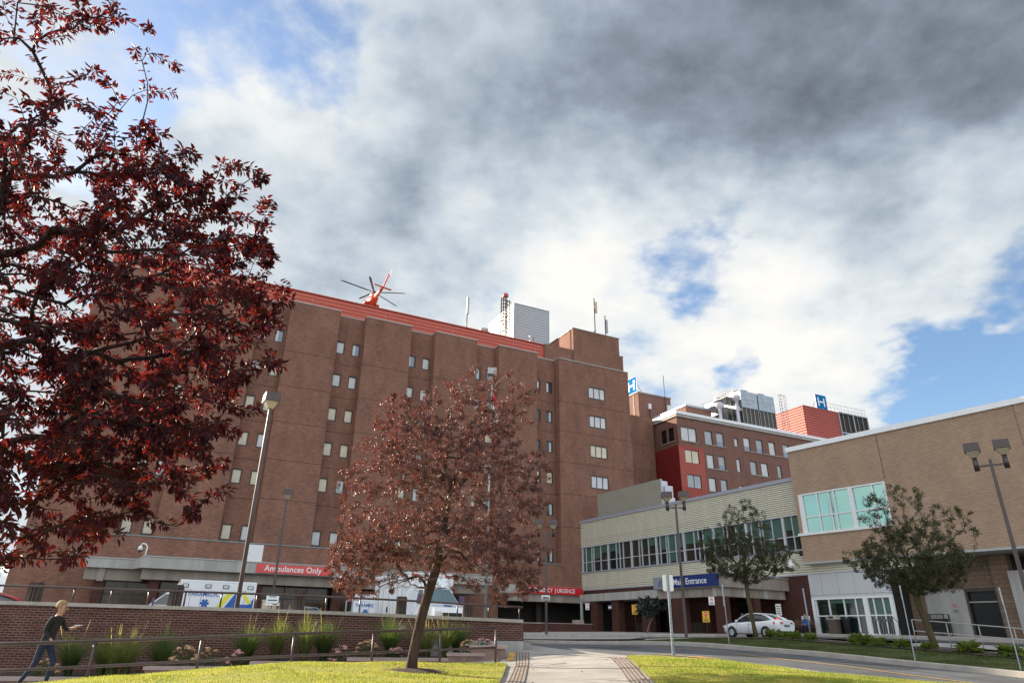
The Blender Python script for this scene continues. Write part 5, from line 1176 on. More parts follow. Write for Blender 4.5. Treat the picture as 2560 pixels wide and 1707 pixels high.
mb = MB(); mb.box(-.32, -.3, 0, .32, .3, 1.0); mb.build('body', 'louvre', o); mb = MB(); mb.box(-.35, -.33, 1.0, .35, .33, 1.3); mb.box(-.2, -.34, 1.06, .2, -.33, 1.2, 1); mb.build('hood', ['conc', 'black'], o)
o = thing('litter_bin', 'black bin standing right behind the brown square bin', 'bin', (*inframe((CX, CY), BN, (32.35, -.35))[:2], H(24, 53.3) + .13), BN); mb = MB(); mb.lathe([(.22, 0), (.28, 1.0), (.3, 1.05), (.24, 1.12), (0, 1.15)], 14); mb.build('body', 'black', o)
o = thing('bicycle_rack', 'black bent tube rack beside the white window frame', 'rack', (*inframe((CX, CY), BN, (35.3, -1.0))[:2], H(26.5, 50) + .1), BN)
for k in range(4): mb = MB(); mb.tube([(k * .35, -.4, 0), (k * .35 - .12, -.3, .8), (k * .35, 0, 1.15), (k * .35 + .12, .3, .8), (k * .35, .4, 0)], .03, 6); mb.build('hoop', 'black', o)
o = thing('shopping_cage', 'black wire cage trolley at the foot of the rendered wall', 'trolley', (*inframe((GX, GY), GN, (8.2, 1.6))[:2], H(29, 50) + .15), GN)
mb = MB()
for x in (-.6, .6):
    for y in (-.4, .4): mb.box(x - .03, y - .03, 0, x + .03, y + .03, 1.35)
for k in range(9): mb.box(-.6 + k * .15, -.41, .2, -.585 + k * .15, -.39, 1.3)
for z in (.2, .6, 1.0, 1.32): mb.box(-.6, -.42, z, .6, -.38, z + .03); mb.box(-.6, .38, z, .6, .42, z + .03)
mb.box(-.55, -.35, .2, .55, .35, 1.05); mb.build('cage', 'black', o)
RR = thing('ramp_rail', 'two bar metal rail along the ramp in front of the dark door', 'railing', (16.8, 31, 0))
A_, B_ = Vector((17.6, 31.4, -.05)), Vector((22.2, 31.4, -.33))
for h in (.95, .5): mb = MB(); q = [A_ + Vector((0, 0, h)), B_ + Vector((0, 0, h)), B_ + Vector((.6, -.1, h - .15))]; mb.tube([(p.x - 16.8, p.y - 31, p.z) for p in q], .025, 8); mb.build('rail', 'steel', RR)
for t in (.0, .32, .62, .95): p = A_.lerp(B_, t); mb = MB(); mb.tube([(p.x - 16.8, p.y - 31, p.z - .1), (p.x - 16.8, p.y - 31, p.z + .95)], .024, 8); mb.build('post', 'steel', RR)
ramp2 = sheet('ramp', [(16.8, 30.6), (24, 30.6), (25.5, 33.5), (22, 38), (17.2, 33.2)], 'conc_fore', .02, 1.2)

# ------------------------------------------------------------------ vehicles
def wheel(parent, x, y, r_, side, spokes=5, w=.2):
    mb = MB(); mb.lathe([(r_ * .62, -w / 2), (r_ * .95, -w / 2), (r_, -w / 3), (r_, w / 3), (r_ * .95, w / 2), (r_ * .62, w / 2)], 24, (x, y, r_), 0, 'y', cap=False); t = mb.build('wheel', 'rubber', parent)
    mb = MB(); yy = side * w * .42; mb.lathe([(0.001, yy), (r_ * .16, yy), (r_ * .18, yy * .8)], 12, (x, y, r_), 0, 'y')
    for k in range(spokes):
        a = 2 * PI * k / spokes; c_, s_ = math.cos(a), math.sin(a); o_ = []
        for q, hw in ((r_ * .1, .03), (r_ * .66, .042)): o_ += [(x + q * c_ - hw * s_, y + yy, r_ + q * s_ + hw * c_), (x + q * c_ + hw * s_, y + yy, r_ + q * s_ - hw * c_)]
        mb.quad(o_[0], o_[1], o_[3], o_[2])
    mb.lathe([(r_ * .6, 0), (r_ * .66, yy), (r_ * .58, yy * .98)], 24, (x, y, r_), 0, 'y', cap=False); mb.build('rim', 'chrome', t)
    mb = MB(); mb.lathe([(0.001, side * w * .1), (r_ * .62, side * w * .1), (r_ * .62, side * w * .02)], 20, (x, y, r_), 0, 'y'); mb.build('brake_disc', 'black', t)
def ambulance(loc, ang, label, livery=True, word=True, tx=-1.4):
    o = thing('ambulance', label, 'ambulance', loc, ang, 'white and blue ambulances')
    # box body x -4.3..0, cab x 0..2.35
    mb = MB(); b_ = .05
    mb.prism([(-1.2, .45), (1.2, .45), (1.2, 2.72), (1.2 - b_, 2.78), (-1.2 + b_, 2.78), (-1.2, 2.72)], 'x', -4.3, 0); mb.build('box_body', 'paint_white', o)
    mb = MB()
    for y in (-1.21, 1.21):
        for z in (.5, 2.7): mb.box(-4.28, y - .008, z, -.02, y + .008, z + .05)
        for x in (-4.28, -.06): mb.box(x, y - .008, .5, x + .04, y + .008, 2.72)
    mb.build('edge_trim', 'coping_w', o)
    pr = [(-.05, .45, .98), (2.2, .42, .92), (2.42, .55, .88), (2.42, .95, .88), (2.3, 1.16, .86), (1.45, 1.32, .86), (.62, 2.05, .70), (-.05, 2.12, .70)]
    n = len(pr); mb = MB(); vs = [(x, -w, z) for x, z, w in pr] + [(x, w, z) for x, z, w in pr]
    mb.add(vs, [tuple(range(n)), tuple(range(2 * n - 1, n - 1, -1))] + [(i, n + i, n + (i + 1) % n, (i + 1) % n) for i in range(n)]); mb.build('cab', 'paint_white', o)
    mb = MB(); mb.prism([(-.02, 2.1), (.35, 2.12), (.12, 2.55), (-.02, 2.6)], 'y', -.8, .8); mb.build('cab_fairing', 'paint_white', o)
    mb = MB(); mb.add([(1.415, -.8, 1.36), (1.415, .8, 1.36), (.685, .66, 2.01), (.685, -.66, 2.01)], [(0, 1, 2, 3)]); mb.v = [(x + .02, y, z + .02) for x, y, z in mb.v]; mb.build('windscreen', 'glass_wind', o)
    for s_ in (-1, 1):
        mb = MB(); mb.add([(1.28, s_ * .868, 1.38), (.28, s_ * .868, 1.38), (.28, s_ * .735, 1.96), (.66, s_ * .735, 1.96)], [(0, 1, 2, 3)]); mb.v = [(x, y + s_ * .006, z) for x, y, z in mb.v]; mb.build('side_window', 'glass_car', o)
        mb = MB(); mb.box(1.18, s_ * .95, 1.3, 1.3, s_ * 1.2, 1.72); mb.tube([(1.2, s_ * .86, 1.42), (1.22, s_ * 1.0, 1.45)], .03, 6); mb.build('mirror', 'purple', o)
        mb = MB(); mb.box(2.36, s_ * .55, .78, 2.44, s_ * .84, .98); mb.build('headlight', 'lens', o)
        for x in (1.55, -2.75): wheel(o, x, s_ * .95, .39, s_, 8, .24)
        mb = MB(); mb.lathe([(.0, s_ * .0), (.47, s_ * .0), (.47, s_ * .02)], 20, (-2.75, s_ * 1.19, .42), 0, 'y'); mb.build('wheel_arch', 'black', o)
        mb = MB(); mb.lathe([(.0, s_ * .0), (.44, s_ * .0), (.44, s_ * .02)], 20, (1.55, s_ * .90, .42), 0, 'y'); mb.build('wheel_arch', 'black', o)
        # square perimeter lamps
        for x in (-3.95, -2.55, -1.55, -.3):
            mb = MB(); mb.box(x - .17, s_ * 1.2, 2.35, x + .17, s_ * 1.235, 2.56, 1); mb.box(x - .13, s_ * 1.235, 2.38, x + .13, s_ * 1.245, 2.53, 0); mb.build('side_light', ['lens', 'rubber'], o)
        mb = MB()
        for x in (-3.7, -3.1, -2.35, -1.25, -.65): mb.box(x - .008, s_ * 1.2, .62, x + .008, s_ * 1.207, 2.25)
        for x in (-3.75, -.6): mb.box(x, s_ * 1.2, 2.24, x + .4, s_ * 1.207, 2.256)
        mb.build('door_gap', 'frame_d', o)
        mb = MB(); mb.box(-.95, s_ * 1.2, 1.0, -.85, s_ * 1.23, 1.25); mb.box(-2.5, s_ * 1.2, 1.0, -2.4, s_ * 1.23, 1.25); mb.build('door_handle', 'black', o)
        if word:
            fx = (lambda t: t) ; r_ = (1, 0, 0) if s_ < 0 else (-1, 0, 0)
            cx = tx
            text_part('PARAMEDIC', .34, 'livery_blue', o, (cx, s_ * 1.212, 2.0), r_, bold=.012, sx=.95)
            mb = MB()
            for k in range(3):
                a = k * PI / 3; c_, sn = math.cos(a), math.sin(a); hl, hw = .24, .07
                mb.poly([(cx - .1 + c_ * u - sn * v, s_ * (1.209 + k * .001), 1.5 + sn * u + c_ * v) for u, v in ((-hl, -hw), (hl, -hw), (hl, hw), (-hl, hw))])
            mb.build('medical_star', 'livery_blue', o)
        if livery:
            mb = MB(); bm_ = MB()
            def stripe_(M_, pts, e): M_.poly([(x, s_ * (1.2065 + e), z) for x, z in pts])
            stripe_(mb, [(-2.75, .5), (-2.45, .5), (-2.45 - 1.15, 2.25), (-3.9, 2.25)][::1] and [(-1.95, .5), (-1.65, .5), (-2.75, 2.2), (-3.05, 2.2)], .0005)
            stripe_(bm_, [(-2.5, .5), (-2.1, .5), (-3.2, 2.2), (-3.65, 2.2)], .001)
            stripe_(bm_, [(-4.25, .6), (-4.0, .5), (-3.3, .5), (-4.25, 1.9)][::1], .0012)
            stripe_(bm_, [(-3.0, 1.2), (-4.25, 1.2), (-4.25, 1.5), (-3.1, 1.5)], .0014)
            stripe_(mb, [(-3.1, .5), (-2.75, .5), (-3.1, 1.1), (-3.4, 1.1)], .0016)
            stripe_(mb, [(-3.65, 2.2), (-3.4, 2.2), (-3.9, 1.55), (-4.15, 1.55)][::1], .0016)
            mb.build('livery_stripe', 'livery_yellow', o); bm_.build('livery_stripe', 'livery_blue', o)
    mb = MB(); mb.box(2.42, -.5, .58, 2.45, .5, .93); mb.build('grille', 'black', o)
    mb = MB(); mb.box(2.35, -.95, .42, 2.55, .95, .56); mb.build('bumper', 'black', o)
    mb = MB()
    for k in range(3):
        a = k * PI / 3 + PI / 2; c_, sn = math.cos(a), math.sin(a)
        mb.poly([(1.95 - .16 * (c_ * u - sn * v) * 0 - (sn * u + c_ * v) * .95, (c_ * u - sn * v), 1.245 + (sn * u + c_ * v) * .18 + .012 + k * .001) for u, v in ((-.24, -.07), (.24, -.07), (.24, .07), (-.24, .07))])
    mb.build('medical_star', 'livery_blue', o)
    for y in (-.9, -.45, 0, .45, .9): mb = MB(); mb.box(.0, y - .16, 2.6, .06, y + .16, 2.72); mb.build('roof_light', 'lamp_red' if abs(y) > .5 else 'lens', o)
    for y in (-1.0, 1.0): mb = MB(); mb.box(-4.36, y - .12, 1.0, -4.3, y + .12, 1.3); mb.build('tail_light', 'lamp_red', o)
    mb = MB(); mb.box(-4.34, -.02, .6, -4.3, .02, 2.5); mb.box(-4.33, -.7, 1.6, -4.3, -.1, 2.3, 1); mb.box(-4.33, .1, 1.6, -4.3, .7, 2.3, 1); mb.build('rear_door', ['frame_d', 'glass_car'], o)
    return o
ca, sa = math.cos(AN), math.sin(AN)
# parked side on, cab to the left
ambulance((-19.35 + 1.2 * -sa * -1 * 0 - .54, 42.1 + 1.07, -.05), AN + PI, 'white ambulance with blue and yellow stripes seen side on beneath the canopy')
ambulance((-3.75, 34.7, -.05), BN, 'white ambulance facing right with its windscreen behind the purple tree trunk', livery=False, word=False)
ambulance((-8.3, 57.2, -.1), AN, 'low set white ambulance further back, left of the facing ambulance', livery=False, tx=-3.25)

def sedan(loc, ang, label, paint, braking=False, hatch=False):
    o = thing('parked_car', label, 'car', loc, ang)
    st = [(2.28, .50, .36, .60, .66), (2.22, .68, .28, .62, .72), (2.05, .82, .22, .66, .79), (1.6, .88, .2, .72, .88), (1.0, .895, .2, .78, .95), (.2, .9, .2, .82, .955), (-.8, .9, .2, .86, .965), (-1.5, .895, .22, .90, 1.03), (-1.95, .87, .26, .92, 1.07), (-2.15, .83, .32, .90, 1.05), (-2.27, .74, .42, .86, .98)]
    rings = []
    for x, w, zb, zm, zt in st:
        h = [(0, zb), (w * .8, zb), (w * .96, zb + .1), (w, zm - .18), (w, zm), (w * .95, zm + (zt - zm) * .6), (w * .8, zt), (w * .4, zt + .015), (0, zt + .02)]
        rings.append([(x, y, z) for y, z in h] + [(x, -y, z) for y, z in h[-2:0:-1]])
    mb = MB(); mb.loft(rings); mb.build('body', paint, o)
    g = [(1.12, .955, .72), (.75, 1.18, .70), (.25, 1.41, .60), (-.3, 1.455, .60), (-.8, 1.42, .58), (-1.3, 1.27, .60), (-1.75, 1.07, .66)]
    rings = []
    for x, zt, w in g:
        zb = .93; h = [(w + .14 if zt > 1.1 else w + .05, zb), (w + .02 if zt > 1.2 else w, zb + (zt - zb) * .75), (w - .12, zt - .01), (0, zt + .012)]
        rings.append([(x, y, z) for y, z in h] + [(x, -y, z) for y, z in h[-2::-1]])
    mb = MB(); mb.loft(rings); mb.build('window_glass', 'glass_car', o)
    rf = [(.28, 1.425, .52), (-.3, 1.475, .535), (-.85, 1.425, .52)]; rings = []
    for x, z, w in rf: rings.append([(x, -w - .05, z - .05), (x, -w, z), (x, 0, z + .015), (x, w, z), (x, w + .05, z - .05), (x, w, z - .035), (x, 0, z - .02), (x, -w, z - .035)])
    mb = MB(); mb.loft(rings); mb.build('roof', paint, o)
    for s_ in (-1, 1):
        mb = MB(); mb.tube([(1.1, s_ * .79, .95), (.72, s_ * .70, 1.2), (.27, s_ * .56, 1.41), (-.3, s_ * .575, 1.45), (-.83, s_ * .56, 1.41)], .032, 6)
        mb.tube([(-.83, s_ * .55, 1.41), (-1.3, s_ * .56, 1.27), (-1.8, s_ * .64, 1.05)], [.04, .07, .09], 6); mb.tube([(-.25, s_ * .74, .95), (-.3, s_ * .60, 1.44)], .03, 6); mb.build('pillar', paint, o)
        for x in (1.38, -1.32):
            mb = MB(); mb.lathe([(0.001, s_ * .003), (.37, s_ * .003), (.37, -s_ * .05)], 24, (x, s_ * .897, .33), 0, 'y'); mb.build('wheel_arch', 'black', o); wheel(o, x, s_ * .83, .325, s_, 10, .22)
        mb = MB(); mb.sphere((.85, s_ * .98, 1.0), (.09, .11, .07)); mb.build('mirror', paint, o)
        mb = MB(); mb.box(-.02, s_ * .899, .3, -.008, s_ * .905, .92); mb.box(-.18, s_ * .9, .8, -.04, s_ * .915, .825); mb.box(.95, s_ * .893, .3, .96, s_ * .9, .9); mb.build('door_gap', 'frame_d', o)
        mb = MB(); mb.loft([[(-1.95, s_ * .89, .80), (-1.95, s_ * .885, .95), (-1.95, s_ * .86, .95), (-1.95, s_ * .86, .80)], [(-2.17, s_ * .82, .80), (-2.17, s_ * .80, .95), (-2.14, s_ * .76, .95), (-2.14, s_ * .76, .80)], [(-2.30, s_ * .55, .82), (-2.28, s_ * .55, .92), (-2.22, s_ * .55, .92), (-2.22, s_ * .55, .82)], [(-2.31, s_ * .35, .85), (-2.29, s_ * .35, .9), (-2.25, s_ * .35, .9), (-2.25, s_ * .35, .85)]], 0, False); mb.build('tail_light', 'lamp_red', o)
        mb = MB(); mb.sphere((2.12, s_ * .68, .66), (.14, .16, .07)); mb.build('headlight', 'lens', o)
    mb = MB(); mb.box(-2.30, -.24, .66, -2.27, .24, .78); pl_ = mb.build('number_plate', 'letter_d', o); mb = MB(); mb.box(-2.304, -.2, .685, -2.3, .2, .755); mb.build('plate_face', 'sign_grey', pl_)
    mb = MB(); mb.box(-2.27, -.7, .24, -2.2, .7, .40); mb.build('rear_valance', 'black', o)
    if braking: mb = MB(); mb.box(-1.66, -.14, 1.12, -1.6, .14, 1.16); mb.build('brake_light', 'lamp_on', o)
    return o
sedan((16.3, 47.2, H(16.3, 47.2) - .02), R(121.2), 'white saloon car seen from behind at the main entrance drop-off', 'paint_car', True)
sedan((-21.9, 29.6, -.15), AN + PI, 'red car cut off by the left edge behind the retaining wall', 'paint_red')
sedan((-11.6, 41.5, -.15), BN, 'blue grey car whose roof shows behind the wall right of a concrete post', 'paint_sil')

# ------------------------------------------------------------------ helicopter above the roof
HE = thing('helicopter', 'orange helicopter hovering tail on above the red parapet', 'helicopter', (0, 0, 0))
hp = (fw * F_PX + rt * (930 - 1280) - up * (748 - 853.5)).normalized(); hl = 118.0 / hp.y * 1.0
HE.location = (hp.x * hl, hp.y * hl, hp.z * hl)
HE.rotation_euler = (R(8), R(-7), R(90 + 27))
def ring(x, w, zb, zt, n=14, zc=None):
    zc = (zb + zt) / 2; return [(x, w * math.cos(2 * PI * k / n), zc + (zt - zb) / 2 * math.sin(2 * PI * k / n)) for k in range(n)]
mb = MB(); mb.loft([ring(5.2, .05, -1.35, -1.2), ring(4.8, .5, -1.7, -.8), ring(3.8, .95, -2.0, -.2), ring(2.4, 1.12, -2.1, .15), ring(.5, 1.15, -2.1, .55), ring(-1.2, 1.05, -2.0, .55), ring(-2.4, .75, -1.6, .4), ring(-3.6, .42, -1.0, .25)]); mb.build('fuselage', 'heli', HE)
mb = MB(); mb.loft([ring(-3.4, .46, -1.05, .28), ring(-5.5, .3, -.55, .2), ring(-7.6, .2, -.2, .25)]); mb.build('tail_boom', 'heli', HE)
mb = MB(); mb.prism([(-7.2, -.1), (-7.9, -.1), (-9.3, 2.0), (-9.2, 2.3), (-8.6, 2.3)], 'y', -.1, .1); mb.build('tail_fin', 'heli', HE)
mb = MB(); mb.prism([(-7.0, -1.55), (-7.5, -1.7), (-7.7, -1.7), (-7.5, 1.7), (-7.4, 1.7), (-7.0, 1.55)], 'z', .12, .2); mb.build('stabiliser', 'heli', HE)
mb = MB(); mb.loft([ring(2.2, .2, .3, .5), ring(1.4, .6, .2, 1.0), ring(-.8, .65, .2, 1.05), ring(-2.2, .3, .2, .7)]); mb.build('engine_cowling', 'heli', HE)
mb = MB(); mb.lathe([(.14, .9), (.14, 1.5), (.34, 1.55), (.3, 1.75), (0, 1.8)], 12); mb.build('rotor_hub', 'black', HE)
for a in (12, 84, 156, 228, 300):
    c_, s_ = math.cos(R(a)), math.sin(R(a)); q = []
    for u, v, z in ((.3, -.07, 1.62), (.3, .07, 1.62), (1.6, .19, 1.64), (6.2, .2, 1.8), (6.9, .05, 1.78), (6.9, -.02, 1.78), (6.2, -.2, 1.76), (1.6, -.19, 1.6)): q.append((u * c_ - v * s_, u * s_ + v * c_, z))
    mb = MB(); n = 8; mb.add(q + [(x, y, z - .05) for x, y, z in q], [tuple(range(n)), tuple(range(2 * n - 1, n - 1, -1))] + [(i, (i + 1) % n, n + (i + 1) % n, n + i) for i in range(n)]); mb.build('rotor_blade', 'blade', HE)
for a in (20, 110, 200, 290):
    c_, s_ = math.cos(R(a)), math.sin(R(a)); mb = MB(); mb.add([(-9.1 + u * c_ - v * s_, -.35 + w_, 2.1 + u * s_ + v * c_) for w_ in (0, .03) for u, v in ((.05, -.05), (1.2, -.09), (1.2, .09), (.05, .05))], [(0, 1, 2, 3), (7, 6, 5, 4), (0, 4, 5, 1), (1, 5, 6, 2), (2, 6, 7, 3), (3, 7, 4, 0)]); mb.build('tail_rotor_blade', 'letter', HE)
mb = MB(); mb.tube([(-9.1, -.1, 2.1), (-9.1, -.45, 2.1)], .1, 8); mb.build('tail_hub', 'black', HE)
for s_ in (-1, 1):
    mb = MB(); mb.sphere((-.9, s_ * 1.15, -1.55), (1.2, .45, .35)); mb.build('sponson', 'heli', HE)
    mb = MB(); mb.tube([(-.9, s_ * 1.3, -1.7), (-.9, s_ * 1.4, -2.3)], .07, 6); mb.lathe([(0.001, -.1), (.28, -.1), (.28, .1), (.001, .1)], 14, (-.9, s_ * 1.45, -2.35), 0, 'y'); mb.build('landing_wheel', 'rubber', HE)
    mb = MB(); mb.box(1.2, s_ * 1.12, -.7, 2.6, s_ * 1.17, -.1); mb.build('cabin_window', 'glass_car', HE)

# ------------------------------------------------------------------ people (one skinned surface each)
def skin(name, J, E_, mats, matf, parent, sub=2):
    """J: {name: (x,y,z,r)}; E_: list of joint pairs; grows one continuous surface"""
    ks = list(J); me = bpy.data.meshes.new(name); me.from_pydata([J[k][:3] for k in ks], [(ks.index(a), ks.index(b)) for a, b in E_], [])
    ob = bpy.data.objects.new(name, me); COL.objects.link(ob)
    m1 = ob.modifiers.new('skin', 'SKIN'); m1.use_smooth_shade = True; m2 = ob.modifiers.new('sub', 'SUBSURF'); m2.levels = sub; m2.render_levels = sub
    for i, k in enumerate(ks):
        sv = me.skin_vertices[0].data[i]; r_ = J[k][3]; sv.radius = (r_, r_) if not isinstance(r_, tuple) else r_; sv.use_root = (i == 0)
    dg = bpy.context.evaluated_depsgraph_get(); nm = bpy.data.meshes.new_from_object(ob.evaluated_get(dg)); bpy.data.objects.remove(ob)
    nm.materials.clear()
    for m in mats: nm.materials.append(MT[m])
    for p in nm.polygons: p.material_index = matf(p.center); p.use_smooth = True
    o2 = bpy.data.objects.new(name, nm); COL.objects.link(o2); o2.parent = parent; return o2
def hand(J, E_, wrist, d, side, pre, curl=.3, s=1.0):
    """palm and five separate fingers from a wrist joint, pointing along d"""
    d = Vector(d).normalized(); w = Vector(J[wrist][:3]); sd = Vector(side).normalized(); nrm = d.cross(sd).normalized()
    pm = w + d * .05 * s; J[pre + 'palm'] = (*pm, (.036 * s, .018 * s)); E_.append((wrist, pre + 'palm'))
    for k, (off, ln) in enumerate(((-.03, .072), (-.01, .08), (.01, .076), (.03, .062))):
        a = pm + d * .045 * s + sd * off * s; b = a + (d * .55 + nrm * curl * .4) * ln * .55 * s; c = b + (d * (1 - curl) + nrm * curl) * ln * .5 * s
        for n_, p, r_ in (('a', a, .0095), ('b', b, .0085), ('c', c, .007)): J[f'{pre}f{k}{n_}'] = (*p, r_ * s)
        E_ += [(pre + 'palm', f'{pre}f{k}a'), (f'{pre}f{k}a', f'{pre}f{k}b'), (f'{pre}f{k}b', f'{pre}f{k}c')]
    a = w + d * .03 * s - sd * .04 * s; b = a + (d * .6 - sd * .6 + nrm * curl) * .04 * s
    J[pre + 'ta'] = (*a, .012 * s); J[pre + 'tb'] = (*b, .009 * s); E_ += [(pre + 'palm', pre + 'ta'), (pre + 'ta', pre + 'tb')]
def face(parent, head, fwd, r_=.095, skinm='skin'):
    f = Vector(fwd).normalized(); s_ = Vector((-f.y, f.x, 0)); c = Vector(head)
    mb = MB(); mb.tube([c + f * (r_ * .9) + Vector((0, 0, .01)), c + f * (r_ * 1.22) + Vector((0, 0, -.025)), c + f * (r_ * .95) + Vector((0, 0, -.035))], [.008, .015, .012], 8); mb.build('nose', skinm, parent)
    for k in (-1, 1):
        mb = MB(); mb.sphere(c + f * (r_ * .92) + s_ * .033 * k + Vector((0, 0, .005)), .012, 0, 8, 6); mb.build('eye', 'letter_d', parent)
        mb = MB(); mb.sphere(c + s_ * (r_ * .86) * k + Vector((0, 0, -.01)), (.016, .016, .03), 0, 8, 6); mb.build('ear', skinm, parent)
    mb = MB(); mb.box(-.025, -.006, -.005, .025, .006, .005); ob = mb.build('mouth', 'brick_old', parent); ob.location = c + f * (r_ * .97) + Vector((0, 0, -.055)); ob.rotation_euler[2] = math.atan2(f.y, f.x) + PI / 2
# walking up the ramp: faces right (+x), phone in the far hand, near hand by the rail
px, py = -10.2, 16.35; pz = -1.2
P1 = thing('person', 'person with short blond hair, black top and jeans walking up the ramp holding a phone', 'person', (px, py, pz), 0)
J = {'pelvis': (-.02, 0, .93, (.15, .13)), 'waist': (.02, 0, 1.08, (.125, .10)), 'chest': (.07, 0, 1.28, (.165, .13)), 'neck0': (.10, 0, 1.42, (.085, .07)), 'neck1': (.12, 0, 1.475, .052), 'head0': (.14, 0, 1.555, (.082, .088)), 'head1': (.135, 0, 1.64, (.09, .098)), 'head2': (.125, 0, 1.715, .06),
     'hipL': (0, .09, .86, .088), 'kneeL': (.19, .09, .50, .065), 'ankL': (.13, .09, .11, .045), 'heelL': (.11, .09, .045, .036), 'toeL': (.31, .09, .045, .03),
     'hipR': (-.03, -.09, .86, .088), 'kneeR': (-.08, -.09, .48, .065), 'ankR': (-.3, -.09, .14, .045), 'heelR': (-.34, -.09, .10, .036), 'toeR': (-.19, -.09, .035, .03),
     'shL': (.08, .17, 1.4, .06), 'elL': (.18, .24, 1.16, .042), 'wrL': (.40, .18, 1.2, .027),
     'shR': (.08, -.17, 1.4, .06), 'elR': (.02, -.24, 1.13, .042), 'wrR': (.22, -.26, .96, .027)}
E_ = [('pelvis', 'waist'), ('waist', 'chest'), ('chest', 'neck0'), ('neck0', 'neck1'), ('neck1', 'head0'), ('head0', 'head1'), ('head1', 'head2'), ('pelvis', 'hipL'), ('hipL', 'kneeL'), ('kneeL', 'ankL'), ('ankL', 'heelL'), ('heelL', 'toeL'),
      ('pelvis', 'hipR'), ('hipR', 'kneeR'), ('kneeR', 'ankR'), ('ankR', 'heelR'), ('heelR', 'toeR'), ('chest', 'shL'), ('shL', 'elL'), ('elL', 'wrL'), ('chest', 'shR'), ('shR', 'elR'), ('elR', 'wrR')]
hand(J, E_, 'wrL', (1, -.2, .25), (0, 1, 0), 'L', .5); hand(J, E_, 'wrR', (.7, 0, -.7), (0, 1, 0), 'R', .4)
def mf(c):
    if c.z < .1 : return 3
    if c.z < .97 and not (c.y < -.16 and c.x > .1): return 2
    if c.z > 1.44 or (c.x > .30 and c.z > 1.05) or (c.x > .2 and c.y < -.16 and c.z < .985): return 0
    return 1
skin('body', J, E_, ['skin', 'cloth_b', 'jeans', 'rubber'], mf, P1)
mb = MB()
for k in range(9):
    for j in range(7):
        th = 2 * PI * k / 9; ph = j / 7 * 1.75
        if math.cos(th) > .35 and ph > .75: continue
        d_ = Vector((math.cos(th) * math.sin(ph), math.sin(th) * math.sin(ph), math.cos(ph))); c_ = Vector((.112, 0, 1.635)) + Vector((d_.x * .09, d_.y * .088, d_.z * .105)); mb.sphere(c_, (.04, .036, .04), 0, 7, 5)
mb.build('hair', 'hair_b', P1); face(P1, (.145, 0, 1.61), (1, 0, 0))
mb = MB(); mb.box(.44, .1, 1.245, .58, .2, 1.26); o = mb.build('mobile_phone', 'white', None, (px, py, pz)); tag(o, 'small pale phone in the outstretched hand of the walker', 'phone')

def seated(loc, ang, label, top, legs, hair):
    o = thing('person', label, 'person', loc, ang)
    J = {'pelvis': (0, 0, .53, (.16, .13)), 'waist': (.02, 0, .68, (.14, .11)), 'chest': (.0, 0, .9, (.16, .12)), 'neck0': (.0, 0, 1.06, .075), 'neck1': (.02, 0, 1.13, .05), 'head0': (.04, 0, 1.21, .08), 'head1': (.035, 0, 1.3, .09), 'head2': (.03, 0, 1.36, .05)}
    E_ = [('pelvis', 'waist'), ('waist', 'chest'), ('chest', 'neck0'), ('neck0', 'neck1'), ('neck1', 'head0'), ('head0', 'head1'), ('head1', 'head2')]
    for s_, n_ in ((1, 'L'), (-1, 'R')):
        J.update({'hip' + n_: (.05, s_ * .1, .52, .09), 'knee' + n_: (.44, s_ * .14, .5, .062), 'ank' + n_: (.42, s_ * .14, .1, .042), 'toe' + n_: (.58, s_ * .15, .045, .033), 'sh' + n_: (0, s_ * .18, 1.02, .06), 'el' + n_: (.1, s_ * .24, .78, .044), 'wr' + n_: (.32, s_ * .14, .66, .028)})
        E_ += [('pelvis', 'hip' + n_), ('hip' + n_, 'knee' + n_), ('knee' + n_, 'ank' + n_), ('ank' + n_, 'toe' + n_), ('chest', 'sh' + n_), ('sh' + n_, 'el' + n_), ('el' + n_, 'wr' + n_)]; hand(J, E_, 'wr' + n_, (1, -s_ * .4, -.1), (0, 1, 0), n_, .5)
    skin('body', J, E_, ['skin', top, legs, 'rubber'], lambda c: 3 if c.z < .09 else (2 if c.z < .6 and c.x > -.0 and not (c.z > .58) else (0 if c.z > 1.09 or (c.x > .26 and c.z > .6) else 1)), o)
    mb = MB(); mb.sphere((.02, 0, 1.32), (.098, .092, .085)); mb.build('hair', hair, o); face(o, (.04, 0, 1.26), (1, 0, 0)); return o
bl2 = inframe((CX, CY), BN, (29.3, -.85)); seated((bl2[0], bl2[1], bz - .03), BN - PI / 2, 'person in a blue top and jeans sitting on the bench', 'cloth_blue', 'jeans', 'hair_b')
o = thing('person', 'grey haired person in grey standing behind the white car', 'person', (*inframe((CX, CY), BN, (25.6, -3.6))[:2], .12), BN - PI / 2)
J = {'pelvis': (0, 0, .93, (.16, .13)), 'waist': (0, 0, 1.08, (.14, .11)), 'chest': (0, 0, 1.3, (.17, .12)), 'neck0': (0, 0, 1.46, .07), 'neck1': (.01, 0, 1.53, .05), 'head0': (.02, 0, 1.61, .08), 'head1': (.02, 0, 1.7, .09), 'head2': (.01, 0, 1.76, .05)}
E_ = [('pelvis', 'waist'), ('waist', 'chest'), ('chest', 'neck0'), ('neck0', 'neck1'), ('neck1', 'head0'), ('head0', 'head1'), ('head1', 'head2')]
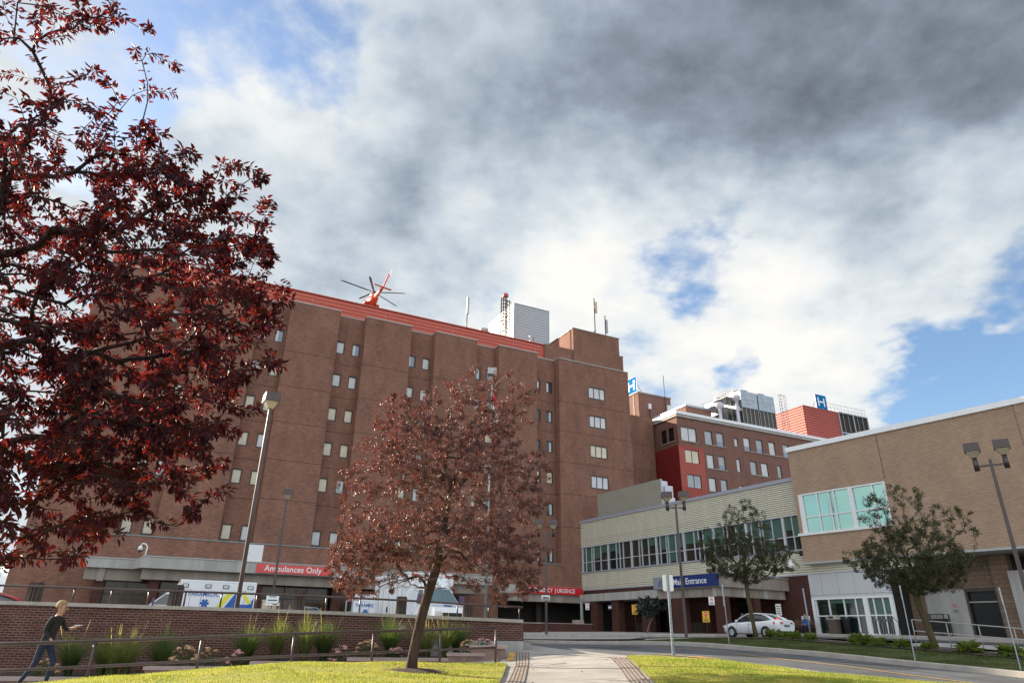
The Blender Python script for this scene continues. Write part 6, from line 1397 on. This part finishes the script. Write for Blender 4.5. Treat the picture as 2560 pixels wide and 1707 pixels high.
for s_, n_ in ((1, 'L'), (-1, 'R')):
    J.update({'hip' + n_: (0, s_ * .1, .86, .09), 'knee' + n_: (.02, s_ * .1, .48, .06), 'ank' + n_: (0, s_ * .1, .1, .042), 'toe' + n_: (.17, s_ * .11, .04, .032), 'sh' + n_: (0, s_ * .19, 1.42, .062), 'el' + n_: (-.03, s_ * .25, 1.13, .045), 'wr' + n_: (.08, s_ * .24, .88, .028)})
    E_ += [('pelvis', 'hip' + n_), ('hip' + n_, 'knee' + n_), ('knee' + n_, 'ank' + n_), ('ank' + n_, 'toe' + n_), ('chest', 'sh' + n_), ('sh' + n_, 'el' + n_), ('el' + n_, 'wr' + n_)]; hand(J, E_, 'wr' + n_, (.2, 0, -1), (1, 0, 0), n_, .3)
skin('body', J, E_, ['skin', 'cloth_grey', 'jeans', 'rubber'], lambda c: 3 if c.z < .09 else (0 if c.z > 1.49 or (c.z < .9 and abs(c.y) > .19) else (2 if c.z < .95 else 1)), o)
mb = MB(); mb.sphere((0, 0, 1.71), (.1, .095, .09)); mb.build('hair', 'hair_g', o); face(o, (.02, 0, 1.65), (1, 0, 0))

# ------------------------------------------------------------------ vegetation
def leaf_mesh(name, base, dirs, nrm, L_, W_, matname, parent, curve=.15, fold=.25, six=True):
    """many small leaves: base points, directions, normals (n,3), length/width (n,)"""
    n = len(base); d = dirs / (np.linalg.norm(dirs, axis=1, keepdims=True) + 1e-9)
    s = np.cross(d, nrm); s /= (np.linalg.norm(s, axis=1, keepdims=True) + 1e-9); u = np.cross(s, d)
    Lc = L_[:, None]; Wc = W_[:, None]
    if six:
        v = np.stack([base, base + d * Lc * .3 - s * Wc * .42 + u * Wc * fold, base + d * Lc * .65 - s * Wc * .36 + u * (Wc * fold - Lc * curve * .4), base + d * Lc - u * Lc * curve,
                      base + d * Lc * .65 + s * Wc * .36 + u * (Wc * fold - Lc * curve * .4), base + d * Lc * .3 + s * Wc * .42 + u * Wc * fold], 1)
        k = 6; f = np.array([[0, 1, 2, 3], [0, 3, 4, 5]])
    else:
        v = np.stack([base, base + d * Lc * .45 - s * Wc * .5 + u * Wc * fold, base + d * Lc - u * Lc * curve, base + d * Lc * .45 + s * Wc * .5 + u * Wc * fold], 1)
        k = 4; f = np.array([[0, 1, 2], [0, 2, 3]])
    fn = (np.arange(n)[:, None, None] * k + f[None]).reshape(-1, f.shape[1])
    me = bpy.data.meshes.new(name); V = v.reshape(-1, 3).astype('f'); nf = len(fn); m = f.shape[1]
    me.vertices.add(len(V)); me.vertices.foreach_set('co', V.ravel()); me.loops.add(nf * m); me.loops.foreach_set('vertex_index', fn.astype('i').ravel())
    me.polygons.add(nf); me.polygons.foreach_set('loop_start', (np.arange(nf) * m).astype('i')); me.polygons.foreach_set('loop_total', np.full(nf, m, 'i'))
    me.materials.append(MT[matname]); me.update(calc_edges=True); me.validate()
    o = bpy.data.objects.new(name, me); COL.objects.link(o)
    if parent: o.parent = parent
    return o

class Tree:
    """skeleton grown towards random points of a crown made of ellipsoids"""
    def __init__(s, seed, trunk, r0, crown, n, droop=0.0, rise=.25, wiggle=.08, start=1, shell=.75, limb_up=.6):
        s.rg = np.random.default_rng(seed); rg = s.rg
        s.P = [np.array(p, float) for p in trunk]; s.par = [-1] + list(range(len(trunk) - 1)); s.cnt = [0] * len(trunk); s.dep = [0.0]
        for i in range(1, len(trunk)): s.dep.append(s.dep[-1] + np.linalg.norm(s.P[i] - s.P[i - 1]))
        s.tips = []; w = np.array([c[2] for c in crown], float); w /= w.sum(); T = []
        root = s.P[-1]
        for i in range(n):
            c = crown[rg.choice(len(crown), p=w)]; v = rg.normal(size=3); v /= np.linalg.norm(v); r = rg.random() ** (1 / 3) if rg.random() > shell else rg.uniform(.72, 1.0)
            T.append(np.array(c[0]) + v * r * np.array(c[1]))
        T.sort(key=lambda t: np.linalg.norm(t - root)); st = start
        # first a few evenly spread main limbs
        PA = np.array(s.P)
        for i, t in enumerate(T):
            PA = np.array(s.P); q = np.arange(len(PA)) >= st
            dd = np.linalg.norm(PA - t, axis=1) + .22 * np.array(s.dep) + np.maximum(0, (PA[:, 2] - t[2])) * limb_up; dd[~q] = 1e9
            j = int(dd.argmin()); a = s.P[j]; L = np.linalg.norm(t - a)
            if L < .05: continue
            pd = a - s.P[s.par[j]] if s.par[j] >= 0 else np.array([0, 0, 1.]); pd = pd / (np.linalg.norm(pd) + 1e-9)
            m = max(3, int(L / .22)); ctrl = a + (pd * .45 + (t - a) / L * .2 + np.array([0, 0, rise])) * L * .55
            end = t + np.array([0, 0, -droop * L * .4]); cur = j; per = rg.normal(size=3) * wiggle * L
            for k in range(1, m + 1):
                u = k / m; p = (1 - u) ** 2 * a + 2 * u * (1 - u) * ctrl + u * u * end + per * math.sin(PI * u) * (1 - u * .3) + rg.normal(size=3) * .012
                s.P.append(p); s.par.append(cur); s.dep.append(s.dep[cur] + L / m); s.cnt.append(0); cur = len(s.P) - 1
            s.cnt[cur] += 1; s.tips.append((j, cur))
        cnt = s.cnt[:]
        for i in range(len(s.P) - 1, 0, -1): cnt[s.par[i]] += cnt[i]
        s.cnt = cnt; s.r0 = r0; mx = max(cnt); s.R = [max(.0035, r0 * (c / mx) ** .48) for c in cnt]
    def wood(s, parent, m_big, m_small, split=.014, tr=None):
        kids_ = {}
        for i, p in enumerate(s.par):
            if p >= 0: kids_.setdefault(p, []).append(i)
        mb = MB(); ms = MB(); done = set(); stack = [0]; trunk = MB()
        # chains: follow thickest child
        starts = [(-1, 0)]
        while starts:
            pr, i = starts.pop(); ch = [pr] if pr >= 0 else []; cur = i
            while True:
                ch.append(cur); ks = sorted(kids_.get(cur, []), key=lambda q: -s.cnt[q])
                if not ks: break
                for k in ks[1:]: starts.append((cur, k))
                cur = ks[0]
            if len(ch) < 2: continue
            rr = [s.R[q] for q in ch]
            if pr >= 0: rr[0] = min(rr[0], rr[1] * 1.25)
            pts = [s.P[q] for q in ch]
            if pr < 0:
                # flared foot
                rr[0] *= 1.35; trunk.tube(pts, rr, 12)
            else:
                k = next((q for q in range(len(rr)) if rr[q] < split), len(rr))
                if k >= 2: mb.tube(pts[:min(k + 1, len(pts))], rr[:min(k + 1, len(pts))], 6, 0, False)
                if k < len(rr) - 1: ms.tube(pts[max(k, 0) if k >= 2 else 0:], rr[max(k, 0) if k >= 2 else 0:], 4, 0, False)
        trunk.build('trunk', m_big, parent, fix=False)
        if mb.v: mb.build('limb', m_big, parent, fix=False)
        if ms.v: ms.build('twig', m_small, parent, fix=False)
    def leaves(s, parent, matname, per, L0, W0, frac=.55, spread=.05, down=.0, outward=.5, six=True, name='crown', keep=None, lv=.35, curve=.15):
        rg = s.rg; B = []; D = []; tips = s.tips; root = s.P[1]
        for j, e in tips:
            ch = [e]; c = e
            while s.par[c] >= 0 and c != j: c = s.par[c]; ch.append(c)
            ch = ch[:max(2, int(len(ch) * frac))]; pts = np.array([s.P[q] for q in ch])
            if keep is not None and not keep(pts[0], rg): continue
            k = rg.poisson(per) + 1; t = rg.random(k) ** 1.3 * (len(pts) - 1); i = np.minimum(t.astype(int), len(pts) - 2); f = (t - i)[:, None]
            p = pts[i] * (1 - f) + pts[i + 1] * f; ax = pts[i] - pts[i + 1]; ax /= np.linalg.norm(ax, axis=1, keepdims=True) + 1e-9
            v = rg.normal(size=(k, 3)); v -= (v * ax).sum(1, keepdims=True) * ax; v /= np.linalg.norm(v, axis=1, keepdims=True)
            d = v * .75 + ax * outward + np.array([0, 0, -down]); B.append(p + v * spread * rg.random((k, 1))); D.append(d)
        B = np.concatenate(B); D = np.concatenate(D); n = len(B); N = rg.normal(size=(n, 3)) * .8 + np.array([0, 0, 1.0])
        L = L0 * (1 + lv * (rg.random(n) * 2 - 1)); W = W0 * L / L0 * (1 + .2 * (rg.random(n) * 2 - 1))
        return leaf_mesh(name, B, D, N, L, W, matname, parent, six=six, curve=curve), n

# big purple plum close to the camera on the left
t1 = thing('purple_plum_tree', 'large dark purple leaved tree filling the left edge close to the viewer', 'tree', (-6.3, 6.6, -1.45)); o1 = np.array([-6.3, 6.6, -1.45])
def rel(p, o): return tuple(np.array(p) - o)
crown = [(rel((-5.2, 6.5, 3.3), o1), (2.6, 2.2, 2.4), 5), (rel((-3.55, 6.2, 2.9), o1), (1.25, 1.3, 1.75), 2.6), (rel((-5.6, 6.2, 5.7), o1), (1.5, 1.4, 1.9), .8), (rel((-4.7, 6.1, 1.25), o1), (1.5, 1.2, .85), 1.5), (rel((-3.3, 6.2, 4.4), o1), (.75, .8, .5), .28), (rel((-7.5, 7.5, 3.5), o1), (2.0, 2.0, 2.6), 1.6), (rel((-6.3, 6.0, 3.0), o1), (1.0, 1.0, 2.6), 1.2), (rel((-3.1, 6.2, 1.3), o1), (.55, .6, .5), .25)]
T1 = Tree(11, [rel(p, o1) for p in ((-6.3, 6.6, -1.5), (-6.28, 6.58, -.6), (-6.2, 6.55, .2), (-6.1, 6.5, 1.0), (-6.0, 6.45, 2.0), (-5.9, 6.4, 3.2), (-5.8, 6.3, 4.4), (-5.7, 6.25, 5.4))], .13, crown, 1700, droop=.15, rise=.2, wiggle=.12, start=2, shell=.7)
T1.wood(t1, 'bark_d', 'bark_d'); _, n1_ = T1.leaves(t1, 'leaf_purple', 34, .070, .030, frac=.75, spread=.045, down=.35, outward=.45)
# smaller purple tree on the lawn
t2 = thing('purple_plum_tree', 'rounded purple brown tree standing on the sunlit lawn in the centre', 'tree', (-2.02, 15.8, -.8)); o2 = np.array([-2.02, 15.8, -.8])
crown = [(rel((-1.6, 15.8, 2.9), o2), (2.5, 2.3, 2.05), 6), (rel((-1.5, 15.8, 4.4), o2), (1.9, 1.8, 1.3), 2.4), (rel((-.5, 15.8, 5.35), o2), (1.25, 1.1, 1.0), .6), (rel((-2.6, 15.8, 4.9), o2), (.9, .9, .6), .35), (rel((-1.6, 15.8, 1.7), o2), (2.6, 2.2, .9), 2.8), (rel((-3.1, 15.7, 1.4), o2), (1.0, 1.0, .75), 1.0), (rel((-.1, 15.7, 1.35), o2), (.95, .9, .75), .9), (rel((.5, 15.8, 3.4), o2), (.7, .8, .9), .3), (rel((.1, 15.8, 5.7), o2), (.5, .5, .6), .12)]
T2 = Tree(5, [rel(p, o2) for p in ((-2.02, 15.8, -.85), (-2.0, 15.8, -.4), (-1.9, 15.8, .2), (-1.76, 15.8, .8), (-1.62, 15.8, 1.3), (-1.55, 15.82, 1.9), (-1.45, 15.8, 2.6), (-1.4, 15.8, 3.3))], .105, crown, 2300, droop=.55, rise=.55, wiggle=.12, start=3, shell=.6)
T2.wood(t2, 'bark', 'bark_twig', .02); _, n2_ = T2.leaves(t2, 'leaf_purple2', 62, .050, .021, frac=.75, spread=.05, down=.6, outward=.35, six=False, keep=lambda p, rg: not (-.9 < p[0] < 1.7 and p[2] < 2.15 + .35 * rg.random()) or rg.random() < .12)
# street pears
def pear(loc, trunk, crown, seed, n, per, label, r0, ls):
    t = thing('pear_tree', label, 'tree', loc, 0, 'thin crowned trees in the verge'); o_ = np.array(loc)
    T_ = Tree(seed, [rel(p, o_) for p in trunk], r0, [(rel(c, o_), r_, w) for c, r_, w in crown], n, droop=-.22, rise=.5, wiggle=.035, start=2, shell=.5, limb_up=2.2)
    T_.wood(t, 'bark_g', 'bark_pear', .022)
    zc = crown[0][0][2] - loc[2]
    keep = lambda p, rg: rg.random() < (.95 if p[2] < zc + .3 else .6)
    _, n_ = T_.leaves(t, 'leaf_green', per * 2.6, ls * .95, ls * .5, frac=.8, spread=.09, down=.2, outward=.4, six=False, keep=keep)
    return t
pear((12.5, 36.5, -.02), ((12.5, 36.5, -.1), (12.42, 36.5, .6), (12.36, 36.5, 1.3), (12.3, 36.5, 1.95), (12.3, 36.5, 2.5), (12.3, 36.5, 3.2), (12.35, 36.5, 3.9)),
     [((12.3, 36.5, 3.9), (2.3, 2.1, 1.35), 5), ((12.5, 36.5, 5.5), (1.5, 1.4, 1.4), 1.6), ((10.7, 36.4, 4.5), (.9, .9, .9), .6), ((14.3, 36.5, 3.9), (1.0, .9, .9), .4)], 3, 800, 20, 'slim thin crowned tree in the verge in front of the white car', .105, .07)
pear((15.95, 27.2, -.32), ((15.95, 27.2, -.4), (15.86, 27.2, .2), (15.76, 27.2, .8), (15.65, 27.2, 1.3), (15.62, 27.2, 1.8), (15.6, 27.2, 2.5), (15.6, 27.2, 3.2)),
     [((15.7, 27.2, 2.9), (2.0, 1.8, 1.3), 5), ((15.6, 27.2, 4.7), (1.5, 1.3, 1.2), 1.5), ((17.7, 27.2, 4.2), (1.0, .9, .9), .7), ((13.9, 27.2, 3.0), (.8, .8, .7), .5), ((17.0, 27.2, 2.6), (1.3, 1.2, .9), .8)], 8, 900, 22, 'larger thin crowned tree before the beige building and its recessed door', .12, .062)
# dark leaved sapling by the arcade
t3 = thing('sapling', 'young bent sapling with large drooping dark leaves by the arcade pillars', 'tree', (11.6, 60.5, .12)); o3 = np.array([11.6, 60.5, .12])
T3 = Tree(2, [rel(p, o3) for p in ((11.6, 60.5, .1), (11.75, 60.5, .7), (11.95, 60.5, 1.2), (12.3, 60.5, 1.7), (12.55, 60.5, 2.1))], .06, [(rel((11.9, 60.5, 2.4), o3), (1.0, .8, .75), 1), (rel((12.9, 60.5, 2.7), o3), (.7, .6, .5), .6)], 60, droop=.2, rise=.2)
T3.wood(t3, 'bark_twig', 'bark_twig'); T3.leaves(t3, 'leaf_dark', 11, .30, .17, frac=.6, spread=.08, down=.5)

# ornamental grasses in the planter
def tuft(seed, h, w, n, plume):
    rg = np.random.default_rng(seed); mb_v = []; mb_f = []
    for i in range(n):
        a = rg.random() * 2 * PI; lean = rg.random() ** .8 * w; L = h * rg.uniform(.6, 1.0); wd = rg.uniform(.006, .011); sd = np.array([-math.sin(a), math.cos(a), 0]) * wd; r_ = rg.random() * .09
        b0 = np.array([math.cos(a) * r_, math.sin(a) * r_, 0]); o_ = len(mb_v)
        for k in range(6):
            u = k / 5; p = b0 + np.array([math.cos(a) * lean * u ** 1.7, math.sin(a) * lean * u ** 1.7, L * (u - .28 * (lean / w) * u ** 2.6)]); q = 1 - u * .92
            mb_v += [p - sd * q, p + sd * q]
        mb_f += [(o_ + 2 * k, o_ + 2 * k + 1, o_ + 2 * k + 3, o_ + 2 * k + 2) for k in range(5)]
    pv = []; pf_ = []
    for i in range(plume):
        a = rg.random() * 2 * PI; ln = rg.random() * w * .9; L = h * rg.uniform(1.0, 1.25); o_ = len(pv)
        for k in range(5):
            u = k / 4; p = np.array([math.cos(a) * ln * u, math.sin(a) * ln * u, L * u]); hw = .003 if k < 3 else (.008 if k == 3 else .003); pv += [p - np.array([hw, 0, 0]), p + np.array([hw, 0, 0])]
        pf_ += [(o_ + 2 * k, o_ + 2 * k + 1, o_ + 2 * k + 3, o_ + 2 * k + 2) for k in range(4)]
    return (mb_v, mb_f), (pv, pf_)
GR_ = [(205, 'g', 'dark green grass clump nearest the blond walker', 1.0), (285, 'y', 'striped light grass clump right of the first dark clump', .95), (345, 'y', 'striped light grass clump beside the dark clump under the striped ambulance cab', 1.0), (425, 'g', 'dark green grass clump below the stained post and striped ambulance', 1.1),
       (632, 'g', 'dark green grass clump below the lamp post foot', 1.0), (705, 'y', 'striped light grass clump below the cream cabinet', 1.0), (775, 'y', 'striped light grass clump touching a dark clump in mid planter', 1.05), (822, 'g', 'dark green grass clump left of the small ambulance', 1.0),
       (985, 'g', 'dark green plumed grass clump just left of the purple tree trunk', 1.05), (1075, 'y', 'thin light grass clump right of the purple tree trunk', .8), (1120, 'y', 'golden plumed light grass clump at the right end of the planter', .9), (1150, 'g', 'small dark grass clump at the right end of the planter', .8), (312, 'y', 'small light grass clump behind the rail', .8)]
for i, (sx, kd, lab, sc_) in enumerate(GR_):
    tn = (sx - 1275) / 1826; yy = 20.5
    for _ in range(6): yy = pf(tn * yy) + 1.15 + (.3 if i % 2 else 0)
    xx = tn * yy; zz = soilz(xx); o = thing('ornamental_grass', lab, 'grass clump', (xx, yy, zz), rnd.uniform(0, 6), 'ornamental grass clumps in the planter')
    (v, f), (pv, pq) = tuft(30 + i, (1.28 if kd == 'g' else 1.32) * sc_, .95 if kd == 'g' else .75, 520 if kd == 'g' else 380, 7 if i >= 8 else 2)
    mb = MB(); mb.add(v, f); mb.build('blade', 'blade_g' if kd == 'g' else 'blade_y', o, fix=False); mb = MB(); mb.add(pv, pq); mb.build('plume', 'blade_t', o, fix=False)
def bush(name, loc, r_, h, leafm, n, ll, lab, cat, group, flower=None, seed=0):
    rg = np.random.default_rng(seed); o = thing(name, lab, cat, loc, 0, group); v = rg.normal(size=(n, 3)); v[:, 2] = np.abs(v[:, 2]); v /= np.linalg.norm(v, axis=1, keepdims=True); rr = rg.uniform(.35, 1, (n, 1))
    B = v * rr * np.array([r_, r_, h]); leaf_mesh('foliage', B, v + rg.normal(size=(n, 3)) * .4, rg.normal(size=(n, 3)) * .5 + np.array([0, 0, 1]), rg.uniform(.6, 1.3, n) * ll, rg.uniform(.6, 1.2, n) * ll * .6, leafm, o, six=False)
    if flower:
        k = 15; v = rg.normal(size=(k, 3)); v[:, 2] = np.abs(v[:, 2]) + .35; v /= np.linalg.norm(v, axis=1, keepdims=True); mb = MB()
        for q in v:
            c = q * np.array([r_, r_, h]) * .98; mb.sphere(c, (.065, .065, .035), 0, 7, 4)
            for _ in range(5): d_ = rg.normal(size=3) * .04; mb.sphere(c + d_ * np.array([1, 1, .4]), (.022, .022, .018), 0, 5, 3)
        mb.build('blossom', flower, o, fix=False)
    return o
for i, (sx, fl, lab, s_) in enumerate([(150, 'flower2', 'low tan flowered plant behind the walker', 1.0), (480, 'flower2', 'wide tan flowered plant left of a rail post', 1.2), (540, 'flower2', 'tan and green flowered plant at the rail post in mid planter', 1.1), (612, 'flower', 'mauve flowered plant below the lamp post foot', 1.0), (868, 'flower', 'pale mauve flowered plant left of the stone step', 1.0), (930, 'flower2', 'tan flowered plant behind the fourth rail post', 1.15), (1000, 'flower', 'bright mauve flowered plant beside the purple tree trunk', .7), (1180, 'flower2', 'tan and mauve flowered plant left of the end rail post', .9), (1218, 'flower', 'mauve flowered plant nearest the end rail post', 1.0)]):
    tn = (sx - 1275) / 1826; yy = 20.5
    for _ in range(6): yy = pf(tn * yy) + .5
    bush('flowering_stonecrop', (tn * yy, yy, soilz(tn * yy)), .3 * s_, .42 * s_, 'leaf_mum', 260, .07, lab, 'flowering plant', 'flowering plants in the planter', fl, 60 + i)
for i, (px_, py_, r_, lab) in enumerate([(1945, 1608, .42, 'bright green hosta right of the slim tree trunk'), (1995, 1612, .36, 'hosta between two others behind the car'), (2035, 1618, .32, 'small hosta at the foot of the bare grey pole'), (2160, 1620, .46, 'large hosta below the bicycle rack'), (2205, 1627, .36, 'hosta touching the large one on its right'), (2262, 1632, .34, 'hosta left of the larger tree trunk'), (2325, 1640, .28, 'small hosta hidden at the larger tree trunk'), (2425, 1648, .44, 'leafy hosta right of the larger tree trunk'), (2530, 1662, .42, 'hosta cut by the right end of the verge')]):
    tn = (px_ - 1275) / 1826; y_ = (26.47 + 3.9 * 1.169) / (tn + .6056); x_ = tn * y_; z_ = H(x_, y_) + .1; rg = np.random.default_rng(90 + i); n = 90
    o = thing('hosta', lab, 'hosta', (x_, y_, z_), 0, 'hostas along the planted verge'); a = rg.random(n) * 2 * PI; e = rg.uniform(.1, 1.2, n); d_ = np.stack([np.cos(a) * np.cos(e), np.sin(a) * np.cos(e), np.sin(e)], 1)
    leaf_mesh('foliage', d_ * r_ * .35, d_, np.stack([-np.cos(a) * np.sin(e), -np.sin(a) * np.sin(e), np.cos(e)], 1), np.full(n, r_ * .85) * rg.uniform(.7, 1.1, n), np.full(n, r_ * .36), 'leaf_hosta', o, curve=.35)
# grass blades of the lawns: uncountable
def blades(name, poly_, n, h, matname, seed, dz, lab):
    rg = np.random.default_rng(seed); P = np.array(poly_); mn, mx = P.min(0), P.max(0); pts = []
    while sum(len(p) for p in pts) < n:
        q = rg.uniform(mn, mx, (n, 2)); c = np.zeros(len(q), bool)
        for i in range(len(P)):
            a, b = P[i], P[i - 1]
            with np.errstate(divide='ignore', invalid='ignore'): c ^= ((a[1] > q[:, 1]) != (b[1] > q[:, 1])) & (q[:, 0] < (b[0] - a[0]) * (q[:, 1] - a[1]) / (b[1] - a[1]) + a[0])
        pts.append(q[c])
    q = np.concatenate(pts)[:n]; z = Hn(q) + dz; B = np.c_[q, z]; D = rg.normal(size=(n, 3)) * .35 + np.array([0, 0, 1.0]); N = rg.normal(size=(n, 3)); N[:, 2] *= .2
    patch = .75 + .5 * np.sin(q[:, 0] * 2.1 + np.sin(q[:, 1] * 1.7)) * np.sin(q[:, 1] * 2.7)
    L = h * rg.uniform(.5, 1.2, n) * np.clip(patch, .5, 1.1); o = leaf_mesh(name, B, D, N, L, np.full(n, .011), matname, None, six=False, fold=0, curve=.2); o['kind'] = 'stuff'; o['label'] = lab; o['category'] = 'grass'
blades('grass', [(.0, 18.3), (-.15, 19.5), (-4.6, 17.55), (-9.1, 15.05), (-13, 13.0), (-14, 9.5), (-.25, 9.5), (-.13, 14)], 90000, .05, 'lawn_blade', 1, .035, 'short yellow green grass of the sunlit left lawn')
blades('grass', [(2.5, 9.5), (2.66, 13.5), (2.86, 15.84), (3.14, 19.2), (3.25, 19.6), (3.95, 20.5), K(5.2, -8.75), K(9, -8.75), K(13, -8.75), K(18, -8.75), (11, 9.5)], 80000, .05, 'lawn_blade', 2, .035, 'short yellow green grass of the sunlit right lawn')
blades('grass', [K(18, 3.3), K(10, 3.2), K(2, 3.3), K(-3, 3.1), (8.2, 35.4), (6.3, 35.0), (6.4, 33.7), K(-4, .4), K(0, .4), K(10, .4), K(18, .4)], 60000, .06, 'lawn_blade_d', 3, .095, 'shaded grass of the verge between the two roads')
mb = MB(); mb.loft([[(.75 * math.cos(a) * s_, .45 * math.sin(a) * s_, h) for a in [2 * PI * k / 18 for k in range(18)]] for s_, h in ((1, 0), (.6, .05), (.1, .07))], 0, True, True, False)
o = mb.build('soil_ring', 'soil', None, (-1.95, 15.75, H(-1.95, 15.75) + .03), fix=False); o['kind'] = 'structure'
# a few fallen leaves on the lawn and path
rg = np.random.default_rng(4); n = 110; q = np.c_[rg.uniform(-6, 3.4, n), rg.uniform(10.5, 18.5, n)]
o = leaf_mesh('fallen_leaves', np.c_[q, Hn(q) + .06], rg.normal(size=(n, 3)) * np.array([1, 1, .15]), np.array([[0, 0, 1.]] * n) + rg.normal(size=(n, 3)) * .2, np.full(n, .06), np.full(n, .035), 'leaf_purple2', None); o['kind'] = 'stuff'; o['label'] = 'scattered fallen red brown leaves on lawn and path'; o['category'] = 'leaves'
